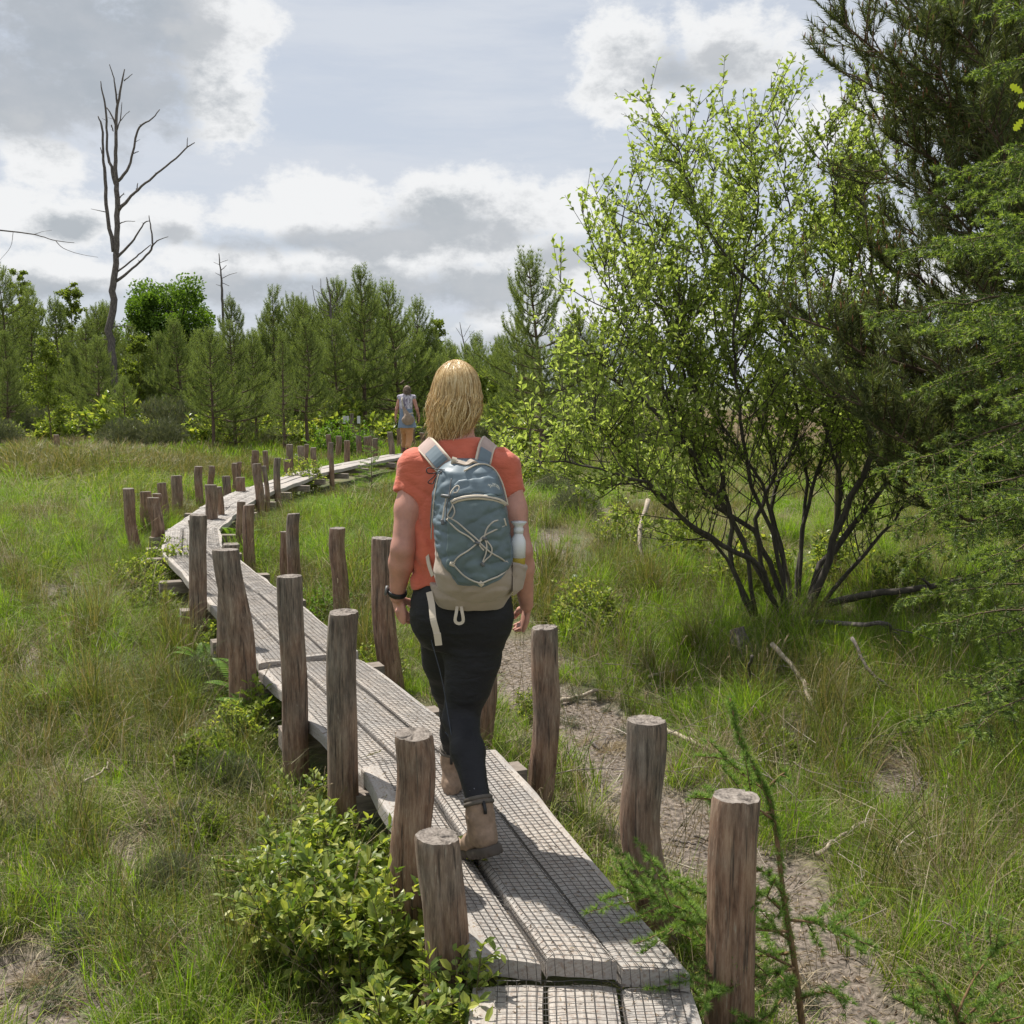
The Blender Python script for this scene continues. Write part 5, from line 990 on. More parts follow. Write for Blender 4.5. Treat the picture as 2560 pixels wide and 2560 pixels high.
scatter('tall_grass', C2, P, rng.uniform(0, 6.28, n), np.stack([s, s, s*rng.uniform(.75, 1.15, n)], 1), idx, 'tall bright grass and rushes in drifts on both sides of the boardwalk')
# tussocks: several clumps sharing one root
T0 = keep(zone(520, 2.8, 14, 1.0, .8), .5, 1.2); T0 = T0[rng.random(len(T0)) < np.clip(.5+fbm(T0*[1, 1, 0], .6, 44)*1.2, .08, 1)]; m_ = 9; P = np.repeat(T0, m_, 0); P[:, :2] += rng.normal(size=(len(P), 2))*.055; P = P[seg_dist(P, CEN) > .36]; P[:, 2] = ground_z(P)+.01; n = len(P)
hb = np.repeat(rng.uniform(.6, 1.25, len(T0)), m_)[:n]; kind = np.repeat(rng.choice(5, len(T0), p=[.42, .2, .2, .1, .08]), m_)[:n]; s = hb*rng.uniform(.7, 1.1, n)*np.clip(.5+.05*P[:, 1], .6, 1)
px, py = pxof(P); sw = np.repeat(rng.random(len(T0)), m_)[:n]; kind = np.where((px < 1000) & (sw < .5) & (kind == 0), np.where(sw < .25, 1, 3), kind)
scatter('grass_tussocks', C2, P, rng.uniform(0, 6.28, n), np.stack([s, s, s], 1), kind, 'separate dense tussocks of grass and rush standing proud of the turf')
# grass growing up round the feet of the posts
Pq = np.array([(x+(r0+rng.uniform(.01, .10))*math.cos(a), y+(r0+rng.uniform(.01, .10))*math.sin(a), 0) for x, y, r0 in PV_CACHE for a in rng.uniform(0, 6.28, 11)]); Pq = Pq[seg_dist(Pq, CEN) > .33]; Pq[:, 2] = ground_z(Pq)-.01; n = len(Pq); s = rng.uniform(.35, .75, n)*np.clip(.6+.02*Pq[:, 1], .6, 1)
scatter('grass_around_posts', C2, Pq, rng.uniform(0, 6.28, n), np.stack([s, s, s], 1), rng.choice(5, n, p=[.4, .15, .3, .05, .1]), 'grass blades growing up around the feet of the posts')
# long pale flowering stalks leaning out of the turf
P = keep(zone(1500, 2.7, 13, 1.0, .85), .42, .6); n = len(P); s = rng.uniform(.6, 1.15, n)
def stalks(seed, n, mat):
    r = np.random.default_rng(seed); m = MB()
    for k in range(n):
        a = r.uniform(0, 6.28); l = r.uniform(.3, .62); le = r.uniform(.15, .75); d = np.array([math.cos(a), math.sin(a), 0]); b = np.append(r.normal(size=2)*.03, -.02); B = bez(b, b+d*l*le*.25+[0, 0, l*.65], b+d*l*le+[0, 0, l*(1-.3*le)], 7); m.add(*tube(B, np.linspace(.0016, .0008, 7), 3, False))
        if r.random() < .6: T_ = nrm(B[-1]-B[-2]); w = np.linspace(0, 1, 6)[:, None]; V, Fc = needles(B[-1]-T_*.05*w, np.tile(T_, (6, 1)), 5, .014, .003, .5, r); m.add(V, Fc)
    return m.mesh('stalks', MAT[mat])
scatter('flowering_stalks', [stalks(1, 5, 'straw'), stalks(2, 4, 'straw'), stalks(3, 6, 'rush')], P, rng.uniform(0, 6.28, n), np.stack([s, s, s], 1), rng.integers(0, 3, n), 'long pale grass stalks leaning out of the turf')
# low heather, moss shoots and dead twigs woven through the turf on the left
P = keep(zone(2600, 2.6, 11, 1.0, .85), .42, .4); px, py = pxof(P); k = rng.random(len(P)) < np.clip(.25+fbm(P*[1, 1, 0], .9, 77)*1.3, 0, 1)*np.where(px < 1300, 1, .45); P = P[k]; n = len(P); s = rng.uniform(.5, 1.3, n)
def tuftlet(seed, mat, n, R0, H, L, w):
    r = np.random.default_rng(seed); q = rvec(n, r); q[:, 2] = np.abs(q[:, 2]); q *= np.array([R0, R0, H])*r.uniform(.2, 1, (n, 1)); V, Fc = needles(q, nrm(q)+rvec(n, r)*.8+[0, 0, .4], 4, L, w, .6, r); return mkmesh('tuftlet', V, Fc, MAT[mat])
C5 = [tuftlet(1, 'heather', 260, .09, .10, .022, .0026), tuftlet(2, 'heather', 200, .07, .13, .026, .0024), tuftlet(3, 'straw', 90, .12, .03, .07, .0026), tuftlet(4, 'bush_leaf', 70, .07, .08, .018, .009)]
scatter('heather_ground_cover', C5, P, rng.uniform(0, 6.28, n), np.stack([s, s, s*rng.uniform(.6, 1.1, n)], 1), rng.choice(4, n, p=[.38, .22, .28, .12]), 'low grey green heather, straw and small shoots woven through the turf')
# mid distance
P = keep(zone(15000, 9, 26, 2, .8), .45, .8); n = len(P); px, py = pxof(P); d2 = fbm(P*[1, 1, 0], .35, 95); k = rng.random(n) < np.clip(.62+d2*.8, .1, 1); P = P[k]; n = len(P); px, py = pxof(P)
s = rng.uniform(.5, 1.05, n)*(.75+.5*np.clip(fbm(P*[1, 1, 0], .3, 97)+.3, 0, 1))*(.45+.55*np.clip((seg_dist(P, CEN)-.45)/.9, 0, 1))*(1-.35*gauss(px, py, 1450, 1330, 200, 80))*(1+.75*gauss(px, py, 170, 1215, 260, 55)+.4*gauss(px, py, 820, 1330, 260, 70))
C3 = [clump(21, 64, .13, .12, .42, .008, .9, 'grass_bright', .8), clump(22, 60, .12, .2, .55, .007, .6, 'rush', .5), clump(23, 60, .15, .1, .38, .008, 1.1, 'grass', .8), clump(24, 44, .18, .1, .34, .006, 1.6, 'straw', .8)]
pr = fbm(P*[1, 1, 0]+27, .35, 99); tanp = .16+.35*gauss(px, py, 150, 1290, 180, 60)+.3*(px > 1250)*(py < 1400)
idx = np.where(rng.random(n) < tanp, 3, np.where(pr > .15, 1, np.where(pr > -.2, 0, 2)))
scatter('meadow_grass', C3, P, rng.uniform(0, 6.28, n), np.stack([s, s, s], 1), idx, 'long meadow grass and rush tussocks in the middle distance')
# far
P = zone(15000, 24, 75, 3, .9); P = P[seg_dist(P, CEN) > .6]; P[:, 2] = ground_z(P); n = len(P); px, py = pxof(P); s = rng.uniform(.6, 1.1, n)*(.8+P[:, 1]/90)*np.where(P[:, 1] > 36, .8, .65)
C4 = [clump(31, 70, .4, .2, .6, .02, .5, 'grass_bright'), clump(32, 70, .4, .25, .7, .018, .4, 'rush'), clump(33, 60, .45, .2, .6, .02, .7, 'straw')]
tan = np.clip((px-1500)/250, 0, 1)*np.clip((P[:, 1]-30)/6, 0, 1)*.9+np.clip((250-np.abs(px-200))/250, 0, 1)*.45+.12
idx = np.where(rng.random(n) < tan, 2, rng.integers(0, 2, n)); scatter('far_meadow_grass', C4, P, rng.uniform(0, 6.28, n), np.stack([s, s, s], 1), idx, 'far grass and pale reeds running up to the pines')
# ------------------------------------------------------------------ figures: signed distance shapes meshed by surface nets
class Fld:
    def __init__(s, lo, hi, h):
        s.h = h; s.lo = np.array(lo, float); s.n = np.ceil((np.array(hi)-s.lo)/h).astype(int)+1; s.F = np.full(s.n, 1.0, np.float32)
        s.ax = [s.lo[i]+h*np.arange(s.n[i]) for i in range(3)]
    def like(s): o = Fld(s.lo, s.lo+s.h, s.h); o.n = s.n.copy(); o.F = np.full(s.n, 1.0, np.float32); o.ax = s.ax; return o
    def sub(s, lo, hi):
        a = np.maximum(((np.asarray(lo)-s.lo)/s.h).astype(int), 0); b = np.minimum(((np.asarray(hi)-s.lo)/s.h).astype(int)+2, s.n)
        sl = tuple(slice(a[i], b[i]) for i in range(3)); X, Y, Z = np.meshgrid(s.ax[0][sl[0]], s.ax[1][sl[1]], s.ax[2][sl[2]], indexing='ij', sparse=True); return sl, X, Y, Z
    def union(s, sl, d, k):
        f = s.F[sl]
        if k <= 0: s.F[sl] = np.minimum(f, d); return
        h = np.clip(.5+.5*(f-d)/k, 0, 1); s.F[sl] = f*(1-h)+d*h-k*h*(1-h)
    def cone(s, a, b, ra, rb, k=.02, fl=None):
        a = np.array(a, float); b = np.array(b, float); m = max(ra, rb)+k+3*s.h; sl, X, Y, Z = s.sub(np.minimum(a, b)-m, np.maximum(a, b)+m); d = b-a; L2 = d@d+1e-12
        x, y, z = X-a[0], Y-a[1], Z-a[2]; t = np.clip((x*d[0]+y*d[1]+z*d[2])/L2, 0, 1); e = np.sqrt((x-t*d[0])**2+(y-t*d[1])**2+(z-t*d[2])**2)-(ra+(rb-ra)*t); s.union(sl, e, k); return s
    def chain(s, P, R, k=.02):
        for i in range(len(P)-1): s.cone(P[i], P[i+1], R[i], R[i+1], k)
        return s
    def ell(s, c, r, k=.02, M=None):
        c = np.array(c, float); r = np.array(r, float); m = r.max()+k+3*s.h; sl, X, Y, Z = s.sub(c-m, c+m); x, y, z = X-c[0], Y-c[1], Z-c[2]
        if M is not None: M = np.array(M); x, y, z = (M[i][0]*x+M[i][1]*y+M[i][2]*z for i in range(3))
        q = np.sqrt((x/r[0])**2+(y/r[1])**2+(z/r[2])**2); g = np.sqrt((x/r[0]**2)**2+(y/r[1]**2)**2+(z/r[2]**2)**2)+1e-9; s.union(sl, q*(q-1)/g, k); return s
    def loft(s, secs, k=.02, p=2.0, pad=.02):
        """secs rows: z, cx, cy, rx, ry sorted by z"""
        S = np.array(sorted(secs), float); m = pad+k+S[:, 3:].max(); lo = [S[:, 1].min()-m, S[:, 2].min()-m, S[0, 0]-pad]; hi = [S[:, 1].max()+m, S[:, 2].max()+m, S[-1, 0]+pad]; sl, X, Y, Z = s.sub(lo, hi)
        zz = np.clip(Z, S[0, 0], S[-1, 0]); cx, cy, rx, ry = (np.interp(zz, S[:, 0], S[:, i]) for i in range(1, 5)); q = (np.abs((X-cx)/rx)**p+np.abs((Y-cy)/ry)**p)**(1/p); d = (q-1)*np.minimum(rx, ry)*.9
        dz = np.abs(Z-zz); d = np.where(dz > 0, np.sqrt(np.maximum(d, 0)**2+dz**2), d); s.union(sl, d, k); return s
    def cut(s, n, p):               # keep the side where (x-p).n < 0
        n = nrm(np.array(n, float)); X, Y, Z = np.meshgrid(*s.ax, indexing='ij', sparse=True); s.F = np.maximum(s.F, ((X-p[0])*n[0]+(Y-p[1])*n[1]+(Z-p[2])*n[2]).astype(np.float32)); return s
    def noise(s, fn):               # displace near the surface only
        idx = np.argwhere(np.abs(s.F) < 4*s.h); P = s.lo+idx*s.h; s.F[tuple(idx.T)] += fn(P); return s
    def join(s, o, k=.01): s.union(tuple(slice(None) for _ in range(3)), o.F, k); return s
    def mesh(s):
        F = s.F; S = F < 0; n = np.array(F.shape); c = [(i, j, k) for i in (0, 1) for j in (0, 1) for k in (0, 1)]; cnt = np.zeros(n-1, np.int8)
        for i, j, k in c: cnt += S[i:n[0]-1+i, j:n[1]-1+j, k:n[2]-1+k]
        A = (cnt > 0) & (cnt < 8); I = np.argwhere(A); vid = np.full(A.shape, -1, np.int32); vid[A] = np.arange(len(I)); P = np.zeros((len(I), 3)); w = np.zeros(len(I)); val = {q: F[I[:, 0]+q[0], I[:, 1]+q[1], I[:, 2]+q[2]] for q in c}
        for a in c:
            for ax in range(3):
                if a[ax]: continue
                b = list(a); b[ax] = 1; b = tuple(b); va, vb = val[a], val[b]; m = (va < 0) != (vb < 0); t = np.where(m, va/(va-vb+1e-20), 0); p = np.tile(np.array(a, float), (len(I), 1)); p[:, ax] += t; P[m] += p[m]; w[m] += 1
        V = s.lo+(I+P/w[:, None])*s.h; Q = []
        for ax in range(3):
            o1, o2 = [q for q in range(3) if q != ax]; sl0 = [slice(None)]*3; sl1 = [slice(None)]*3; sl0[ax] = slice(0, -1); sl1[ax] = slice(1, None); a, b = S[tuple(sl0)], S[tuple(sl1)]; E = np.argwhere(a != b); E = E[(E[:, o1] > 0) & (E[:, o2] > 0) & (E[:, o1] < n[o1]-1) & (E[:, o2] < n[o2]-1)]
            if not len(E): continue
            def g(d1, d2): e = E.copy(); e[:, o1] -= d1; e[:, o2] -= d2; return vid[tuple(e.T)]
            q = np.stack([g(1, 1), g(0, 1), g(0, 0), g(1, 0)], 1); fl = a[tuple(E.T)]; 
            if ax == 1: fl = ~fl
            q[~fl] = q[~fl][:, ::-1]; Q.append(q[(q >= 0).all(1)])
        return V, np.concatenate(Q)
    def obj(s, name, mat, parent, smooth=True):
        V, Q = s.mesh(); org = np.array(parent.location) if parent is not None else 0; return link(name, mkmesh(name, V-org, Q, mat, smooth), parent)
A3 = lambda v: np.array(tuple(v), float)
def hand(f, wrist, d, n, side, s=1.0, curl=.5, k=.006):
    """wrist joint, d finger direction, n palm normal, side = unit vector to the thumb"""
    d, n, side = nrm(A3(d)), nrm(A3(n)), nrm(A3(side)); w = A3(wrist); pc = w+d*.05*s; M = np.stack([side, n, d]); f.ell(pc, (.039*s, .015*s, .052*s), .012, M)
    for o, L, rr in ((.029, .073, .0088), (.0095, .081, .0092), (-.0105, .075, .0088), (-.029, .058, .0078)):
        b = w+d*(.088 if abs(o) < .02 else .082)*s+side*o*s; dd = nrm(d+side*o*1.6); P = [b-d*.02*s, b]; c = 0
        for fr, cc in ((.44, .35), (.31, .6), (.25, .5)): c += curl*cc; v = dd*math.cos(c)+n*math.sin(c); P.append(P[-1]+v*L*fr*s)
        f.chain(P, [rr*s*1.05, rr*s, rr*s*.95, rr*s*.88, rr*s*.75], k)
    t0 = w+d*.03*s+side*.024*s+n*.006*s; t1 = t0+(d*.65+side*.55+n*.35)*.036*s; t2 = t1+(d*.9+side*.15+n*.35)*.030*s; t3 = t2+(d*.95+n*.3)*.022*s; f.chain([t0, t1, t2, t3], [.0135*s, .0115*s, .0100*s, .0075*s], k)
def head(f, c, s=1.0, yaw=0.0, tilt=0.0):
    """c centre of the skull, facing +Y"""
    ca, sa = math.cos(yaw), math.sin(yaw)
    def T(x, y, z): y, z = y*math.cos(tilt)-z*math.sin(tilt), y*math.sin(tilt)+z*math.cos(tilt); return A3(c)+np.array([x*ca-y*sa, x*sa+y*ca, z])*s
    M = np.array([[ca, sa, 0], [-sa, ca, 0], [0, 0, 1]]); f.ell(T(0, -.012, .025), np.array((.073, .092, .085))*s, .02, M); f.ell(T(0, .03, -.04), np.array((.054, .055, .068))*s, .03, M); f.ell(T(0, .055, -.088), np.array((.024, .022, .018))*s, .02, M)
    f.cone(T(0, .078, .008), T(0, .102, -.026), .009*s, .013*s, .008)
    for q in (-1, 1): f.ell(T(q*.074, -.005, -.010), np.array((.010, .018, .030))*s, .006, M); f.ell(T(q*.03, .082, .022), np.array((.018, .012, .006))*s, .008, M); f.ell(T(q*.031, .079, .006), np.array((.012, .012, .010))*s, .003, M); f.cone(T(q*.004, .084, -.052), T(q*.022, .078, -.053), .006*s, .003*s, .005)
    return T
MAT['skin'] = m_plain('skin', (.52,.26,.195), .5, .20, 14, .25, .0015); MAT['skin'].node_tree.nodes['Principled BSDF'].inputs['Subsurface Weight'].default_value = .12; MAT['skin'].node_tree.nodes['Principled BSDF'].inputs['Subsurface Radius'].default_value = (.02,.008,.004)
def m_cloth(name, col, rough=.8, weave=900, var=.12, sheen=.2, bmp=.15, wr=0):
    m, nt, b = newmat(name); v = coords(nt); f = noisef(nt, v, 9, 5); w = noisef(nt, v, weave/3, 2)
    if wr:
        k = noisef(nt, coords(nt, (1, 1, 2.2)), 11, 3, .5); k2 = nod(nt, 'ShaderNodeMath', {0: nod(nt, 'ShaderNodeMath', {0: k, 1: .5}, operation='SUBTRACT').outputs[0]}, operation='ABSOLUTE').outputs[0]; w = nod(nt, 'ShaderNodeMath', {0: k2, 1: wr*26, 2: w}, operation='MULTIPLY_ADD').outputs[0]; bmp = 1.0
    nt.links.new(ramp(nt, f, [(.3, tuple(c*(1-var) for c in col)), (.7, tuple(min(1, c*(1+var)) for c in col))]), b.inputs['Base Color']); b.inputs['Roughness'].default_value = rough; b.inputs['Sheen Weight'].default_value = sheen; bump(nt, b, w, bmp, .001); return m
MAT['tshirt'] = m_cloth('tshirt_cotton', (.56,.125,.068), wr=.5); MAT['leggings'] = m_cloth('leggings_cloth', (.0055,.0055,.008), .7, sheen=.0, wr=.35); MAT['boot'] = m_plain('boot_suede', (.26,.18,.125), .8, .25, 40); MAT['boot_dark'] = m_plain('boot_trim', (.10,.085,.07), .8, .2, 40); MAT['sole'] = m_plain('boot_sole', (.075,.06,.05), .8, .2, 30)
MAT['pack_blue'] = m_cloth('pack_nylon_blue', (.135,.18,.21), .5, 1200, .18, 0, .1); MAT['pack_teal'] = m_cloth('pack_nylon_teal', (.105,.145,.15), .42, 1200, .2, 0, .1); MAT['beige'] = m_cloth('pack_nylon_beige', (.36,.29,.225), .7, 900, .1); MAT['webbing'] = m_cloth('webbing', (.58,.50,.39), .7, 600, .08); MAT['cord'] = m_cloth('bungee_cord', (.50,.44,.36), .7, 1500, .3); MAT['pad'] = m_cloth('strap_mesh_fabric', (.42,.31,.27), .8, 400, .2, .1, .5)
MAT['black'] = m_plain('black_rubber', (.012,.012,.014), .5, .1); MAT['grey_plastic'] = m_plain('grey_plastic', (.12,.12,.12), .5, .1); MAT['white_plastic'] = m_plain('white_plastic', (.72,.73,.74), .35, .03, bmp=0); MAT['mustard'] = m_plain('mustard_plastic', (.42,.31,.035), .45, .05, bmp=0); MAT['print'] = m_plain('pale_print', (.6,.6,.56), .6, .05, bmp=0); MAT['sock'] = m_plain('sock_wool', (.45,.43,.50), .9, .1, 60)
def m_hair(name, stops, rough=.38):
    m, nt, b = newmat(name); g = nod(nt, 'ShaderNodeNewGeometry'); c = ramp(nt, g.outputs['Random Per Island'], stops); nt.links.new(c, b.inputs['Base Color']); b.inputs['Roughness'].default_value = rough; b.inputs['Specular IOR Level'].default_value = .35
    t = nod(nt, 'ShaderNodeBsdfTranslucent', {'Color': c}); x = nod(nt, 'ShaderNodeMixShader', {0: .25, 1: b.outputs[0], 2: t.outputs[0]}); nt.links.new(x.outputs[0], nt.nodes['Material Output'].inputs[0]); return m
MAT['hair'] = m_hair('blonde_hair', [(0, (.28,.17,.07)), (.25, (.52,.34,.14)), (.6, (.74,.54,.26)), (1, (.90,.76,.48))]); MAT['hair_cap'] = m_plain('hair_under', (.42,.27,.11), .6, .3, 60, .5, .003, vscale=(3, 3, .3))
MAT['hair2'] = m_hair('grey_blonde_hair', [(0, (.12,.08,.06)), (.6, (.32,.24,.18)), (1, (.50,.42,.34))]); MAT['hair2c'] = m_plain('grey_hair_under', (.20,.14,.10), .7, .3, 60)
def boot(leg, heel, toe, up, s=1.0, root=None, lbl=None, mats=('boot', 'boot_dark', 'sole')):
    """heel/toe: points at sole level; up: ankle point"""
    heel, toe, up = A3(heel), A3(toe), A3(up); d = toe-heel; L = np.linalg.norm(d); d /= L; u = nrm(np.cross(np.cross(d, up-heel-d*.07), d)); sd = np.cross(d, u); lo = np.minimum(np.minimum(heel, toe), up)-.12; hi = np.maximum(np.maximum(heel, toe), up)+.12
    M = np.stack([sd, d, u]); f = Fld(lo, hi, .005); f.ell(heel+d*.05+u*.062, (.036, .052, .048), .02, M); f.ell(heel+d*.17+u*.052, (.043, .085, .034), .03, M); f.ell(toe-d*.055+u*.045, (.044, .050, .030), .02, M); sh = nrm(nrm(up-(heel+d*.06+u*.08))*.45+nrm(A3(leg))*.55); top = up+sh*.055
    f.cone(heel+d*.062+u*.075, top, .038, .044, .025); f.cone(heel+d*.12+u*.075, up+d*.01, .032, .038, .03); f.cut(sh, top+sh*.001); f.cut(-u, heel+u*.028)
    f.noise(lambda P: .0022*vn(P, 45, 3)+.0015*vn(P, 90, 5)); b = f.obj('boot', MAT[mats[0]], root); s_ = Fld(lo, hi, .005); s_.ell(heel+d*.045+u*.016, (.040, .054, .05), .02, M); s_.ell(heel+d*.13+u*.016, (.040, .10, .05), .02, M); s_.ell(toe-d*.055+u*.016, (.049, .062, .05), .02, M); s_.cut(u, heel+u*.034); s_.cut(-u, heel+u*.001)
    s_.noise(lambda P: .004*(np.sin(((P-heel)@d)*330) > .3)*((P-heel)@u < .014)); so_ = s_.obj('sole', MAT[mats[2]], root); so_.parent = b
    c = MB(); th = np.linspace(0, 2*math.pi, 25); a1 = nrm(np.cross(sh, [0, 1, 0.])); a2 = np.cross(sh, a1)
    for q, rr, mm in ((.0, .0405, 1), (-.014, .0435, 0)): c.add(*tube([top+sh*q+a1*rr*math.cos(t)+a2*rr*math.sin(t) for t in th], .0075, 8, False))
    c.V = [v-np.array(root.location) for v in c.V]; cu = c.obj('cuff', MAT[mats[1]], b, True); h = MB(); h.add(*tube(np.array([top-d*.045-sh*.01, top-d*.05-sh*.035, top-d*.045-sh*.05])-np.array(root.location), .006, 6)); h.obj('pull_loop', MAT['black'], b, True); return b
def shift(mb, root): mb.V = [v-np.array(root.location) for v in mb.V]; return mb

def woman():
    root = empty('person', (*W(1150, 2080, 3.6).xy, DECKZ), 'woman with blonde hair in orange red t-shirt and black leggings walking away with blue backpack', 'person')
    w = lambda x, y, d: A3(W(x, y, d)); h = .0045
    neck0 = w(1147, 1112, 3.56); hc = w(1142, 985, 3.61); shL, shR = w(1036, 1172, 3.55), w(1264, 1170, 3.54); elL, elR = w(1008, 1372, 3.49), w(1300, 1378, 3.49); wrL, wrR = w(992, 1492, 3.56), w(1316, 1512, 3.60)
    hpL, hpR = w(1104, 1560, 3.58), w(1202, 1560, 3.53); knL, knR = w(1138, 1790, 3.80), w(1152, 1795, 3.50); anL, anR = w(1130, 1905, 3.87), w(1203, 2030, 3.19)
    ZC = lambda y: W(0, y, 3.55).z; XC = lambda x, y: W(x, y, 3.55).x
    tor = [(1100, 1149, 30, .055), (1125, 1148, 62, .075), (1155, 1148, 98, .092), (1200, 1148, 112, .105), (1280, 1149, 103, .11), (1360, 1150, 97, .105), (1420, 1152, 104, .105), (1490, 1154, 111, .102), (1530, 1154, 106, .096), (1570, 1154, 92, .075), (1600, 1154, 60, .05)]
    S = [(ZC(y), XC(x, y), 3.55+(.0 if y < 1400 else -.005), r/733, ry) for y, x, r, ry in tor]
    lo, hi = (-.50, 3.02, .36), (.22, 4.05, 2.10); b = Fld(lo, hi, .005); b.loft(S, .02, 2.2)
    b.cone(w(1147, 1125, 3.56), hc-[0, -.0, .03], .058, .050, .03); T = head(b, hc, .97, -.12, -.05)
    for s_, e_, wr_, rs_ in ((shL, elL, wrL, (.056, .046, .040, .026)), (shR, elR, wrR, (.056, .046, .041, .027))):
        b.cone(w(1147, 1140, 3.55), s_, .05, .044, .03); m_ = (s_+e_)/2; b.chain([s_, m_, e_], [.045, .0465, .040], .02); m2 = e_*.72+wr_*.28; b.chain([e_, m2, wr_], [.039, .041, .0245], .02)
    hand(b, wrL, w(1012, 1570, 3.66)-wrL, (.75, .35, .1), (.25, 1, .15), .98, .75); hand(b, wrR, w(1312, 1600, 3.72)-wrR, (-.8, -.1, .15), (-.1, 1, .1), .98, .7)
    for hp_, kn_, an_ in ((hpL, knL, anL), (hpR, knR, anR)): b.chain([hp_, hp_*.4+kn_*.6, kn_], [.076, .057, .046], .03); b.chain([kn_, kn_*.62+an_*.38, an_], [.044, .043, .027], .02)
    for a, t_ in ((anL, w(1128, 1960, 4.05)), (anR, w(1180, 2120, 3.36))): b.cone(a-[0, 0, .03], t_, .026, .022, .02)
    b.obj('body', MAT['skin'], root)
    # leggings
    g = Fld((-.42, 3.08, .42), (.16, 4.0, 1.36), .006); g.loft([(z, x, y, rx+.010, ry+.010) for z, x, y, rx, ry in S if z < ZC(1400)+.02], .02, 2.3)
    g.ell(w(1106, 1545, 3.505), (.085, .078, .105), .08); g.ell(w(1202, 1545, 3.485), (.085, .078, .105), .08)
    for hp_, kn_, an_, e in ((hpL, knL, anL, .0), (hpR, knR, anR, .006)): g.chain([hp_+[0, 0, .02], hp_*.62+kn_*.38, hp_*.35+kn_*.65, kn_], [.095, .078+e, .063+e, .053+e], .05); g.chain([kn_, kn_*.62+an_*.38, an_+nrm(kn_-an_)*(.055 if e == 0 else .03)], [.052+e, .048+e, .036+e*.3], .03)
    g.cut((0, 0, 1), (0, 0, ZC(1402))); g.cut(nrm(anL-knL)*[1, 1, 1], anL+nrm(knL-anL)*.012) if False else None; 
    g.noise(lambda P: .0028*vn(P*[1, 1, 2.6], 14, 4)*np.clip((1.02-P[:, 2])*3, .2, 1) + .0012*vn(P*[1, 1, 3], 26, 6)); g.obj('leggings', MAT['leggings'], root)
    sm = MB()
    for P in ([(1078,1600,3.44),(1105,1700,3.44),(1122,1800,3.43),(1140,1900,3.36)],[(1113,1830,3.45),(1140,1862,3.40),(1180,1885,3.38),(1212,1895,3.36)]): sm.add(*tube(spline([w(*q) for q in P], 20), .0016, 5))
    shift(sm, root).obj('seam', m_plain('seam_thread', (.05,.06,.08), .7, .1), root)
    fl = MB(); fl.add(*box(w(1076, 1603, 3.462), (.012, .003, .018), 0.3)); shift(fl, root).obj('brand_tag', m_plain('tag_blue', (.02,.08,.25), .6, .1), root); fl = MB(); c = w(1076, 1603, 3.4595); fl.add(*box(c-[.001, 0, 0], (.0026, .002, .017), .3)); fl.add(*box(c+[0, -.0002, .001], (.011, .002, .003), .3)); shift(fl, root).obj('cross_mark', m_plain('tag_yellow', (.7,.5,.03), .6, .1), root)
    # t-shirt
    t = Fld((-.47, 3.30, 1.20), (.16, 3.78, 1.86), .005); t.loft([(ZC(y), XC(x, y), 3.55, r/733, ry) for y, x, r, ry in [(1096, 1149, 55, .060), (1118, 1148, 78, .080), (1150, 1149, 108, .108), (1200, 1150, 116, .125), (1280, 1151, 117, .13), (1360, 1152, 116, .13), (1430, 1154, 124, .135), (1480, 1156, 128, .14)]], .01, 2.3)
    for s_, e_, q in ((shL, elL, -1), (shR, elR, 1)):
        v = t.like(); hem = s_*.60+e_*.40; v.cone(w(1147, 1130, 3.55)+[q*.045, 0, 0], s_+[0, 0, .008], .050, .052, .03); v.chain([s_+[0, 0, .008], hem+[q*.004, 0, -.05]], [.053, .060], .03); dn = nrm(nrm(e_-s_)+np.array([q*.35, 0, 0])); v.cut(dn, hem+[0, 0, .014]) ; t.join(v, .03)
    nk = t.like(); nk.ell(w(1149, 1068, 3.575), (.088, .085, .052), .0); t.F = np.maximum(t.F, -nk.F); t.cut((.18, 0, -1), (XC(1030, 1457), 3.55, ZC(1462)))
    def fold(P):
        q = P*[1, 1, 1]; a = vn(np.stack([q[:, 0]*16+q[:, 2]*7, q[:, 1]*8, q[:, 2]*9-q[:, 0]*5], 1), 1, 8); b_ = vn(np.stack([q[:, 0]*30, q[:, 1]*14, q[:, 2]*7], 1), 1, 9); low = np.clip((1.70-q[:, 2])*6, .25, 1); cx_ = np.sin((q[:, 2]*55+q[:, 0]*24+3*vn(q, 7, 2)))*.0022*(np.abs(q[:, 0]+.19) > .10); cr_ = np.sin((q[:, 0]-q[:, 2]*.8*np.sign(q[:, 0]+.19))*85+4*vn(q, 9, 12))*.0022*np.clip(np.abs(q[:, 0]+.19)*10-1, 0, 1); rg = (1-np.abs(vn(np.stack([q[:, 0]*9+q[:, 2]*7, q[:, 1]*5, q[:, 2]*10-q[:, 0]*8*np.sign(q[:, 0]+.19)], 1), 1, 31)))**4; return .010*a*low+.005*b_+cx_*.6+cr_*.6+.008*rg-.001
    t.noise(fold); t.obj('t_shirt', MAT['tshirt'], root)
    for s_, e_, q in ((shL, elL, -1), (shR, elR, 1)):
        pass
    # boots, sock
    hl = w(1130, 1999, 3.80); hl[2] = DECKZ+.006; tl = hl+[.0, .285, 0]; boot(knL-anL, hl, tl, anL+[0, 0, .005], 1, root)
    tr_ = w(1168, 2146, 3.36); tr_[2] = DECKZ+.006; hr = w(1240, 2140, 3.11); boot(knR-anR, hr, tr_+(tr_-hr)*.10, anR+[0, -.01, -.01], 1, root)
    sk = MB(); d = nrm(knR-anR); sk.add(*tube([anR+d*.03, anR+d*.065, anR+d*.085], [.037, .040, .039], 16)); shift(sk, root).obj('sock', MAT['sock'], root, True)
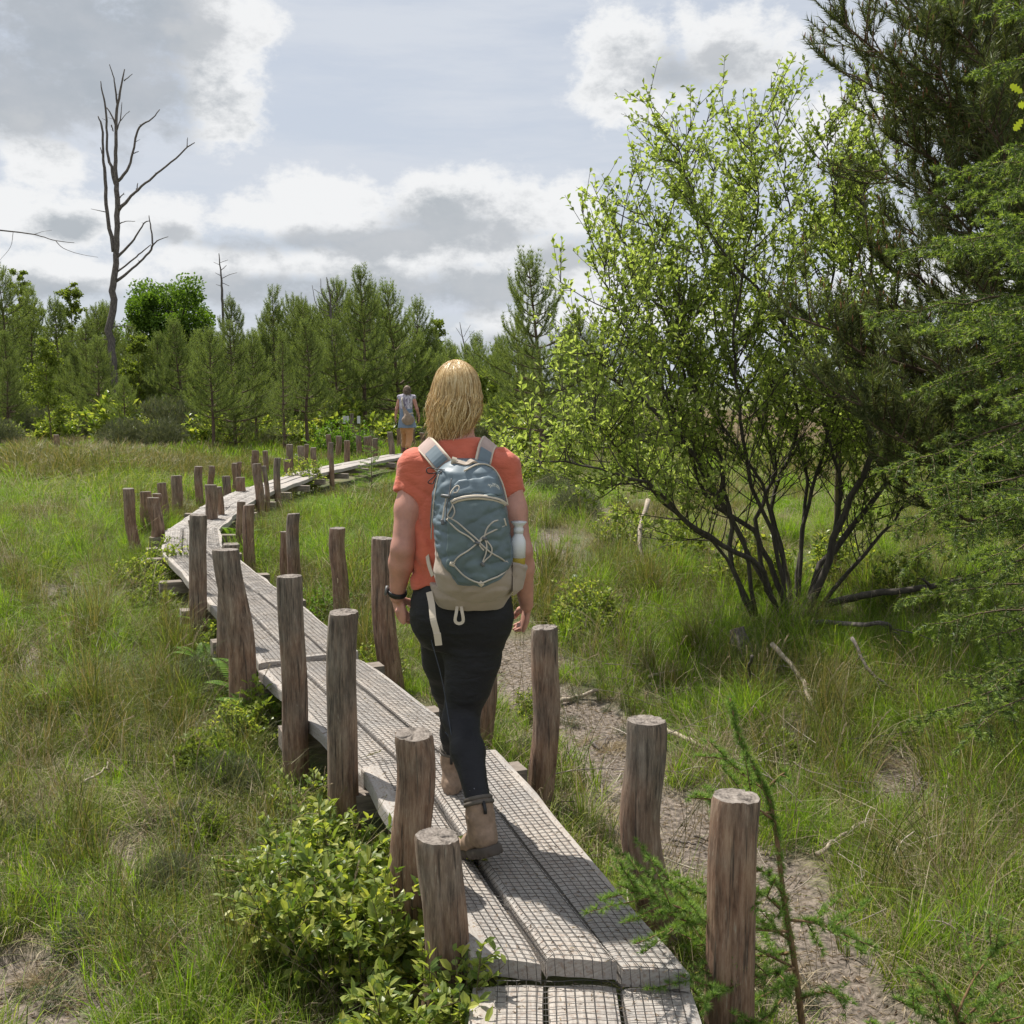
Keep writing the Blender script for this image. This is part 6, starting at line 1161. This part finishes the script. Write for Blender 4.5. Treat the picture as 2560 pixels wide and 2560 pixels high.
    # watch
    d = nrm(elL-wrL); c = wrL+d*.018; a1 = nrm(np.cross(d, [0, 1, 0])); a2 = np.cross(d, a1); th = np.linspace(0, 2*math.pi, 25); m = MB(); m.add(*tube([c+a1*.031*math.cos(q)+a2*.029*math.sin(q) for q in th], .010, 8, False, .35, up=[nrm(a1*math.cos(q)+a2*math.sin(q)) for q in th])); wt = shift(m, root).obj('wristwatch', MAT['black'], root, True)
    m = MB(); c2 = c+a1*.034*(1 if a1[0] < 0 else -1); o = a1*(1 if a1[0] < 0 else -1); m.add(*tube([c2, c2+o*.009], [.018, .017], 18)); shift(m, root).obj('watch_case', MAT['grey_plastic'], wt, True)
    # hair: an inner volume and several thousand locks
    hf = Fld((-.36, 3.40, 1.60), (.0, 3.80, 2.07), .005); hf.ell(hc+[.0, -.016, .03], (.077, .099, .085), .03); hf.loft([(ZC(y), W(x, y, 3.53).x, 3.545-.0*y, r/740, ry) for y, x, r, ry in [(975, 1140, 36, .06), (1000, 1139, 39, .066), (1040, 1132, 37, .052), (1072, 1124, 30, .04), (1088, 1124, 20, .025)]], .03)
    fc = hf.like(); fc.ell(hc+[.01, .14, -.05], (.062, .105, .10), 0); hf.F = np.maximum(hf.F, -fc.F); hf.noise(lambda P: .003*vn(P*[1, 1, .22], 70, 3)+.006); hr_ = hf.obj('hair', MAT['hair_cap'], root)
    r = np.random.default_rng(9); n = 8000; K = 14; u = np.linspace(0, 1, K); Vall, Qall, nb = [], [], 0
    ang = r.uniform(0, 2*math.pi, n); ang = np.where(np.sin(ang) > .6, -ang, ang); ph = np.arccos(1-r.uniform(0, .55, n)); ph[:1800] = r.uniform(0, .75, 1800); cx, cy = np.cos(ang), np.sin(ang); outw = np.stack([cx, cy, cx*0], 1)
    R0 = np.array([.079, .106, .094]); P = np.zeros((n, K, 3)); lay = r.uniform(0, 1, n)
    P[:, 0] = np.stack([cx*np.sin(ph), cy*np.sin(ph), np.cos(ph)], 1)*(R0*(.97+.05*lay[:, None]))+hc+[0, -.016, .022]
    zb = hc[2]-r.uniform(.055, .165, n)-.028*np.clip(-cy, 0, 1)-.02*np.clip(-cx, 0, 1); zb[:1500] -= .02
    lk = np.floor((ang*9+ph*2+3)/1.0); lp = (np.sin(lk*12.9898)*43758.5) % 1*6.28; la = .5+((np.sin(lk*78.233)*12543.1) % 1)
    A0 = ang.copy()
    for q in range(1, K):
        t = u[q]; s_ = np.minimum(1, t*2.6); a_ = ph+(math.pi/2-ph)*np.minimum(1, t*2.6); down = np.clip((t-.22)/.78, 0, 1)**1.25; zt = hc[2]+.022+np.cos(a_)*R0[2]
        z = zt+(zb-hc[2]-.022)*down
        wide = np.sin(np.minimum(a_, math.pi/2)); rad = wide*(1.0+.05*lay)*(1+.05*np.sin(np.pi*np.minimum(down*1.3, 1))-.44*np.clip((down-.38)/.62, 0, 1)**1.25)
        wv = (.010*la)*np.sin(lp+down*8.0)*np.minimum(1, down*2+.15); wr = (.006*la)*np.cos(lp*1.7+down*9.0)*np.minimum(1, down*2)
        x = cx*rad*R0[0]-cy*wv+cx*wr-.022*down**1.3; y = cy*rad*R0[1]+cx*wv+cy*wr; P[:, q] = np.stack([x+hc[0], y+hc[1]-.016, z], 1)
    P[:, 4:] += np.cumsum(r.normal(size=(n, K-4, 3))*.0013, 1); fly = r.random(n) < .10; P[fly, 6:] += (outw[fly]*r.uniform(.005, .028, fly.sum())[:, None])[:, None]*np.linspace(.2, 1, K-6)[None, :, None]
    P[:, -1] += r.normal(size=(n, 3))*.006
    fl2 = (r.random(n) < .16) & (cx < .1); P[fl2, 9:, 0] -= (np.linspace(.1, 1, K-9)**1.5)[None]*r.uniform(.008, .035, fl2.sum())[:, None]
    Tn = nrm(np.gradient(P, axis=1)); on_ = np.broadcast_to(outw[:, None, :]+np.array([0, 0, .3]), Tn.shape)+r.normal(size=(n, 1, 3))*.35; Sd = nrm(np.cross(Tn, on_)); wd = (r.uniform(.0012, .0030, n)[:, None]*(np.sin(np.pi*(.15+.80*u))[None]**.6))[..., None]
    A_ = P-Sd*wd/2; B_ = P+Sd*wd/2; V = np.stack([A_, B_], 2).reshape(-1, 3); b0 = np.arange(n)[:, None, None]*2*K+np.arange(K-1)[None, :, None]*2; Q = (b0+np.array([0, 1, 3, 2])).reshape(-1, 4); link('locks', mkmesh('locks', V-np.array(root.location), Q, MAT['hair'], True), hr_)
    return root
WOMAN = woman()

# ------------------------------------------------------------------ backpack
def backpack():
    secs = [(1149,1128,1205,.034,3.44),(1160,1104,1226,.055,3.43),(1180,1088,1246,.075,3.42),(1230,1078,1262,.098,3.41),(1300,1075,1273,.112,3.40),(1370,1080,1283,.122,3.40),(1430,1077,1294,.126,3.40),(1468,1086,1296,.118,3.405),(1494,1106,1272,.095,3.415),(1516,1132,1216,.055,3.43)]
    Zs, Cx, Rx, Ry, Cy = [], [], [], [], []
    for y, xl, xr, ry, cy in secs[::-1]: a, b = W(xl, y, cy-.03), W(xr, y, cy-.03); Zs.append(a.z); Cx.append((a.x+b.x)/2); Rx.append((b.x-a.x)/2-.006); Ry.append(ry); Cy.append(cy)
    Zs, Cx, Rx, Ry, Cy = map(np.array, (Zs, Cx, Rx, Ry, Cy)); p = 2.5
    def ysurf(x, z): q = np.clip(np.abs((x-np.interp(z, Zs, Cx))/np.interp(z, Zs, Rx)), 0, .995); return np.interp(z, Zs, Cy)-np.interp(z, Zs, Ry)*(1-q**p)**(1/p)
    def on(px, py, off=.003):
        d = 3.3
        for _ in range(14): P = W(px, py, d); d = .5*d+.5*(float(ysurf(P.x, P.z))-off)
        return A3(W(px, py, d))
    b = A3(W(1180, 1510, 3.4)); root = empty('backpack', b, 'slate blue and beige daypack with crossed bungee cord on the walking woman\'s back', 'backpack')
    S = [(z, x, y, rx, ry) for z, x, y, rx, ry in zip(Zs, Cx, Cy, Rx, Ry)]; lo, hi = (-.34, 3.22, 1.16), (.10, 3.56, 1.74); h = .004
    Vpts = np.array([(1066,1300),(1079,1337),(1088,1375),(1097,1400),(1120,1433),(1146,1457),(1175,1465),(1206,1466),(1235,1456),(1252,1446),(1270,1426),(1280,1408),(1290,1392)]); vz = [(W(x, y, 3.31).x, W(x, y, 3.31).z) for x, y in Vpts]; vx, vzz = np.array(vz).T
    rdg = lambda P, a, b_, c, sd_: (1-np.abs(vn(np.stack([P[:, 0]*a+P[:, 2]*b_, P[:, 1]*6, P[:, 2]*c-P[:, 0]*b_], 1), 1, sd_)))**4
    cr = lambda P: .0020*vn(np.stack([P[:, 0]*16-P[:, 2]*8, P[:, 1]*6, P[:, 2]*20+P[:, 0]*12], 1), 1, 5)+.0045*rdg(P, 12, 9, 24, 6)+.0022*rdg(P, 24, -16, 38, 7)-.0012+.0007*vn(P*[1, 1, 1.5], 60, 8)
    h = .005; f = Fld(lo, hi, h); f.loft([(z, x, y, rx-.002, ry-.002) for z, x, y, rx, ry in S], .0, p, .01); f.noise(lambda P: cr(P)*1.0); f.obj('bag_base', MAT['beige'], root)
    f = Fld(lo, hi, h); f.loft([(z, x, y, rx+.004, ry+.004) for z, x, y, rx, ry in S], 0, p, .012); X, Y, Z = np.meshgrid(*f.ax, indexing='ij', sparse=True); f.F = np.maximum(f.F, (np.interp(X, vx, vzz)-Z).astype(np.float32)*.8); f.noise(lambda P: cr(P)*(1.2+.6*(P[:, 0] < -.19))); f.obj('bag_body', MAT['pack_blue'], root)
    # front pocket: bulging panel between the zip arc and the V shaped lower edge
    top_c = [(1133,1250),(1140,1247),(1165,1240),(1199,1236),(1235,1240),(1255,1247),(1264,1258)]; tx, tz = np.array([(W(x, y, 3.29).x, W(x, y, 3.29).z) for x, y in top_c]).T
    f = Fld(lo, hi, h); f.loft([(z, x, y-.0, rx+.006, ry+.015) for z, x, y, rx, ry in S], 0, 2.7, .0); f.F = np.maximum(f.F, (np.interp(X, vx, vzz)+.006-Z).astype(np.float32)*.8); f.F = np.maximum(f.F, (Z-np.interp(X, tx, tz)).astype(np.float32)*.9)
    xl = np.interp(Z, [W(0, 1470, 3.3).z, W(0, 1250, 3.3).z], [W(1113, 1470, 3.3).x, W(1122, 1250, 3.3).x]); f.F = np.maximum(f.F, (xl-X).astype(np.float32)); f.F = np.maximum(f.F, (Y-3.40).astype(np.float32)); f.F = np.maximum(f.F, (X-W(1276, 1350, 3.3).x).astype(np.float32)); f.noise(lambda P: cr(P)*1.5); f.obj('front_pocket', MAT['pack_teal'], root)
    # upper flap seam panel
    f = Fld(lo, hi, h); f.loft([(z, x, y, rx+.005, ry+.009) for z, x, y, rx, ry in S], 0, 2.6, 0); t2 = [(1128,1240),(1132,1212),(1145,1200),(1180,1196),(1215,1192),(1240,1200),(1262,1250)]; ux, uz = np.array([(W(x, y, 3.31).x, W(x, y, 3.31).z) for x, y in t2]).T
    f.F = np.maximum(f.F, (Z-np.interp(X, ux, uz)).astype(np.float32)); f.F = np.maximum(f.F, (np.interp(X, tx, tz)-Z).astype(np.float32)); f.F = np.maximum(f.F, (W(1130, 1220, 3.31).x-X).astype(np.float32)); f.F = np.maximum(f.F, (Y-3.39).astype(np.float32)); f.F = np.maximum(f.F, (X-W(1260, 1220, 3.31).x).astype(np.float32)); f.noise(lambda P: cr(P)*1.1); f.obj('upper_pocket', MAT['pack_blue'], root)
    def line(name, pts, r_, mat, off=.006, n=30, flat=None, parent=None, sides=6):
        P = spline([on(x, y, off) for x, y in pts], n); m = MB(); m.add(*tube(P, r_, sides, True, flat, up=(0, -1, .1) if flat else None)); return shift(m, root).obj(name, MAT[mat], parent or root, True)
    C = lambda l: [(900+x/2.842, 880+y/2.842) for x, y in l]
    line('zip', C([(648,1072),(700,1048),(780,1034),(860,1032),(940,1044),(1000,1062),(1035,1085)]), .008, 'webbing', .016, 30, .4, sides=8)
    line('zip_teeth', C([(652,1070),(700,1047),(780,1033),(860,1031),(940,1043),(1000,1061),(1030,1082)]), .0014, 'grey_plastic', .0205, 30)
    zp = line('zip', C([(505,1250),(505,1180),(520,1020),(545,900),(580,850)]), .0035, 'grey_plastic', .007); line('piping', C([(740,845),(830,800),(900,800),(960,840),(1010,930),(1040,1040),(1050,1090)]), .0028, 'webbing', .010)
    line('piping', C([(505,1330),(512,1200),(525,1050),(545,930),(560,870)]), .0022, 'cord', .010); line('piping', C([(650,900),(640,960),(630,1040),(615,1100),(612,1200)]), .002, 'grey_plastic', .010)
    cords = [[(640,1180),(690,1210),(760,1270),(830,1330),(870,1375),(930,1425),(1000,1465),(1045,1500)],[(1025,1190),(960,1200),(920,1230),(895,1270),(880,1320),(835,1358),(770,1410),(700,1455),(660,1505)],[(640,1215),(700,1270),(770,1310),(815,1350)],[(1025,1235),(960,1265),(900,1295),(860,1325),(850,1370),(880,1410)],
      [(660,1505),(690,1540),(740,1590),(800,1625),(860,1645)],[(1045,1500),(1040,1550),(990,1590),(930,1615),(860,1645)],[(885,1325),(900,1370),(895,1430),(880,1470),(870,1500)],[(900,1340),(935,1390),(930,1440),(895,1475),(872,1500)]]
    for c in cords: line('bungee_cord', C(c), .0026, 'cord', .0185, 36)
    for c in ([(622,1180),(650,1205)],[(1015,1185),(1030,1235)],[(640,1500),(672,1512)],[(1032,1490),(1050,1520)],[(848,1635),(872,1660)]): line('cord_loop', C(c), .007, 'webbing', .016, 4, .4, sides=4)
    for c in ([(820,1355),(850,1360)],[(862,1495),(880,1520)],[(580,1020),(610,1024),(640,1028)],[(582,1190),(590,1225)],[(868,1325),(900,1328)]): line('cord_lock', C(c), .006, 'grey_plastic', .018, 5)
    line('zip_pull', C([(655,1080),(668,1110),(672,1140),(655,1175),(635,1180),(622,1160),(640,1125),(658,1090)]), .0024, 'cord', .02); line('zip_pull', C([(640,1010),(660,975),(690,950),(705,965),(690,995),(665,1000)]), .0022, 'cord', .016); line('zip_pull', C([(612,1040),(600,1100),(592,1160),(585,1200)]), .003, 'cord', .016)
    line('zip_pull', C([(548,858),(520,890),(490,915),(485,930),(515,935),(535,900),(560,865)]), .0018, 'black', .01); line('zip_pull', C([(600,838),(540,830),(490,822),(472,840),(485,862),(530,860),(570,848)]), .0018, 'black', .014)
    # emblem, upper right: a quartered dome and three short lines of lettering, all flat print
    em = on(1229, 1215, .011); e1 = on(1240, 1218, .011); ux_ = nrm(e1-em); cz = np.cross(ux_, [0, -1, 0]); cz = nrm(np.cross(ux_, nrm(np.array([.35, -1, .15])))); cz = cz if cz[2] > 0 else -cz; nn = np.cross(ux_, cz); nn = nn if nn[1] < 0 else -nn
    m = MB(); o = e1+nn*.003+cz*-.001
    for k, (r0, r1) in enumerate(((.0035, .0065), (.0080, .0110), (.0125, .0160))):
        th = np.linspace(0, math.pi/2, 14); top = [o+ux_*(-.003+r_*math.cos(t))+cz*(-.006+r_*math.sin(t)) for r_ in (r0, r1) for t in th]; V = np.array(top); V = np.vstack([V, V+nn*.0005]); j = np.arange(13); m.add(V, np.concatenate([np.stack([j, j+1, j+15, j+14], 1)+28, np.stack([j, j+14, j+15, j+1], 1)]))
    shift(m, root).obj('emblem', MAT['print'], root)
    for k, tx_ in enumerate(('THE', 'NORTH', 'FACE')):
        cu = bpy.data.curves.new('lettering', 'FONT'); cu.body = tx_; cu.size = .0085; cu.extrude = .0002; cu.align_x = 'RIGHT'; cu.offset = .0002; tmp = bpy.data.objects.new('tmp', cu); me_ = bpy.data.meshes.new_from_object(tmp); bpy.data.objects.remove(tmp); me_.materials.append(MAT['print']); t = bpy.data.objects.new('lettering', me_); COL.objects.link(t); q = o+nn*.0012-ux_*.006+cz*(.0048-.0066*k); Mx = Matrix(((ux_[0], cz[0], nn[0], q[0]-b[0]), (ux_[1], cz[1], nn[1], q[1]-b[1]), (ux_[2], cz[2], nn[2], q[2]-b[2]), (0, 0, 0, 1))); t.parent = root; t.matrix_local = Mx
    # straps
    def strap(name, P, wd, tk, mat, up, n=24, parent=None): P = spline(P, n); m = MB(); m.add(*tube(P, wd/2, 4, True, tk/wd, up=up)); return shift(m, root).obj(name, MAT[mat], parent or root, False)
    w = lambda x, y, d: A3(W(x, y, d))
    for pts, wd in (([(1116,1172,3.425),(1098,1150,3.43),(1076,1124,3.475),(1064,1112,3.53),(1058,1112,3.60),(1058,1135,3.655),(1064,1200,3.69)], .056), ([(1204,1166,3.43),(1208,1150,3.43),(1214,1124,3.47),(1221,1108,3.53),(1226,1108,3.60),(1228,1135,3.655),(1222,1200,3.69)], .050)):
        P = [w(*q) for q in pts]; up = np.array([nrm(A3(p_)-A3(W(1148, 1200, 3.56))) for p_ in spline(P, 24)]); s_ = strap('shoulder_strap', P, wd, .012, 'pad', up)
        for q in (-1, 1):
            S_ = spline(P, 24); T_ = nrm(np.gradient(S_, axis=0)); sd_ = nrm(np.cross(T_, up)); m = MB(); m.add(*tube(S_+sd_*q*wd*.5+up*.001, .0055, 6)); shift(m, root).obj('strap_edge', MAT['webbing'], s_, True)
        m = MB(); S_ = spline(P, 24)[2:8]; m.add(*tube(S_+up[2:8]*.006, wd*.42, 4, True, .15, up=up[2:8])); shift(m, root).obj('strap_yoke', MAT['pack_blue'], s_)
    strap('grab_handle', [w(1133,1166,3.40), w(1140,1154,3.385), w(1165,1160,3.375), w(1180,1152,3.38), w(1195,1158,3.40)], .018, .006, 'beige', (0, -.5, 1)); strap('white_tag', [w(1133,1160,3.385), w(1135,1150,3.38), w(1137,1144,3.385)], .016, .004, 'webbing', (0, -1, .2), 6)
    strap('webbing_strap', [w(1073,1480,3.40), w(1079,1510,3.365), w(1083,1548,3.33), w(1091,1580,3.325), w(1096,1612,3.33)], .021, .003, 'webbing', (0, -1, .1)); strap('webbing_end', [w(1093,1583,3.321), w(1097,1613,3.327)], .0225, .005, 'webbing', (0, -1, .1), 3)
    strap('webbing_loop', [w(1145,1500,3.37), w(1141,1530,3.335), w(1138,1552,3.33), w(1148,1559,3.33), w(1158,1552,3.33), w(1155,1528,3.335), w(1150,1500,3.37)], .010, .004, 'webbing', (0, -1, .1)); strap('side_strap', [w(1060,1330,3.50), w(1066,1370,3.46), w(1072,1410,3.42), w(1082,1440,3.40)], .014, .003, 'webbing', (-.6, -1, 0))
    # hip belt under the bag and the stretch side pocket
    f = Fld((-.34, 3.24, 1.10), (.10, 3.60, 1.34), h); f.loft([(W(0, 1522, 3.4).z, W(1175, 1500, 3.4).x, 3.46, .112, .10), (W(0, 1490, 3.4).z, W(1180, 1500, 3.4).x, 3.45, .134, .125), (W(0, 1460, 3.4).z, W(1182, 1470, 3.4).x, 3.45, .146, .12)], 0, 2.4, .008); f.noise(lambda P: cr(P)*.5); f.obj('lumbar_pad', MAT['beige'], root)
    f = Fld((.0, 3.26, 1.2), (.14, 3.50, 1.46), h); a = w(1290, 1470, 3.38); c = w(1296, 1404, 3.385); f.loft([(a[2]-.02, a[0]-.02, 3.385, .020, .045), (a[2], a[0]-.012, 3.385, .036, .055), (c[2], c[0]-.004, 3.385, .040, .048)], .01, 2.3, .003); f.cut((.5, 0, 1), (c[0], 0, c[2]+.002)); f.noise(lambda P: cr(P)*.6); f.obj('side_pocket', MAT['beige'], root)
    return root
backpack()
# bottle in the side pocket
p0 = A3(W(1294, 1402, 3.385)); p1 = A3(W(1297, 1303, 3.385)); up = nrm(p1-p0); L = np.linalg.norm(p1-p0); rt = empty('water_bottle', p0-up*.05, 'white bottle with mustard base standing in the backpack side pocket', 'bottle')
def lathe(prof, n=32): P = [A3(up)*(z+.05) for z, _ in prof]; m = MB(); m.add(*tube(P, [r for _, r in prof], n)); return m
lathe([(-.05, .001), (-.049, .024), (.012, .025), (.018, .0235)]).obj('bottle_base', MAT['mustard'], rt, True)
lathe([(.012, .0255), (.055, .0255), (.068, .0245), (.080, .019), (.086, .0155), (.094, .015)]).obj('bottle_body', MAT['white_plastic'], rt, True)
lathe([(.093, .0165), (.108, .0165), (.110, .014), (.116, .015), (.126, .024), (.130, .0275), (.131, .024), (.121, .012)]).obj('drinking_cup', MAT['white_plastic'], rt, True)

# ------------------------------------------------------------------ the walkers further on
def walker2():
    D = 26.4; k = 1.0; bx = W(1023, 1128, D).x; root = empty('person', (bx, D, DECKZ), 'distant person with short grey blond hair, patterned top, orange trousers and denim shirt round waist', 'person')
    w = lambda x, y, o=0: A3(W(x, y, D+o)); h = .011; hc = w(1018, 976, 0)
    b = Fld((bx-.55, D-.5, .3), (bx+.55, D+.5, 2.15), h); b.loft([(w(0, 1064)[2], w(1015, 1038)[0], D, .16, .11), (w(0, 1048)[2], w(1015, 1038)[0], D, .15, .11), (w(0, 1030)[2], w(1015, 1038)[0], D, .13, .10), (w(0, 1000)[2], w(1015, 1038)[0], D, .17, .10), (w(0, 988)[2], w(1016, 1038)[0], D, .13, .08)], .02); head(b, hc, 1.0)
    b.cone(w(1016, 990), hc-[0, 0, .04], .055, .05, .02); aL, eL, wL = w(1000, 993), w(992, 1022), w(988, 1043, .05); aR, eR, wR = w(1033, 993), w(1042, 1022), w(1048, 1044, .08)
    for a, e, v, q in ((aL, eL, wL, -1), (aR, eR, wR, 1)): b.cone(w(1016, 993), a, .045, .05, .03); b.chain([a, e, v], [.052, .042, .028], .02); hand(b, v, (-.02*q, .15, -1), (-q, 0, 0), (0, 1, 0), 1.0, .5)
    hL, hR = w(1009, 1065), w(1024, 1065); kL, kR = w(1012, 1095, .25), w(1024, 1098, .02); fL, fR = w(1010, 1122, .30), w(1020, 1124, -.12); fL[2] = DECKZ+.09; fR[2] = DECKZ+.10
    for a, c, e in ((hL, kL, fL), (hR, kR, fR)): b.chain([a, c, e], [.09, .06, .04], .03)
    b.obj('body', MAT['skin'], root); t = Fld((bx-.5, D-.4, 1.0), (bx+.5, D+.4, 2.0), h); t.loft([(w(0, 1038)[2], w(1015, 1038)[0], D, .16, .125), (w(0, 1010)[2], w(1015, 1038)[0], D, .175, .125), (w(0, 996)[2], w(1015, 1038)[0], D, .185, .115), (w(0, 985)[2], w(1016, 1038)[0], D, .11, .085)], .02); t.cone(w(1016, 993), w(999, 993), .06, .065, .03); t.cone(w(1016, 993), w(1034, 993), .06, .065, .03)
    m, nt, bs = newmat('patterned_cloth'); f = noisef(nt, coords(nt, (1, 1, .35)), 30, 2); nt.links.new(ramp(nt, f, [(.42, (.20,.17,.24)), (.5, (.5,.46,.55)), (.62, (.66,.63,.70))]), bs.inputs['Base Color']); bs.inputs['Roughness'].default_value = .9; t.obj('top', m, root)
    g = Fld((bx-.4, D-.5, .38), (bx+.4, D+.6, 1.25), h); g.ell(w(1016, 1063), (.17, .13, .14), .03)
    for a, c, e in ((hL, kL, fL), (hR, kR, fR)): g.chain([a, c, e+[0, 0, .06]], [.105, .082, .064], .03)
    g.noise(lambda P: .008*vn(P*[1, 1, 2.5], 9, 3)); g.obj('trousers', m_cloth('orange_cotton', (.55,.27,.12)), root); s = Fld((bx-.45, D-.4, .75), (bx+.45, D+.4, 1.5), h); s.loft([(w(0, 1069)[2], w(1018, 1038)[0], D, .235, .17), (w(0, 1050)[2], w(1017, 1038)[0], D, .20, .16), (w(0, 1034)[2], w(1016, 1038)[0], D, .165, .14), (w(0, 1022)[2], w(1016, 1038)[0], D, .16, .135)], .01, 2.2, .005); s.noise(lambda P: .014*vn(P*[1, 1, .3], 13, 3)); s.obj('denim_shirt', m_cloth('denim', (.20,.26,.36)), root)
    for e in (fL, fR): f = Fld(e-.22, e+.3, .009); f.ell(e+[0, .06, -.055], (.045, .12, .045), .02); f.cone(e+[0, 0, -.04], e+[0, 0, .02], .045, .04, .02); f.cut((0, 0, -1), (0, 0, DECKZ+.006)); f.obj('shoe', m_plain('maroon_shoe', (.14,.03,.035), .6), root)
    hf = Fld(hc-.2, hc+.2, .008); hf.ell(hc+[0, -.02, .03], (.088, .10, .095), .02); hf.ell(hc+[0, -.05, -.03], (.078, .065, .075), .03); hf.noise(lambda P: .008*vn(P, 30, 3)); hr = hf.obj('hair', MAT['hair2c'], root); r = np.random.default_rng(4); P = rvec(700, r); P[:, 1] = -np.abs(P[:, 1]); P = P*[.092, .11, .10]+hc+[0, -.02, .01]; Vn_, Fn = needles(P, np.tile([0, -.2, -1.], (700, 1)), 2, .07, .007, .4, r); link('locks', mkmesh('locks', Vn_-np.array(root.location), Fn, MAT['hair2']), hr)
    m_ = MB(); 
    for v in (wL, wR): th = np.linspace(0, 6.283, 13); m_.add(*tube([v+[.032*math.cos(q), .032*math.sin(q), .03] for q in th], .008, 5, False))
    shift(m_, root).obj('wristband', MAT['black'], root)
    bg = empty('shoulder_bag', A3(W(1019, 1062, D-.2)), 'tan drawstring bag slung on the distant walker\'s back', 'bag'); f = Fld((bx-.3, D-.5, 1.0), (bx+.3, D, 1.6), h); f.ell(w(1020, 1050, -.21), (.165, .10, .125), .03); f.cone(w(1018, 1040, -.2), w(1009, 1019, -.15), .09, .03, .04); f.noise(lambda P: .012*vn(P*[1.5, 1, .4], 16, 3)); f.obj('bag_body', m_cloth('tan_cloth', (.30,.22,.16)), bg)
    m_ = MB(); m_.add(*tube(spline([w(1009, 1019, -.15), w(1005, 1000, -.13), w(1008, 990, -.02)], 10), .02, 6)); m_.add(*tube(spline([w(1012, 1022, -.17), w(1020, 1033, -.20), w(1033, 1033, -.15)], 10), .018, 6)); shift(m_, bg).obj('bag_strap', MAT['cord'], bg, True)
walker2()
def walker3():
    D = 27.4; c = A3(W(1090, 1120, D)); root = empty('person', (c[0], D, DECKZ), 'third walker almost wholly hidden beyond the blonde woman, brown curly hair and reddish ear showing', 'person'); h = .012; hc = A3(W(1085, 993, D)); b = Fld((c[0]-.5, D-.4, .3), (c[0]+.5, D+.4, 2.0), h); x = c[0]
    b.loft([(DECKZ+.75, x, D, .15, .11), (DECKZ+1.0, x, D, .13, .10), (DECKZ+1.22, x, D, .165, .1), (DECKZ+1.32, x, D, .10, .08)], .02); head(b, hc); b.cone((x, D, DECKZ+1.28), hc-[0, 0, .04], .055, .05, .02)
    for q in (-1, 1): b.chain([(x+q*.08, D, DECKZ+.75), (x+q*.08, D+.05*q, DECKZ+.42), (x+q*.08, D+.15*q, DECKZ+.06)], [.09, .06, .04], .03); b.chain([(x+q*.15, D, DECKZ+1.24), (x+q*.19, D, DECKZ+.98), (x+q*.17, D+.1, DECKZ+.76)], [.05, .042, .028], .02); hand(b, (x+q*.17, D+.1, DECKZ+.76), (0, .1, -1), (-q, 0, 0), (0, 1, 0), 1, .5); b.ell((x+q*.08, D+.15*q+.06, DECKZ+.045), (.045, .12, .04), .02)
    b.obj('body', MAT['skin'], root); t = Fld((x-.4, D-.3, .9), (x+.4, D+.3, 1.8), h); t.loft([(DECKZ+.8, x, D, .17, .13), (DECKZ+1.0, x, D, .15, .12), (DECKZ+1.22, x, D, .19, .115), (DECKZ+1.31, x, D, .11, .085)], .02); t.obj('top', m_cloth('dusky_red_cloth', (.25,.09,.08)), root)
    g = Fld((x-.4, D-.4, .4), (x+.4, D+.4, 1.3), h); g.ell((x, D, DECKZ+.8), (.17, .13, .12), .03)
    for q in (-1, 1): g.chain([(x+q*.08, D, DECKZ+.75), (x+q*.08, D+.05*q, DECKZ+.42), (x+q*.08, D+.15*q, DECKZ+.12)], [.10, .08, .06], .03)
    g.obj('trousers', m_cloth('dark_cloth', (.04,.04,.05)), root); hf = Fld(hc-.2, hc+.2, .01); hf.ell(hc+[0, -.02, .03], (.095, .11, .095), .02); hf.ell(hc+[0, -.06, -.03], (.08, .06, .08), .03); hf.noise(lambda P: .015*vn(P, 28, 3)); hf.obj('hair', m_plain('brown_hair', (.13,.075,.04), .7, .4, 50), root)
walker3()
